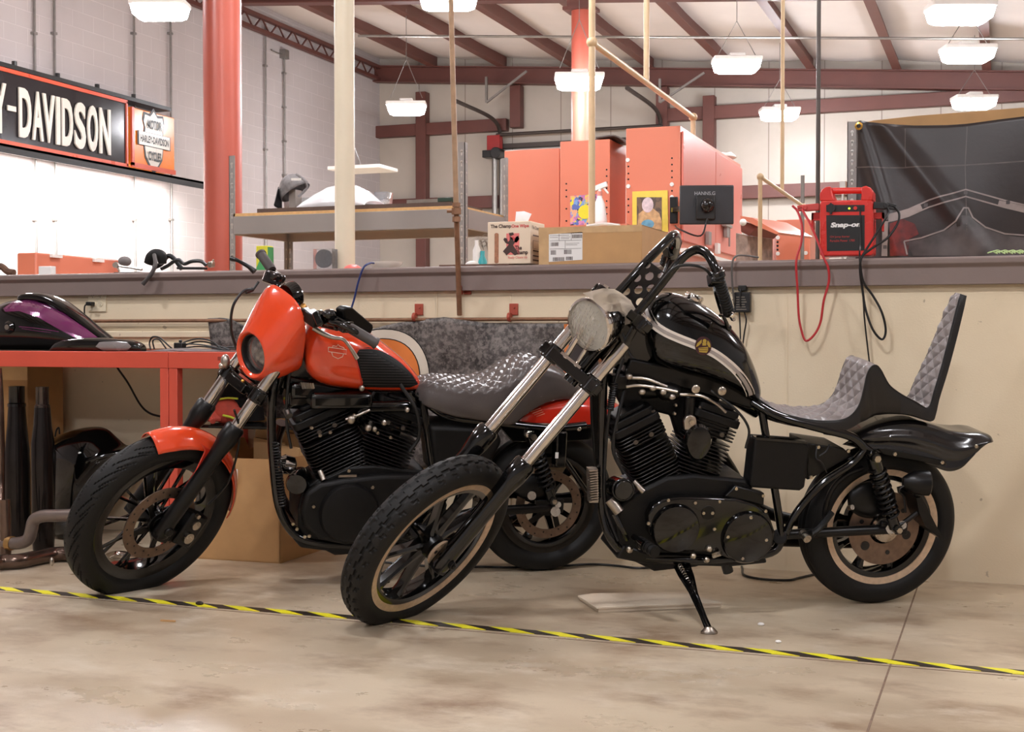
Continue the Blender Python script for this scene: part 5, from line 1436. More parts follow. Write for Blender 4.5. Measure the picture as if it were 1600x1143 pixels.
# ---- headlight
def headlight(B, root, c, r, depth, bucket=M_gloss, glassy=True):
    h = B.hax; u = B.hup
    g = G(); g.lathe([(r * .98, 0), (r * 1.02, -.01), (r * 1.0, -.03), (r * .93, -depth * .5), (r * .7, -depth * .85), (r * .35, -depth), (0, -depth)], c, h, 40, cap=False); hl = g.build('headlight_bucket', bucket, root)
    g = G(); g.lathe([(r * 1.03, -.012), (r * 1.06, 0), (r * 1.05, .012), (r * .97, .016), (r * .95, .006), (r * .97, -.012)], c, h, 48, closed=True); g.build('headlight_ring', M_chrome, hl)
    g = G(); g.lathe([(0, -r * .62), (r * .3, -r * .56), (r * .7, -r * .30), (r * .95, .0)], c, h, 40, cap=False); g.build('reflector', mat('lamp_reflector', (255, 254, 250), .3, .1, .04, 60, .6, 90), hl)
    g = G(); g.ell(c - h * r * .28, (.012, .012, .012)); g.build('bulb', M_white, hl)
    g = G()
    def lf(u_, v_):
        a = 2 * PI * u_; rr = r * .97 * v_; x = rr * math.cos(a); y = rr * math.sin(a)
        z = .018 * (1 - v_ ** 2) + .0018 * math.sin(x * 420) * (1 if v_ < .95 else 0) + .0008 * math.sin(y * 300 + math.sin(x * 90) * 2)
        return c + h * (z + .008) + B.n * x + u * y
    g.grid(lf, 72, 28, wrap=True); g.build('lens', mat('fluted_glass', (250, 248, 242), .03, 0, .01, trans=.9), hl, solid=.0025)
    return hl
hc = B.fw(923, 507, 0)
hl = headlight(B, BK, hc, .094, .13)
# pale visor bracket above the headlight
pts = [(915, 456), (930, 452.5), (948, 453.5), (960, 460), (974, 471), (982, 484), (989, 496), (977, 507), (965, 501), (956, 489), (944, 478), (929, 466)]
M_pearl = mat('pearl_white_bracket', (240, 232, 222), .25, 0, .06, coat=.5)
g = G(); g.prism([B.fw(a, b, .045) + B.hax * .016 for a, b in pts], B.hax * -.06 - B.u * .005); vz = g.build('headlight_visor', M_pearl, hl, bevel=.010, bseg=3)
g = G(); g.prism([B.fw(a, b, .047) + B.hax * .021 for a, b in ((956, 476), (972, 472), (982, 486), (988, 496), (977, 505), (966, 499), (958, 488))], B.hax * -.012); g.build('raised_panel', M_pearl, vz, bevel=.005)
# ---- handlebar: two tubes, drilled plate, grips, levers
M_bar = M_gloss
near = [(989, 497, .055), (1030, 447, .055), (1062, 408, .06), (1078, 394, .075), (1092, 390, .10), (1106, 398, .14), (1115, 414, .18), (1122, 432, .215)]
far = [(960, 463, -.055), (1005, 414, -.055), (1040, 378, -.065), (1053, 366, -.09), (1058, 372, -.13), (1056, 388, -.18), (1052, 402, -.20)]
g = G(); g.tube([B.fw(a, b, c) for a, b, c in near], .0165, 14); g.tube([B.fw(a, b, c) for a, b, c in far], .0165, 14); hb = g.build('handlebar', M_bar, BK)
# drilled plate between the two risers (holes cut out of a fine lattice)
Fi = B.F.inverted()
a0 = Fi @ B.fw(990, 496, .055); a1 = Fi @ B.fw(1044, 430, .055)
def along(t): return a0.lerp(a1, t)
hole = [(.14, 0, .0165), (.46, 0, .0165), (.78, 0, .0165), (.30, .034, .0155), (.30, -.034, .0155), (.62, .034, .0155), (.62, -.034, .0155), (.92, .034, .012), (.92, -.034, .012)]
Lp_ = (a1 - a0).length; NU, NV = 70, 44
g = G(B.F); keep = []
def ppos(u, v): p = along(u); return V((p.x, -.1 + .2 * v, p.z))
vs = []; fs = []
dv = (a1 - a0).normalized(); nrm = dv.cross(V((0, 1, 0))).normalized() * .004
for sgn in (-1, 1):
    for i in range(NU + 1):
        for j in range(NV + 1):
            u, v = i / NU, j / NV; y = -.055 + .11 * v; s_ = u * Lp_
            for hu, hy, hr in hole:          # pull lattice points onto hole rims
                dx, dy = s_ - hu * Lp_, y - hy; d = math.hypot(dx, dy)
                if 1e-6 < d and abs(d - hr) < .0022: s_ = hu * Lp_ + dx * hr / d; y = hy + dy * hr / d
            vs.append(a0 + dv * s_ + V((0, y - a0.y, 0)) + nrm * sgn)
W_ = NV + 1; off = (NU + 1) * W_
kept = set()
for i in range(NU):
    for j in range(NV):
        cu, cy = (i + .5) / NU * Lp_, -.055 + .11 * (j + .5) / NV
        if all(math.hypot(cu - hu * Lp_, cy - hy) > hr for hu, hy, hr in hole): kept.add((i, j))
for (i, j) in kept:
    q = (i * W_ + j, (i + 1) * W_ + j, (i + 1) * W_ + j + 1, i * W_ + j + 1)
    fs.append(q[::-1]); fs.append(tuple(k + off for k in q))
    for (di, dj, e) in ((-1, 0, (q[3], q[0])), (1, 0, (q[1], q[2])), (0, -1, (q[0], q[1])), (0, 1, (q[2], q[3]))):
        if (i + di, j + dj) not in kept: fs.append((e[0], e[1], e[1] + off, e[0] + off))
g.add(vs, fs); g.build('drilled_plate', M_gloss, hb)
for ps, nm in ((((1121, 430, .213), (1130, 458, .245), (1139, 488, .28)), 1), (((1053, 398, -.20), (1050, 412, -.23), (1044, 428, -.26)), 0)):
    P = [B.fw(*p) for p in ps]; g = G()
    d = (P[-1] - P[0]); n_ = 14; prof = []
    for i in range(n_): prof += [(.0185, d.length * i / n_), (.0215, d.length * (i + .3) / n_), (.0215, d.length * (i + .7) / n_), (.0185, d.length * (i + .98) / n_)]
    prof = [(0.001, -.001), (.024, 0), (.024, .006)] + prof[1:] + [(.023, d.length), (.001, d.length + .002)]
    g.lathe(prof, P[0], d, 20); g.build('grip', M_rubber, hb)
g = G(); a = B.fw(1122, 432, .22); b = B.fw(1114, 440, .2); g.bar(a, b, .05, .045); g.cyl(B.fw(1120, 424, .2), B.fw(1124, 436, .22), .026); g.cyl(B.fw(1122, 424, .2), B.fw(1125, 418, .19), .012); g.build('switch_housing', M_gloss, hb, bevel=.006)
g = G(); g.tube([B.fw(1116, 436, .2), B.fw(1119, 458, .2), B.fw(1126, 484, .23), B.fw(1134, 502, .26), B.fw(1138, 513, .27)], [.010, .009, .007, .007, .010], 8); g.ell(B.fw(1138, 512, .27), (.013, .013, .013)); g.build('clutch_lever', M_gloss, hb)
g = G(); g.tube([B.fw(1140, 489, .28), B.fw(1143, 492, .30), B.fw(1146, 497, .3)], .012, 8); g.cyl(B.fw(1125, 492, .24), B.fw(1140, 494, .29), .006); g.build('bar_end', M_chrome, hb)
g = G(); g.cyl(B.fw(1056, 376, -.17), B.fw(1049, 398, -.2), .026); g.bar(B.fw(1040, 395, -.19), B.fw(1056, 390, -.19), .035, .04); g.build('throttle_housing', M_gloss, hb, bevel=.006)
g = G(); g.tube([B.fw(1042, 398, -.2), B.fw(1040, 412, -.21), B.fw(1030, 418, -.22), B.fw(1016, 422, -.23)], [.008, .008, .007, .010], 8); g.build('brake_lever', M_alu, hb)
g = G(); P = []
a, b = B.fw(1038, 400, -.2), B.fw(1034, 414, -.2)
for i in range(61): t_ = i / 60; q = a.lerp(b, t_); P.append(q + B.n * .010 * math.cos(t_ * 44) + B.fwd * .010 * math.sin(t_ * 44))
g.tube(P, .003, 5, 1); g.build('lever_spring', M_satin, hb)
g = G()
g.tube([B.fw(1114, 440, .2), B.fw(1106, 424, .19), B.fw(1092, 416, .17), B.fw(1070, 414, .13), B.fw(1052, 420, .1), B.fw(1030, 445, .08), B.fw(1005, 480, .05), B.fw(985, 530, 0)], .0055, 8)
g.tube([B.fw(1109, 434, .19), B.fw(1113, 440, .2)], .009, 8)
g.tube([B.fw(1046, 402, -.2), B.fw(1030, 440, -.08), B.fw(1000, 480, -.03), B.fw(978, 520, -.02)], .005, 8); g.build('control_cable', M_cable, hb)
# ---- frame
g = G(); L = B.w
g.tube([L(965, 520, 0), L(985, 562, 0), L(1050, 582, 0), L(1120, 604, 0), L(1185, 640, 0)], .034, 12)
for s_ in (1, -1):
    y = .055 * s_
    g.tube([L(960, 545, 0), L(944, 580, y), L(941, 640, y), L(940, 740, y), L(942, 800, y * 1.2), L(955, 840, y * 1.8), L(985, 866, .10 * s_), L(1060, 874, .11 * s_), L(1140, 872, .11 * s_), L(1205, 862, .11 * s_), L(1222, 840, .11 * s_)], .0175, 12)
    g.tube([L(1175, 628, .04 * s_), L(1215, 650, .09 * s_), L(1280, 668, .11 * s_), L(1330, 682, .115 * s_), L(1352, 700, .115 * s_), L(1372, 715, .115 * s_)], .017, 12)
    g.tube([L(1352, 702, .115 * s_), L(1330, 725, .11 * s_), L(1285, 755, .11 * s_), L(1245, 800, .11 * s_), L(1222, 845, .11 * s_)], .015, 12)
    g.tube([L(1190, 640, .06 * s_), L(1210, 760, .1 * s_), L(1222, 840, .11 * s_)], .015, 10)
g.prism([L(958, 508, .03), L(985, 520, .03), L(990, 562, .03), L(962, 570, .03), L(944, 590, .03), L(940, 560, .03)], Y * -.06)
g.build('frame', M_gloss, BK)
g = G(); g.cyl(L(953, 570, 0), L(990, 507, 0), .034, n=20); B.plate(g, [(965, 505), (1008, 502), (1016, 560), (1000, 575), (968, 560)], .03, -.03); g.build('steering_head', M_gloss, BK)
# ---- engine
cc, ME = engine(B, BK, .85, .38, -4.0, 1.07)
g = G(); B.plate(g, [(1013, 805), (1020, 790), (1036, 780), (1062, 776), (1110, 777), (1150, 779), (1180, 787), (1202, 803), (1212, 832), (1206, 858), (1186, 877), (1160, 880), (1140, 873), (1112, 862), (1062, 862), (1032, 856), (1014, 832)], .155, .10); pc = g.build('primary_cover', M_gloss, cc, bevel=.010, bseg=3)
def ydisc(g, px, py, y, r, h, n=40, dome=.3, mi=None):
    c = L(px, py, y); g.lathe([(0.001, 0), (r, 0), (r, h * .5), (r * .93, h), (r * .5, h * (1 + dome)), (0.001, h * (1 + dome * 1.2))], c, Y, n, mi=mi)
g = G(); ydisc(g, 1166, 838, .15, .100, .022); g.build('derby_cover', M_gloss, pc) if False else g.build('derby_cover', M_gloss, cc)
g = G(); ydisc(g, 1054, 824, .15, .092, .025); g.build('alternator_cover', M_gloss, cc)
g = G(); ydisc(g, 1106, 800, .15, .028, .008, dome=0); g.build('inspection_cover', M_satin, cc)
g = G()
for px, py in ((1044, 781), (1086, 785), (1124, 783), (1150, 763), (1192, 774), (1196, 798), (1013, 817), (1173, 808), (1137, 838), (1197, 843), (1160, 872), (1099, 801), (1113, 801), (1116, 826)):
    g.bolt(L(px, py, .172 if px > 1130 and py > 800 else .156), Y, .0075, .005)
g.build('cover_screw', M_bolt, cc)
g = G(); B.plate(g, [(1132, 776), (1150, 758), (1195, 770), (1194, 790), (1150, 780)], .14, .10); g.build('sprocket_cover', M_satin, cc, bevel=.006)
# (cover left plain)
# horn cover
hM = L(1090, 690, .16)
g = G(); g.lathe([(0.001, -.012), (.050, -.010), (.052, .006), (.045, .018), (.02, .024), (.001, .025)], hM, Y, 32)
for i in range(len(g.v)):
    p = B.Mi @ V(g.v[i]); c = B.Mi @ hM; dz = p.z - c.z; p.z = c.z + dz * 1.32; p.x = c.x + (p.x - c.x) * (1.0 if dz > 0 else 1 + .9 * dz / .09 * .3); g.v[i] = tuple(B.M @ p)
hn = g.build('horn_cover', M_gloss, BK)
g = G(); g.prism([L(a, b, .165) for a, b in ((1070, 672), (1069, 657), (1073, 650), (1080, 648), (1087, 651), (1089, 658), (1088, 672))], Y * -.02); g.build('horn_bracket', M_alu, hn, bevel=.004)
g = G(); g.bolt(L(1080, 659, .165), Y, .011, .012); g.build('bracket_nut', M_bolt, hn)
# carburettor side details between tank and cylinders
g = G(); B.plate(g, [(985, 560), (1060, 575), (1130, 592), (1180, 618), (1175, 640), (1120, 622), (1060, 605), (1000, 600), (975, 585)], .05, -.05); g.build('coil_cover', M_satin, BK, bevel=.008)
g = G(); B.plate(g, [(962, 575), (1060, 600), (1130, 615), (1120, 640), (1085, 655), (1062, 690), (1050, 650), (1010, 640), (975, 640), (960, 610)], .0, -.05); g.build('air_cleaner', M_wrink, BK, bevel=.012)
g = G(); B.plate(g, [(922, 585), (946, 560), (948, 640), (946, 730), (930, 730), (924, 660)], -.01, -.03); g.build('downtube_guard', M_satin, BK, bevel=.006)
dt = G()
for px, py, y, r in ((1086, 607, .10, .016), (1127, 610, .11, .016), (1053, 645, .10, .007), (1055, 632, .1, .006)):
    dt.lathe([(r * .3, .004), (r, .0), (r, .010), (r * .6, .014), (0.001, .014)], L(px, py, y), Y, 16)
dt.build('mount_bolt', M_bolt, BK)
g = G(); g.cyl(L(1075, 660, .06), L(1078, 618, .06), .022); g.ell(L(1045, 612, .05), (.05, .04, .035)); g.cyl(L(1000, 612, -.02), L(1060, 606, .0), .03); g.ob(L(965, 595, .02), B.M.to_3x3() @ V((1, 0, 0)), Y, B.M.to_3x3() @ V((0, 0, 1)), .06, .06, .05); g.build('carburettor', M_satin, BK, bevel=.004)
g = G()
for pts, y in (([(978, 604), (998, 602), (1030, 606), (1058, 612)], .09), ([(984, 590), (1010, 592), (1042, 604)], .08), ([(1062, 616), (1094, 618), (1118, 630), (1134, 644)], .09)): g.tube([L(a, b, y) for a, b in pts], .006, 8)
for px, py in ((983, 588), (1020, 606), (1036, 612), (1003, 612), (1050, 620)): g.ell(L(px, py, .09), (.014, .01, .012))
g.build('metal_fitting', M_alu, BK)
g = G(); P = []
for i in range(121): t_ = i / 120; q = L(960, 598, .08).lerp(L(953, 640, .08), t_); P.append(q + Y * .011 * math.cos(t_ * 75) + B.M.to_3x3() @ V((1, 0, 0)) * .011 * math.sin(t_ * 75))
g.tube(P, .004, 5, 1); g.build('cable_boot', M_black, BK)
g = G(); g.tube([L(975, 560, .07), L(960, 600, .08), L(950, 660, .08), L(945, 730, .08), L(946, 790, .08), L(965, 845, .11)], .006, 8); g.tube([L(990, 560, -.03), L(968, 640, .06), L(958, 700, .07), L(975, 740, .08)], .007, 8); g.tube([L(1110, 610, .1), L(1150, 640, .12), L(1170, 670, .12), L(1165, 700, .12)], .005, 8); g.build('wiring', M_cable, BK)
# regulator fins, oil filter, pegs
g = G(); c0, c1 = L(918, 734, .09), L(933, 784, .09)
for i in range(13):
    a = L(919 + .2 * i, 735 + i * 3.9, .08); b = L(932 + .1 * i, 733 + i * 3.9, .08); g.bar(a, b, .05, .004)
g.prism([L(919, 732, .075), L(934, 732, .075), L(935, 785, .075), L(921, 785, .075)], Y * -.03); g.build('voltage_regulator', M_alu, BK)
g = G(); g.cyl(L(962, 760, .0), L(974, 765, .15), .042, n=28); g.cyl(L(974, 765, .15), L(976, 766, .16), .036, n=28); g.build('oil_filter', M_gloss, BK, bevel=.004)
g = G(); g.cyl(L(990, 752, .12), L(1006, 768, .14), .012); g.cyl(L(953, 780, .13), L(968, 800, .15), .020, n=16); g.build('metal_cap', M_alu, BK)
g = G(); g.tube([L(960, 802, .14), L(970, 822, .15), L(980, 843, .15)], .010, 8); g.cyl(L(990, 838, .15), L(1006, 850, .22), .011); g.build('shift_lever', M_gloss, BK)
g = G(); g.cyl(L(998, 845, .16), L(1024, 862, .27), .020, n=20); 
for i in range(5): 
    q = L(998, 845, .16).lerp(L(1024, 862, .27), .15 + i * .19); d_ = (L(1024, 862, .27) - L(998, 845, .16)).normalized(); g.cyl(q, q + d_ * .008, .0225, n=20)
g.build('foot_peg', M_rubber, BK)
g = G()
for px, py, r in ((984, 858, .013), (1108, 857, .013), (1083, 868, .012), (1104, 874, .012), (1000, 855, .008)): g.ell(L(px, py, .16), (r, r, r))
g.cyl(L(1114, 868, .16), L(1127, 864, .18), .010, n=6); g.build('acorn_nut', M_bolt, BK)
g = G(); B.plate(g, [(975, 850), (1010, 862), (1140, 868), (1195, 866), (1200, 880), (1140, 886), (1010, 882), (962, 872)], .12, -.12); g.build('bottom_rail', M_satin, BK, bevel=.01)
g = G(); g.cyl(L(1134, 880, .1), L(1138, 893, .1), .02); g.build('rubber_stop', M_black, BK)
# ---- kickstand
kf = PZ(1108, 984, .012); k0 = L(1064, 880, .10)
g = G(); kd = (kf - k0); 
g.rings([[k0 + kd * t_ + (CR * math.cos(a) * r1 + V((0, 0, 1)).cross(CR) * math.sin(a) * r2) for a in [j * PI / 4 for j in range(8)]] for t_, r1, r2 in ((0, .034, .02), (.2, .03, .018), (.45, .017, .014), (.8, .013, .012), (1, .014, .012))]); ks = g.build('kickstand', M_gloss, BK)
g = G(); g.rings([[kf + V((0, 0, dz)) + (CR * math.cos(a) * r1 - CF * math.sin(a) * r2 * .7) for a in [j * PI / 6 for j in range(12)]] for dz, r1, r2 in ((-.011, .03, .03), (-.004, .03, .03), (.012, .014, .014))]); g.build('kickstand_foot', M_alu, ks)
g = G(); P = []
for i in range(81): t_ = i / 80; q = L(1062, 882, .12).lerp(k0 + kd * .38, t_); P.append(q + CR * .007 * math.cos(t_ * 60) + V((0, 0, 1)) * .007 * math.sin(t_ * 60))
g.tube(P, .0022, 5, 1); g.build('return_spring', M_alu, ks)
# ---- tank
st = [((1008, 500), (1004, 519), .02), ((1010, 480), (1006, 539), .055), ((1021, 464), (1015, 561), .085), ((1043, 457), (1036, 572), .108), ((1075, 464), (1066, 582), .122), ((1105, 480), (1096, 590), .128), ((1132, 503), (1122, 600), .122), ((1155, 530), (1144, 611), .108), ((1173, 565), (1161, 622), .082), ((1184, 597), (1176, 629), .05), ((1187, 614), (1184, 626), .012)]
g = G(); B.loft(g, st, 36, .82, 5, skew=.22); tank = g.build('fuel_tank', M_gloss, BK)
D = Decal(g)
g = G(); sp_ = [(1010, 482), (1014, 494), (1024, 508), (1040, 519), (1062, 529), (1090, 540), (1118, 553), (1144, 573), (1160, 591), (1170, 608), (1173, 617)]
D.ribbon(g, sp_, 13.5, 0, 6, .0012); D.ribbon(g, sp_, 5.5, 1, 6, .002); g.build('tank_stripe', [mat('stripe_white', (222, 212, 200), .3, coat=.3), mat('stripe_grey', (158, 148, 142), .3, coat=.3)], tank)
g = G(); cxb, cyb = 1098.5, 540
def circ(cx, cy, rx_, ry_, n=24): return [(cx + rx_ * math.cos(2 * PI * i / n + .01), cy + ry_ * math.sin(2 * PI * i / n + .01)) for i in range(n)]
D.fill(g, circ(cxb, cyb, 13.2, 14.5), 0, 16, 12, .003)

D.fill(g, [(1087, 542), (1089, 536), (1096, 530), (1096, 535), (1091, 540)], 1, 8, 5, .0036); D.fill(g, [(1105, 531), (1109, 536), (1110, 543), (1107, 542), (1104, 537)], 1, 8, 5, .0036)
D.fill(g, circ(1100.5, 532.5, 3, 3), 1, 8, 6, .0036); D.fill(g, [(1097, 535), (1103, 535), (1103, 539.5), (1097, 539.5)], 1, 6, 5, .004)
D.fill(g, [(1091, 543), (1106, 541.5), (1106, 547), (1104, 551), (1092, 549.5)], 1, 12, 8, .0036)
for y in (544.5, 547.5): D.ribbon(g, [(1092, y), (1105, y - .6)], .7, 0, 4, .0042)
g.build('round_badge', [mat('badge_maroon', (62, 30, 36), .35), mat('badge_gold', (186, 158, 70), .35, .3)], tank)
g = G(); c = L(1083, 468, 0); upv = (B.M.to_3x3() @ V((-.35, 0, .94))).normalized(); g.lathe([(.03, -.012), (.034, .0), (.036, .012), (.032, .02), (.0, .022)], c, upv, 32); g.build('fuel_cap', M_chrome, tank)
g = G(); c = L(1022, 512, .07)
# ---- seat
ss = [((1184, 622), .05), ((1200, 633), .07), ((1218, 643), .09), ((1240, 650), .105), ((1265, 655), .115), ((1290, 657), .12), ((1315, 655), .12), ((1331, 647), .115), ((1343, 630), .11), ((1350, 605), .105), ((1354, 586), .10), ((1360, 574), .10), ((1368, 570), .10), ((1376, 577), .10), ((1388, 599), .10), ((1400, 610), .10), ((1416, 620), .10), ((1430, 627), .095), ((1441, 634), .09), ((1448, 637), .09), ((1454, 630), .085), ((1459, 612), .08), ((1471, 572), .065), ((1484, 522), .047), ((1496, 475), .03), ((1501, 459), .018)]
sb = [(1186, 650), (1203, 657), (1220, 662), (1242, 667), (1266, 670), (1290, 673), (1312, 675), (1328, 671), (1345, 662), (1356, 657), (1361, 654), (1366, 652), (1370, 650), (1378, 649), (1388, 648), (1400, 648), (1416, 649), (1430, 652), (1443, 656), (1458, 659), (1463, 648), (1469, 622), (1482, 580), (1496, 528), (1507, 482), (1511, 462)]
k = 8
T = smooth_path([B.w(*a[0], a[1]) for a in ss], k); Bo = smooth_path([B.w(*b, a[1]) for a, b in zip(ss, sb)], k); Ws = smooth_path([V((a[1], 0, 0)) for a in ss], k)
g = G(); rs = []
for p, b, w in zip(T, Bo, Ws):
    y2 = Y * (2 * w.x); rs.append([p, p + Y * .004 + (b - p) * .15, b + (p - b) * .1 + Y * .003, b - Y * .012, b - y2 + Y * .012, b - y2 + (p - b) * .1 - Y * .003, p - y2 - Y * .004 + (b - p) * .15, p - y2])
g.rings(rs); seat = g.build('seat', M_side, BK, sharp=60)
for (i0, i1, nm, dep, nu) in ((0, 12, 'quilted_pad', .011, 220), (12, 19, 'pillion_pad', .001, 40), (19, 25, 'quilted_backrest', .011, 150)):
    g = G(); seat_surface(B, g, ss, i0, i1, .004, dep, .062, nu, 60); g.build(nm, M_leather if dep > .002 else M_side, seat, recalc=False)
g = G(); g.tube([p + Y * .001 for p in T], .0022, 6, 1); g.tube([p - Y * (2 * w.x) for p, w in zip(T, Ws)], .0022, 6, 1); g.build('piping', M_black, seat)
# ---- rear fender (flared tail)
fs_ = [((1318, 676), (1316, 694), .085), ((1336, 668), (1334, 698), .09), ((1360, 659), (1358, 704), .093), ((1388, 653), (1386, 708), .095), ((1418, 652), (1417, 714), .097), ((1446, 658), (1448, 724), .10), ((1472, 667), (1478, 735), .105), ((1495, 670), (1500, 731), .11), ((1515, 670), (1517, 716), .115), ((1530, 673), (1531, 700), .116), ((1535, 681), (1535, 690), .112)]
A_ = smooth_path([L(*a[0]) for a in fs_], 5); B_ = smooth_path([L(a[1][0], a[1][1], a[2]) - Y * a[2] for a in fs_], 5); W_f = smooth_path([V((a[2], 0, 0)) for a in fs_], 5)
g = G(); nn = 36
def ff(u, v):
    i = min(int(u * (len(A_) - 1)), len(A_) - 2); f = u * (len(A_) - 1) - i
    a = A_[i].lerp(A_[i + 1], f); b = B_[i].lerp(B_[i + 1], f); w = W_f[i].x + (W_f[i + 1].x - W_f[i].x) * f
    t_ = (v - .5) * 2; an = abs(t_) * PI / 2
    s_ = abs(t_)
    hh = 1 - s_ ** 2.4 if s_ < 1 else 0
    yy = math.sin(min(s_ * 1.5, 1) * PI / 2) ** .8
    drop = max(0, (s_ - .25) / .75) ** 1.15
    fl = .007 * math.cos(s_ * 18 + 1.2) * math.sin(PI * min(1, u * 1.2)) * (1 if s_ > .3 else 0)
    return a + (b - a) * drop + Y * math.copysign(w * yy + fl, t_)
g.grid(ff, 60, nn); rf_ = g.build('rear_fender', mat('black_fender_paint', (20, 18, 18), .22, 0, .15, 5, coat=.4), BK, solid=.004)
g = G(); B.plate(g, [(1372, 700), (1384, 700), (1478, 720), (1480, 727), (1470, 727), (1380, 710)], .112, .104); st_ = g.build('fender_strut', M_satin, rf_, bevel=.003)
g = G()
for px, py in ((1398, 709), (1472, 722), (1525, 697)): g.bolt(L(px, py, .113), Y, .0085, .005)
g.build('strut_bolt', M_bolt, rf_)
# ---- swingarm, shocks, side box, tail light, plate
g = G()
for s_ in (1, -1):
    g.tube([L(1212, 835, .10 * s_), L(1260, 833, .105 * s_), L(1330, 829, .11 * s_), L(1400, 826, .11 * s_)], .019, 10)
    g.ob(L(1396, 824, .11 * s_), B.M.to_3x3() @ V((1, 0, .05)), Y, B.M.to_3x3() @ V((0, 0, 1)), .11, .02, .05)
g.cyl(L(1218, 838, -.12), L(1218, 838, .12), .03); sw = g.build('swingarm', M_satin, BK, bevel=.004)
g = G(); g.cyl(L(1392, 826, .10), L(1392, 826, .135), .02, n=6); g.cyl(L(1410, 820, .115), L(1410, 820, .13), .016, n=20); g.build('axle_nut', M_bolt, sw)
for s_ in (1, -1): suspension(B, BK, (1364, 713), (1398, 824), .135 * s_)
g = G(); c = B.Mi @ L(1370, 817, 0); P = []
for i in range(19): a = R_(75 + i * 6.2); P.append(B.l(c.x + .272 * math.sin(a - PI / 2 + .2) * 1 + .02, .10, c.z + .0 + .24 * math.cos(a - PI / 2 - .1)))
g.tube([L(1288, 808, .1), L(1293, 780, .1), L(1305, 757, .1), L(1325, 740, .1), L(1348, 731, .1)], .010, 8); g.build('inner_fender_rail', M_satin, BK)
g = G(); g.ell(L(1362, 780, .06), (.10, .03, .075), 20, 12, B.M.to_3x3() @ V((1, 0, 0)), Y, B.M.to_3x3() @ V((0, 0, 1))); g.cyl(L(1270, 832, .12), L(1258, 836, .19), .014); g.tube([L(1300, 800, .12), L(1280, 825, .14), L(1262, 838, .16)], .012, 8); g.build('brake_caliper', M_satin, BK)
g = G(); g.cyl(L(1254, 832, .16), L(1262, 842, .2), .016, n=10); g.cyl(L(1326, 793, .1), L(1332, 792, .12), .010); g.build('passenger_peg_mount', M_bolt, BK)
g = G(); B.plate(g, [(1180, 684), (1258, 690), (1266, 698), (1258, 762), (1250, 767), (1174, 762), (1172, 755)], .13, .05); sbx = g.build('battery_side_cover', M_wrink, BK, bevel=.010, bseg=3)
g = G(); B.plate(g, [(1181, 683), (1262, 690), (1262, 693), (1181, 687)], .134, .10); g.build('cover_edge', M_gloss, sbx)
g = G(); B.plate(g, [(1262, 692), (1318, 700), (1332, 712), (1300, 730), (1262, 750)], .09, -.09); g.build('seat_post_plate', M_satin, BK, bevel=.004)
g = G()
for px, py in ((1325, 704), (1267, 745), (1278, 698)): g.bolt(L(px, py, .092 if px != 1325 else .12), Y, .0085, .006)
g.build('frame_bolt', M_bolt, BK)
g = G(); g.tube([L(1276, 698, .1), L(1275, 715, .12), L(1284, 722, .12), L(1292, 738, .11)], .003, 6); g.tube([L(1296, 694, .1), L(1290, 705, .11), L(1280, 712, .12)], .003, 6); g.tube([L(1430, 758, .14), L(1410, 760, .15), L(1405, 768, .15), L(1412, 776, .14), L(1415, 800, .13)], .004, 6); g.build('loose_wire', M_cable, BK)
c = L(1438, 754, .15); bk = B.M.to_3x3() @ V((-1, 0, 0))
g = G(); g.lathe([(.001, -.07), (.02, -.065), (.038, -.04), (.046, -.01), (.048, .02), (.048, .03), (.043, .035), (0.001, .037)], c, (bk + Y * .25).normalized(), 32); tl = g.build('tail_light', M_satin, BK)
g = G(); g.tube([L(1425, 752, .14), L(1432, 775, .14), L(1440, 792, .14), L(1418, 812, .125), L(1405, 820, .12)], .010, 8); g.build('light_stem', M_satin, tl)
g = G(); P = [L(1444, 790, .13), L(1474, 843, .13)]; nrm = bk; g.prism([L(1432, 778, .16), L(1440, 776, .16), L(1476, 846, .16), L(1470, 842, .16), L(1446, 822, .16), L(1436, 800, .16)], Y * -.16); g.build('plate_bracket', M_satin, tl)
# belt drive
g = G(MR); g.lathe([(.07, -.075), (.105, -.075), (.105, -.045), (.07, -.045)], (0, 0, 0), (0, 1, 0), 40, closed=True); g.build('rear_sprocket', M_satin, rw)
# exhaust on the far side
g = G(); g.tube([L(1000, 680, -.1), L(985, 720, -.16), L(1000, 790, -.18), L(1080, 835, -.18), L(1250, 845, -.18), L(1400, 848, -.19)], .024, 12); g.tube([L(1115, 690, -.1), L(1140, 730, -.16), L(1180, 790, -.18), L(1260, 815, -.18), L(1400, 822, -.19)], .024, 12); g.build('exhaust_pipe', M_satin, BK)
# ================================================================== ORANGE MOTORCYCLE
B = Bike((843, 888), (185, 932), R_(9), 34, 36, (236, 804), .319, turn=-3.0)
OR = thing('motorcycle', 'orange motorcycle with small headlight fairing parked behind the black chopper', 'motorcycle', B.M)
M_or = mat('orange_metallic_paint', (226, 72, 34), .16, 0, .05, 4, coat=.9, rvar=.03)
M_ord = mat('deep_orange_red_paint', (196, 44, 26), .18, 0, .06, 4, coat=.9, rvar=.03)
M_leath2 = mat('black_satin_leather', (84, 77, 75), .24, 0, .08, 14, .15, 300)
Y = B.Y; L = B.w; X3 = B.M.to_3x3() @ V((1, 0, 0)); Z3 = B.M.to_3x3() @ V((0, 0, 1))
fwh = make_wheel(OR, 'front_wheel', B.F, .372, .120, .066, .275, 'split', 'org', False, 10)
disc(OR, 'brake_disc', B.F, .062, .118, .165, 26, parent=fwh)
MR = B.M @ Matrix.Translation((.0, 0, .318))
rwh = make_wheel(OR, 'rear_wheel', MR, .318, .155, .066, .215, 'cast', None, False, 9)
disc(OR, 'brake_disc', MR, .072, .112, .152, 22, parent=rwh)
g = G(MR); g.cyl((0, -.14, 0), (0, .14, 0), .012); g.build('axle', M_bolt, rwh)
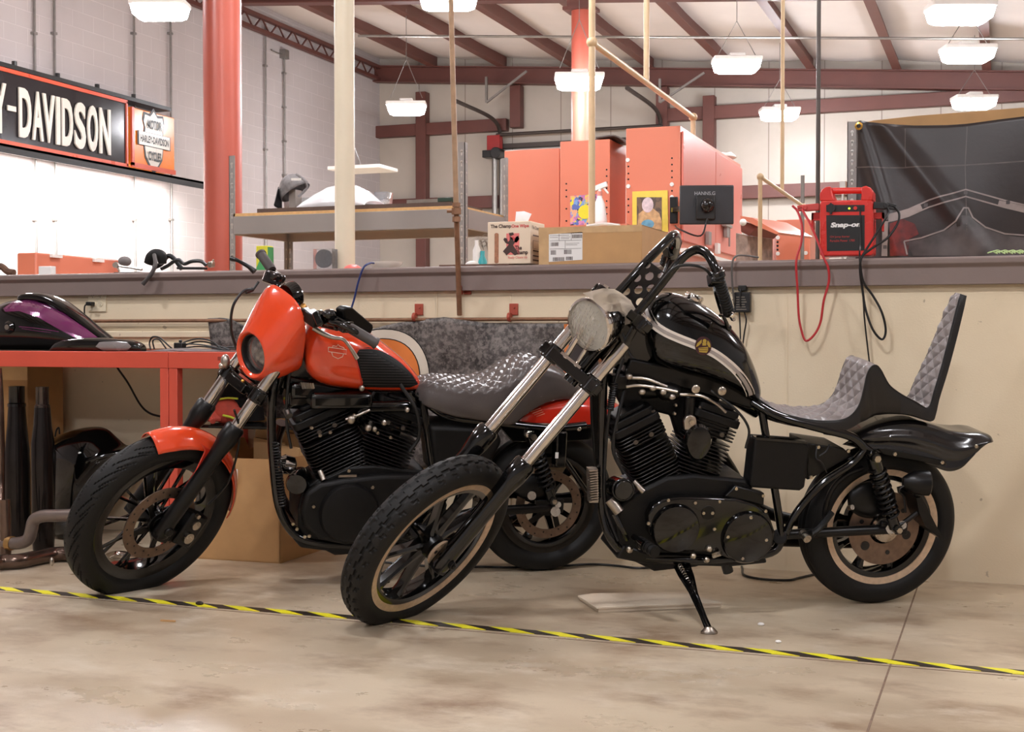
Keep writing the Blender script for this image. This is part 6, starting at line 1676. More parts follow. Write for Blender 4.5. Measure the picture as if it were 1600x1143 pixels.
# fork
for n in (.1, -.1):
    g = G(B.F); t1 = .50; r1, r2 = .033, .0245
    g.lathe([(r1 * .6, -.05), (r1, -.03), (r1, .1), (r1 * .95, t1 - .14), (r1 * 1.05, t1 - .1), (r1 * 1.25, t1 - .07), (r1 * 1.25, t1 - .01), (r1 * 1.05, t1), (.001, t1)], (0, n, 0), (0, 0, 1), 28)
    s_ = g.build('fork_slider', M_satin, OR)
    g = G(B.F); g.cyl((0, n, t1 - .02), (0, n, .925), r2, n=28); g.build('fork_tube', M_chrome, OR)
    g = G(B.F); g.cyl((0, n, 0), (0, n * 1.4, 0), .02, n=16); g.ob((-.005, n, -.02), (1, 0, 0), (0, 1, 0), (0, 0, 1), .06, .05, .07); g.build('axle_clamp', M_satin, s_, bevel=.006)
g = G(B.F); g.cyl((0, -.13, 0), (0, .13, 0), .011); g.build('front_axle', M_bolt, OR)
Fi = B.F.inverted(); tc = (Fi @ B.fw(375, 605, 0)).z; th = .865
for z, nm in ((tc, 'lower_triple_clamp'), (th, 'upper_triple_clamp')):
    g = G(B.F); P = [V((x, y, z)) for x, y in ((.03, -.13), (.03, .13), (0, .14), (-.05, .09), (-.07, 0), (-.05, -.09), (0, -.14))]; g.prism(P, (0, 0, .04))
    for n in (.1, -.1): g.cyl((0, n, z - .01), (0, n, z + .05), .037, n=24)
    g.build(nm, M_gloss, OR, bevel=.005)
g = G(B.F); g.bx(.02, .05, -.06, .06, tc - .01, tc + .03); g.build('horn_bracket', M_gloss, OR, bevel=.004)
g = G()
for a, b in ((389, 600), (396, 605)): g.ell(B.fw(a, b, .03) + B.fwd * .04, (.008, .008, .008))
g.build('brass_nut', mat('brass_nut', (214, 160, 80), .25, 1), OR)
# small chrome adjusters at fork tops beside the cowl
g = G(); g.ell(B.fw(357, 567, -.1) + B.fwd * .02, (.02, .02, .03)); g.ell(B.fw(354, 575, -.1) + B.fwd * .03, (.014, .014, .014)); g.ell(B.fw(467, 540, .1), (.02, .02, .03)); g.build('fork_hardware', M_alu, OR)
# brake caliper on the front slider
g = G(B.F); g.ob((-.13, .085, .03), (1, 0, 0), (0, 1, 0), (0, 0, 1), .10, .06, .15); g.ob((-.06, .09, -.02), (1, 0, 0), (0, 1, 0), (0, 0, 1), .10, .02, .06); cal = g.build('brake_caliper', M_satin, OR, bevel=.012)
g = G(B.F); g.cyl((-.13, .115, .0), (-.13, .128, .0), .024, n=20); g.cyl((-.13, .115, .06), (-.13, .122, .06), .02, n=20); g.cyl((-.10, .115, .10), (-.10, .13, .10), .01, n=6); g.build('caliper_cap', M_bolt, cal)
# front fender
g = G(B.F)
def fen(u, v):
    a = R_(-8 + 112 * u) + R_(56); w = .074; t_ = (v - .5) * 2
    rr = .392 + .012 * math.cos(t_ * PI / 2) - .045 * abs(t_) ** 2.2
    edge = .010 * (1 - abs(2 * u - 1) ** 6)
    yw = w * t_ * (1 - .25 * max(0, abs(2 * u - 1) - .8) * 5 * .6)
    return V((rr * math.cos(a), yw, rr * math.sin(a)))
g.grid(fen, 44, 16); ffd = g.build('front_fender', M_or, OR, solid=.004)
g = G(B.F)
for s_ in (1, -1):
    P = [(.09, .076 * s_, .37), (.05, .08 * s_, .35), (.03, .083 * s_, .26), (.03, .084 * s_, .18), (.01, .084 * s_, .18), (.005, .083 * s_, .27), (.0, .08 * s_, .36)]
    g.prism([V(p) for p in P], (0, .006 * s_, 0))
g.build('fender_bracket', M_ord, ffd, bevel=.003)
# cowl (headlight fairing)
hc = B.fw(396, 553, 0)
h = B.hax; hu = B.hup; n_ = B.n
def ring(c, rn, ru, e=1.0, lift=0.0, m=48):
    out = []
    for j in range(m):
        a = 2 * PI * j / m; ca, sa = math.cos(a), math.sin(a)
        out.append(c + n_ * rn * math.copysign(abs(ca) ** e, ca) + hu * (ru * math.copysign(abs(sa) ** e, sa) * (1 if sa > 0 else 1 - .9 * (1 - e))) + h * (-lift * (sa * .5 + .5)))
    return out
K = [(0, .083, .083, 0, 0), (-.012, .094, .096, 0, 0), (-.0, .106, .112, .004, 0), (.022, .118, .136, .014, .0), (.05, .130, .160, .030, -.004), (.085, .140, .180, .048, -.014), (.12, .146, .192, .062, -.028), (.15, .148, .198, .070, -.042)]
cs = smooth_path([V(k[:3]) for k in K], 4); cl = smooth_path([V((k[3], k[4], 0)) for k in K], 4)
g = G(); rs = [ring(hc - h * a.x + hu * b.x, a.y, a.z, 1 - .34 * min(1, max(0, i_ - 8) / 18), b.y) for i_, (a, b) in enumerate(zip(cs, cl))]
g.rings(rs, cap=False); cowl = g.build('headlight_fairing', M_or, OR, solid=.005)
g = G(); g.lathe([(.085, .0), (.08, -.004), (.074, -.03), (.074, -.05)], hc + h * -.0, h, 48, cap=False); g.build('inner_shroud', M_black, cowl, solid=.003)
g = G(); g.lathe([(0, -.09), (.04, -.075), (.072, -.03)], hc, h, 40, cap=False); g.build('headlight_reflector', mat('dark_reflector', (120, 112, 108), .2, .9, .3, 30), cowl)
g = G()
for a in range(6):
    q = hc + n_ * .036 * math.cos(a * 1.047) + hu * .036 * math.sin(a * 1.047) - h * .045; g.ell(q, (.018, .018, .018))
g.ell(hc - h * .05, (.018, .018, .018)); g.build('lamp_element', mat('lamp_glass_bits', (180, 172, 166), .1, .8, .3, 60), cowl)
g = G()
def lf(u_, v_):
    a = 2 * PI * u_; rr = .073 * v_; return hc - h * (.022 - .012 * (1 - v_ ** 2)) + n_ * rr * math.cos(a) + hu * rr * math.sin(a)
g.grid(lf, 40, 10, wrap=True); g.build('headlight_lens', mat('clear_lens', (240, 240, 240), .03, 0, .01, trans=.95), cowl, solid=.003)
# gauge and handlebar
g = G(); c = B.fw(456, 462, -.01); ga = (B.u * .6 - B.fwd * .8).normalized(); g.lathe([(0.001, -.03), (.05, -.03), (.058, -.01), (.06, .012), (.056, .018), (.05, .014), (.001, .012)], c, ga, 36); g.build('speedometer', M_gloss, OR)
hbp = [(583, 534, .40), (545, 512, .34), (520, 503, .27), (500, 500, .18), (475, 482, .08), (452, 470, 0), (437, 458, -.08), (432, 440, -.18), (426, 425, -.27), (415, 407, -.34), (408, 398, -.40)]
g = G(); g.tube([B.fw(*p) for p in hbp], .0135, 12); hb = g.build('handlebar', M_gloss, OR)
M_gr = mat('grey_grip_rubber', (66, 60, 58), .55, 0, .1, 20)
for a, b in (((545, 511, .33), (589, 537, .42)), ((425, 422, -.27), (407, 396, -.38))):
    p, q = B.fw(*a), B.fw(*b); d = q - p; g = G(); g.lathe([(.001, 0), (.019, 0), (.021, d.length * .1), (.0205, d.length * .9), (.0235, d.length * .93), (.0235, d.length), (.014, d.length + .003), (.001, d.length + .003)], p, d, 24); g.build('grip', M_gr, hb)
g = G(); g.bar(B.fw(512, 492, .2), B.fw(545, 512, .32), .05, .05); g.bar(B.fw(495, 500, .2), B.fw(505, 494, .22), .04, .06); g.cyl(B.fw(504, 500, .2), B.fw(530, 506, .28), .03); g.ell(B.fw(515, 491, .24), (.03, .03, .022)); g.build('switch_housing', M_gloss, hb, bevel=.006)
g = G(); g.ob(B.fw(490, 497, .16), n_, h, hu, .07, .05, .05); g.ob(B.fw(478, 487, .12), n_, h, hu, .03, .03, .03); g.build('turn_signal', M_satin, hb, bevel=.006)
g = G(); g.prism([B.fw(a, b, .25) for a, b in ((523, 481), (530, 476), (538, 476), (570, 503), (571, 508), (567, 518), (560, 517), (526, 497))], n_ * .03 - h * .02); mir = g.build('mirror', M_satin, hb, bevel=.006)
g = G(); g.tube([B.fw(490, 512, .16), B.fw(505, 521, .2), B.fw(520, 527, .24), B.fw(536, 530, .28), B.fw(546, 541, .31), B.fw(558, 560, .34)], [.012, .011, .009, .007, .007, .009], 10); g.build('clutch_lever', M_alu, hb)
g = G(); g.tube([B.fw(398, 424, -.2), B.fw(388, 416, -.23), B.fw(372, 407, -.28), B.fw(362, 404, -.32)], [.013, .009, .008, .011], 10); g.build('brake_lever', M_satin, hb)
g = G(); c = B.fw(430, 432, -.18); g.lathe([(.001, -.02), (.04, -.02), (.045, -.005), (.045, .012), (.036, .018), (.001, .02)], c, (B.u + V((0, 0, 1))).normalized(), 28); g.bar(B.fw(412, 430, -.2), B.fw(440, 440, -.15), .05, .05); g.build('master_cylinder', mat('dark_chrome', (70, 66, 66), .12, .9), hb, bevel=.006)
g = G(); g.cyl(c + B.u * .02, c + B.u * .024 , .012, n=16); g.build('fluid_window', M_white, hb)
g = G(); g.cyl(B.fw(473, 478, .08), B.fw(479, 484, .08), .014, n=10); g.build('brass_cap', mat('brass_cap', (170, 126, 66), .3, .9), hb)
g = G(); g.tube([B.fw(394, 452, -.17), B.fw(384, 453, -.17), B.fw(375, 460, -.17), B.fw(365, 476, -.16), B.fw(361, 496, -.15), B.fw(362, 520, -.14), B.fw(370, 545, -.12)], .006, 8); g.tube([B.fw(395, 452, -.17), B.fw(384, 456, -.17)], .009, 8); g.tube([B.fw(404, 440, -.18), B.fw(396, 452, -.17)], .005, 8); g.build('cable', M_cable, hb)
g = G(); g.tube([B.fw(366, 640, .11), B.fw(373, 665, .115), B.fw(372, 700, .12), B.fw(360, 745, .11), B.fw(345, 768, .10), B.fw(325, 788, .1)], .005, 8); g.tube([B.fw(350, 590, -.08), B.fw(352, 600, -.02), B.fw(340, 625, -.05), B.fw(330, 640, -.06)], .005, 8); g.build('brake_hose', M_cable, OR)
# ---- frame
g = G()
g.tube([L(452, 520, 0), L(470, 560, 0), L(540, 590, 0), L(600, 606, 0), L(660, 625, 0)], .032, 12)
for s_ in (1, -1):
    y = .05 * s_
    g.tube([L(440, 560, 0), L(428, 600, y), L(424, 660, y), L(428, 730, y * 1.3), L(436, 790, .085 * s_), L(455, 828, .1 * s_), L(485, 845, .11 * s_), L(560, 852, .11 * s_), L(660, 850, .11 * s_), L(690, 830, .11 * s_)], .019, 12)
    g.tube([L(650, 615, .05 * s_), L(700, 650, .1 * s_), L(780, 660, .115 * s_), L(860, 668, .12 * s_), L(915, 664, .12 * s_)], .017, 12)
    g.tube([L(660, 625, .07 * s_), L(675, 720, .1 * s_), L(690, 835, .11 * s_)], .017, 10)
    g.tube([L(780, 664, .11 * s_), L(740, 720, .11 * s_), L(700, 820, .11 * s_)], .016, 10)
g.build('frame', M_gloss, OR)
g = G(); g.cyl(L(428, 612, 0), L(462, 515, 0), .035, n=20); B.plate(g, [(440, 545), (475, 550), (490, 590), (450, 610), (430, 600)], .03, -.03); g.build('steering_head', M_gloss, OR)
g = G(); P = []
for i in range(241): t_ = i / 240; q = L(430, 690, .07).lerp(L(442, 790, .11), t_); P.append(q + Y * .013 * math.cos(t_ * 140) + X3 * .013 * math.sin(t_ * 140))
g.tube(P, .004, 5, 1); g.build('cable_boot', M_black, OR)
# ---- engine
cc, ME = engine(B, OR, .84, .345, -1.5, 1.14, 1.22)
def ydisc(g, px, py, y, r, h_, n=40, dome=.3):
    c = L(px, py, y); g.lathe([(0.001, 0), (r, 0), (r, h_ * .5), (r * .93, h_), (r * .5, h_ * (1 + dome)), (0.001, h_ * (1 + dome * 1.2))], c, Y, n)
g = G(); B.plate(g, [(470, 800), (478, 770), (500, 755), (540, 748), (600, 742), (660, 742), (690, 760), (700, 790), (690, 830), (660, 846), (600, 850), (540, 852), (500, 844), (478, 826)], .16, .10); g.build('primary_cover', M_wrink, cc, bevel=.018, bseg=3)
g = G(); ydisc(g, 545, 800, .155, .125, .03); g.build('alternator_cover', M_wrink, cc)
g = G(); ydisc(g, 650, 800, .155, .10, .025); g.build('derby_cover', M_wrink, cc)
g = G()
for px, py in ((490, 791), (507, 803), (522, 776), (552, 764), (582, 761), (458, 818), (464, 826), (476, 838), (483, 837), (515, 828), (545, 735), (487, 668), (500, 680), (516, 675), (610, 683), (590, 676)): g.bolt(L(px, py, .165), Y, .0085, .005)
g.build('cover_screw', M_bolt, cc)
g = G(); g.ob(L(543, 743, .14), X3, Y, Z3, .075, .008, .010); g.build('number_strip', M_alu, cc)
g = G(); g.lathe([(.001, 0), (.045, 0), (.048, .02), (.048, .10), (.04, .12), (.001, .125)], L(470, 745, .02), (X3 * .3 + Y).normalized(), 28); g.build('oil_filter', M_gloss, OR)
g = G(); g.lathe([(.02, 0), (.036, .01), (.042, .05), (.03, .07), (.001, .072)], L(462, 728, .02), (X3 + Z3 * .2).normalized(), 24); g.build('chrome_cap', M_chrome, OR)
g = G(); g.cyl(L(500, 735, .12), L(506, 750, .14), .012); g.cyl(L(447, 640, .05), L(452, 650, .08), .015); g.build('engine_stud', M_alu, OR)
# horn, air box, chrome bits
g = G(); B.plate(g, [(448, 585), (480, 592), (560, 606), (650, 606), (668, 640), (640, 655), (600, 650), (560, 668), (530, 650), (470, 640), (446, 640)], .04, -.05); g.ob(L(530, 622, .05), X3, Y, Z3, .26, .14, .07); g.ob(L(470, 608, .03), X3, Y, Z3, .10, .09, .07); g.ob(L(600, 632, .05), X3, Y, Z3, .22, .12, .05); g.build('air_box', M_gloss, OR, bevel=.02, bseg=3)
g = G()
for i in range(6): a = L(470 + i * 3.6, 597 + i * .3, .10); b = L(474 + i * 3.2, 607, .10); g.bar(a, b, .006, .008)
g.build('intake_vent', M_alu, OR)
g = G()
for px, py, r in ((565, 606, .013), (600, 660, .014), (548, 655, .02), (553, 650, .012), (575, 668, .016), (585, 670, .012), (636, 640, .012)): g.ell(L(px, py, .12), (r, r * .7, r))
g.tube([L(540, 655, .12), L(560, 648, .12), L(578, 640, .12)], .006, 8); g.build('metal_fitting', M_alu, OR)
g = G(); g.tube([L(625, 600, .1), L(650, 640, .12), L(655, 680, .12), L(640, 705, .12)], .008, 8); g.tube([L(460, 560, .06), L(450, 600, .07), L(448, 660, .06), L(455, 700, .06)], .006, 8); g.tube([L(585, 612, .1), L(575, 630, .1), L(560, 645, .1)], .006, 8); g.build('wiring', M_cable, OR)
# ---- tank
st = [((470, 545), (472, 560), .03), ((472, 522), (477, 578), .085), ((482, 501), (490, 592), .115), ((503, 492), (511, 600), .128), ((533, 497), (538, 604), .132), ((566, 512), (570, 607), .128), ((598, 534), (600, 608), .115), ((626, 557), (626, 608), .092), ((647, 580), (646, 607), .06), ((658, 597), (656, 604), .02)]
g = G(); B.loft(g, st, 40, .80, 5, skew=.16); tank = g.build('fuel_tank', M_or, OR)
D = Decal(g)
g = G(); D.fill(g, [(556, 556), (560, 546), (575, 542), (600, 549), (625, 565), (643, 584), (653, 600), (640, 605), (600, 605), (568, 604), (562, 585)], 0, 34, 22, .0012); kp = g.build('knee_panel', M_wrink, tank)
g = G()
for i in range(13):
    y = 549 + i * 4.2; x0 = 559 + i * .7; x1 = min(652, 585 + i * 6.6); D.ribbon(g, [(x0, y), ((x0 + x1) / 2, y + .6), (x1 - 3, y + 1.2)], 1.1, 0, 3, .003)
g.build('knee_panel_rib', mat('rib_grey', (44, 40, 38), .4), kp)
g = G(); w_ = 1.1
def ln(pts): D.ribbon(g, pts, w_, 0, 1, .0018)
ln([(513, 542), (513, 549), (541, 553), (541, 546), (513, 542)])
ln([(519, 543), (520, 540), (526, 541), (528, 538), (531, 541), (537, 543), (538, 545)]); ln([(518, 550), (520, 556), (528, 560), (535, 557), (537, 552)])
g.build('shield_outline', mat('cream_line', (240, 206, 180), .4), tank)
g = G(); D.ribbon(g, [(552, 548), (560, 575), (566, 604)], 2.2, 0, 6, .002); D.ribbon(g, [(556, 545), (590, 546), (622, 563), (645, 586), (655, 602)], 1.5, 0, 6, .002); g.build('tank_crease', M_ord, tank)
# ---- seat
top = [((650, 594), .05), ((668, 590), .10), ((690, 590), .135), ((715, 592), .155), ((742, 592), .165), ((768, 584), .168), ((790, 570), .165), ((808, 560), .16), ((828, 557), .15), ((850, 562), .135), ((872, 574), .12), ((892, 591), .10), ((905, 607), .085), ((912, 622), .07)]
bot = [(648, 614), (662, 632), (688, 644), (714, 652), (740, 656), (766, 660), (790, 664), (806, 663), (822, 650), (845, 635), (868, 626), (890, 624), (904, 626), (912, 630)]
k = 8
Tt = smooth_path([L(*a[0]) for a in top], k); Ws = smooth_path([V((a[1], 0, 0)) for a in top], k); Bo = smooth_path([L(*b, a[1]) - Y * a[1] for b, a in zip(bot, top)], k)
g = G(); nn = 20; rs = []
cum = [0]
for i in range(1, len(Tt)): cum.append(cum[-1] + (Tt[i] - Tt[i - 1]).length)
def sec(p, b, w, s_, m=60, dep=.0):
    out = []; dn = (b - p); H = dn.length; dn = dn.normalized(); up = -dn
    for j in range(m + 1):
        t_ = (j / m - .5) * 2; a = abs(t_)
        if a < .62:
            q = a / .62; y = w * .98 * math.sin(q * PI / 2 * .86) / math.sin(PI / 2 * .86); z = -.32 * H * q ** 2.6
            arc = a / .62 * w * 1.05
            hq = quilt(s_, math.copysign(arc, t_), .058, dep) * min(1, (1 - q) * 10)
        else:
            q = (a - .62) / .38; y = w * (.98 + .04 * math.sin(q * PI)) * (1 - .12 * q ** 3); z = -.32 * H - .68 * H * q; hq = 0
        out.append(p + Y * math.copysign(y, t_) - dn * z * -1 * -1 + up * hq)
    return out
N_ = len(Tt)
fine = []
for i in range(N_ - 1):
    for f_ in (0, .5):
        fine.append((Tt[i].lerp(Tt[i + 1], f_), Bo[i].lerp(Bo[i + 1], f_), Ws[i].x + (Ws[i + 1].x - Ws[i].x) * f_, cum[i] + (cum[i + 1] - cum[i]) * f_, (i + f_) / k))
fine.append((Tt[-1], Bo[-1], Ws[-1].x, cum[-1], N_ / k))
rows = []
for p, b, w, s_, q in fine:
    dep = .015 if q < 8.2 else .015 * max(0, 1 - (q - 8.2) * 2)
    dn = (b - p); H = dn.length; dn.normalize(); out = []
    for j in range(73):
        t_ = (j / 72 - .5) * 2; a = abs(t_)
        if a < .62:
            qq = a / .62; y = w * math.sin(qq * PI / 2); z = .34 * H * qq ** 2.4
            hq = quilt(s_, math.copysign(qq * w * 1.1, t_), .060, dep) * min(1, (1 - qq) * 9) * min(1, max(0, q) * 3)
        else:
            qq = (a - .62) / .38; y = w * (1 + .03 * math.sin(qq * PI) - .10 * qq ** 3); z = .34 * H + .66 * H * qq; hq = 0
        out.append(p + Y * math.copysign(y, t_) + dn * z - dn * hq)
    rows.append(out)
g = G(); W_ = 73; vs = [q for r in rows for q in r]; fs = []
for i in range(len(rows) - 1):
    for j in range(72): fs.append((i * W_ + j, (i + 1) * W_ + j, (i + 1) * W_ + j + 1, i * W_ + j + 1))
    fs.append((i * W_ + 72, (i + 1) * W_ + 72, (i + 1) * W_, i * W_))
g.add(vs, fs); g.build('seat', M_leath2, OR, sharp=70)
# ---- rear fender
fs_ = [((806, 640), (806, 660), .09), ((822, 630), (822, 662), .10), ((845, 621), (845, 663), .105), ((875, 616), (876, 664), .108), ((905, 614), (908, 666), .11), ((935, 618), (938, 668), .108), ((960, 628), (962, 670), .10), ((982, 648), (980, 672), .085)]
A_ = smooth_path([L(*a[0]) for a in fs_], 5); B_ = smooth_path([L(a[1][0], a[1][1], a[2]) - Y * a[2] for a in fs_], 5); W_f = smooth_path([V((a[2], 0, 0)) for a in fs_], 5)
def ff(u, v):
    i = min(int(u * (len(A_) - 1)), len(A_) - 2); f = u * (len(A_) - 1) - i
    a = A_[i].lerp(A_[i + 1], f); b = B_[i].lerp(B_[i + 1], f); w = W_f[i].x
    t_ = (v - .5) * 2; s_ = abs(t_); yy = math.sin(min(s_ * 1.5, 1) * PI / 2) ** .8; drop = max(0, (s_ - .2) / .8) ** 1.3
    return a + (b - a) * drop + Y * math.copysign(w * yy, t_)
g = G(); g.grid(ff, 40, 24); rfn = g.build('rear_fender', M_ord, OR, solid=.004)
g = G()
for i in range(4): g.tube([L(829 + i * 3, 643 + i * 2.5, .104), L(845 + i * 2, 637 + i * 3, .108)], .0012, 4)
g.build('pin_line', mat('pale_pin_line', (226, 150, 120), .4), rfn)
g = G(); B.plate(g, [(778, 664), (800, 662), (960, 668), (960, 684), (860, 692), (800, 690)], .125, .112); st_ = g.build('fender_strut', M_gloss, OR, bevel=.004)
g = G(); g.bar(L(818, 661, .122), L(960, 665, .122), .01, .007); g.build('strut_trim', M_chrome, st_)
g = G(); g.ell(L(826, 678, .135), (.02, .016, .02)); g.ell(L(904, 669, .128), (.013, .010, .013)); g.build('round_nut', M_chrome, st_)
g = G(); B.plate(g, [(672, 665), (775, 668), (786, 690), (770, 720), (740, 745), (700, 760), (680, 740)], .13, -.10); g.build('oil_tank_cover', M_wrink, OR, bevel=.02, bseg=3)
g = G()
for s_ in (1, -1):
    g.tube([L(690, 815, .10 * s_), L(740, 800, .11 * s_), L(800, 796, .12 * s_), L(865, 792, .12 * s_)], .021, 10)
    g.ob(L(858, 790, .12 * s_), X3, Y, Z3, .13, .02, .06)
sw = g.build('swingarm', M_satin, OR, bevel=.004)
g = G(); g.cyl(L(831, 774, .13), L(831, 774, .145), .019, n=20); g.cyl(L(868, 799, .13), L(868, 799, .155), .022, n=12); g.cyl(L(872, 788, .13), L(872, 788, .15), .014, n=12); g.build('axle_nut', M_bolt, sw)
for s_ in (1, -1): suspension(B, OR, (830, 680), (862, 780), .135 * s_)
g = G(); g.ell(L(835, 760, .10), (.10, .03, .06), 16, 10, X3, Y, Z3); g.build('rear_caliper', M_satin, OR)
g = G(); g.ob(L(874, 700, .12), X3, Y, Z3, .05, .06, .16); g.bar(L(880, 715, .13), L(918, 770, .13), .03, .02); g.build('remote_reservoir', M_gloss, OR, bevel=.008)
g = G(); g.ob(L(870, 711, .155), X3, Y, Z3, .014, .003, .026); g.build('paper_label', M_white, OR)
g = G(); g.tube([L(440, 660, -.12), L(430, 700, -.17), L(440, 780, -.18), L(500, 830, -.18), L(640, 840, -.18), L(800, 838, -.19)], .026, 12); g.tube([L(590, 690, -.1), L(620, 740, -.17), L(680, 800, -.18), L(820, 815, -.19)], .026, 12); g.build('exhaust_pipe', mat('dark_brown_chrome', (66, 48, 42), .15, .8, .2), OR)
g = G(); B.plate(g, [(455, 838), (480, 848), (660, 848), (660, 862), (520, 862), (470, 856)], .12, -.12); g.build('bottom_rail', M_satin, OR, bevel=.01)
kf = PZ(600, 905, .012); k0 = L(560, 850, .1); g = G(); g.cyl(k0, kf, .015, .012); g.cyl(kf - V((0, 0, .012)), kf, .025); g.build('kickstand', M_satin, OR)
# ================================================================== red steel benches at left
M_bench = mat('bench_orange_red', (206, 82, 62), .42, 0, .06, 5, .05)
YBF = 5.30
def bench(lab, xl, xr, legs, bracket=False):
    t = thing('workbench', lab, 'bench', ((xl + xr) / 2, YBF + .3, 0))
    zt = PY(130, 548.5, YBF).z; zb = zt - .078
    g = G(); g.bx(xl, xr, YBF, YBF + .04, zb, zt); g.build('front_rail', M_bench, t, bevel=.003)
    g = G(); g.bx(xl, xr, YBF + .60, YBF + .63, zb, zt); g.build('rear_rail', M_bench, t)
    g = G(); g.bx(xl, xr, YBF + .04, YBF + .60, zt - .02, zt - .002); g.build('bench_top', mat('bench_top_dark', (70, 62, 58), .6), t)
    for x in legs:
        for y in (YBF + .002, YBF + .58):
            g = G(); g.bx(x, x + .046, y, y + .046, 0, zb); g.build('leg', M_bench, t, bevel=.003)
    if bracket:
        g = G(); g.bx(xr - .046, xr, YBF + .63, YW, zb - .06, zt - .002); g.bar((xr - .023, YBF + .05, zb + .01), (xr - .023, YBF + .63, zb - .05), .03, .03); g.build('wall_bracket', M_bench, t, bevel=.003)
    return t, zt
xm = PY(262.5, 560, YBF).x
t, ZB = bench('long red steel workbench under the purple tank at far left', -6.4, xm - .001, (-6.3, xm - .048))
t, ZB = bench('short red steel workbench behind the orange fairing', xm + .001, PY(410, 560, YBF).x, (xm + .002,), True)
a, b = PY(340, 557, YBF - .001), PY(355, 561, YBF - .001)
g = G()
for i in range(3): g.bx(a.x, b.x - .004 * i, YBF - .001, YBF, a.z - .004 - i * .006, a.z - .001 - i * .006)
g.build('stencil_marks', mat('dark_stencil', (90, 34, 28), .5), t)
# ---- things on the benches
def wl(px, py, y=5.55): return PY(px, py, y)
def loftp(g, st, y, n=28, e=.85, k=4, skew=0):
    A = smooth_path([wl(*a[0], y) for a in st], k); Bm = smooth_path([V((wl(*a[0], y).x if False else wl(*a[1], y).x, y, max(wl(*a[1], y).z, ZB + .001 if a[1][1] < 600 else .003))) for a in st], k); W = smooth_path([V((a[2], 0, 0)) for a in st], k)
    rs = []
    for p, q, w in zip(A, Bm, W):
        m = (p + q) / 2; h = (p - q) / 2; r = []
        for j in range(n):
            t_ = 2 * PI * j / n; c = math.cos(t_); s_ = math.sin(t_)
            r.append(m + h * math.copysign(abs(c) ** e, c) + V((0, -1, 0)) * max(w.x, .001) * math.copysign(abs(s_) ** e, s_) * (1 - skew * c))
        rs.append(r)
    g.rings(rs)
M_purp = mat('purple_metallic', (104, 34, 84), .14, .25, .1, 6, coat=.9)
t = thing('spare_fuel_tank', 'loose purple and black motorcycle fuel tank lying on the red bench', 'fuel tank', wl(80, 547))
g = G(); loftp(g, [((-14, 505), (-14, 535), .03), ((-8, 490), (-9, 545), .08), ((4, 477), (2, 547), .12), ((22, 470), (20, 548), .14), ((48, 467), (46, 549), .15), ((80, 473), (80, 549), .15), ((110, 488), (110, 549), .13), ((140, 508), (138, 549), .10), ((160, 523), (158, 549), .07), ((173, 534), (172, 548), .03)], 5.56, 32, .85, 5, .12)
tk = g.build('tank_shell', M_gloss, t); D = Decal(g)
g = G(); D.fill(g, [(5, 482), (20, 471), (45, 468), (70, 475), (100, 490), (130, 510), (150, 525), (160, 533), (120, 529), (90, 513), (60, 496), (30, 486), (8, 487)], 0, 44, 16, .0012); g.build('purple_panel', M_purp, tk)
g = G(); D.ribbon(g, [(30, 510), (60, 513), (92, 518)], 1.2, 0, 5, .0016); D.ribbon(g, [(34, 513), (60, 517), (80, 519)], .8, 0, 5, .0016); g.build('pin_line', M_purp, tk)
g = G(); c = D.hit(15, 511, .0); g.lathe([(.001, .02), (.022, .02), (.034, .006), (.034, 0)], c, (0, -1, 0), 8); bd = g.build('round_emblem', M_gloss, tk)
g = G(); g.lathe([(.001, .022), (.013, .022), (.014, .018)], c, (0, -1, 0), 16); g.build('emblem_centre', M_alu, bd)
g = G(); loftp(g, [((32, 470), (34, 476), .02), ((37, 461), (40, 473), .05), ((50, 457), (54, 472), .055), ((75, 459), (78, 476), .055), ((100, 470), (100, 488), .055), ((125, 488), (124, 504), .05), ((150, 509), (147, 522), .045), ((168, 523), (165, 533), .04), ((178, 531), (176, 538), .02)], 5.56, 20, .7, 5); g.build('dash_console', M_gloss, t)
t = thing('fairing_part', 'low black motorcycle panel with a grey insert lying on the red bench front', 'fairing', wl(150, 547, 5.42))
g = G(); loftp(g, [((82, 544), (82, 548), .02), ((92, 534), (92, 549), .03), ((115, 529), (115, 549), .045), ((150, 527), (150, 549), .045), ((185, 529), (185, 549), .045), ((210, 532), (210, 549), .04), ((222, 538), (222, 549), .03), ((225, 546), (225, 549), .02)], 5.36, 24, .7, 4); sh = g.build('panel', M_gloss, t); D = Decal(g)
g = G(); D.fill(g, [(150, 541), (156, 534), (185, 534), (200, 536), (206, 541), (198, 548), (165, 548)], 0, 20, 8, .003); g.build('grey_insert', mat('grey_smoked_insert', (132, 126, 126), .25), sh)
g = G(); g.grid(lambda u, v: wl(247 + 112 * u, 549 - 5 * math.sin(PI * min(1, u * 1.1)) ** .6 + 3 * u, 5.40) + V((0, (v - .5) * .16, .004 - .01 * (2 * v - 1) ** 2)), 24, 6)
for i in range(len(g.v)): g.v[i] = (g.v[i][0], g.v[i][1], max(g.v[i][2], ZB + .003))
tag(g.build('plastic_guard', mat('grey_plastic_guard', (112, 104, 106), .3), solid=.003), 'thin grey curved plastic guard on the short red bench', 'guard')
t = thing('cable_coil', 'tangle of thin black cables on the short red bench', 'cable', wl(290, 547, 5.42))
random.seed(4)
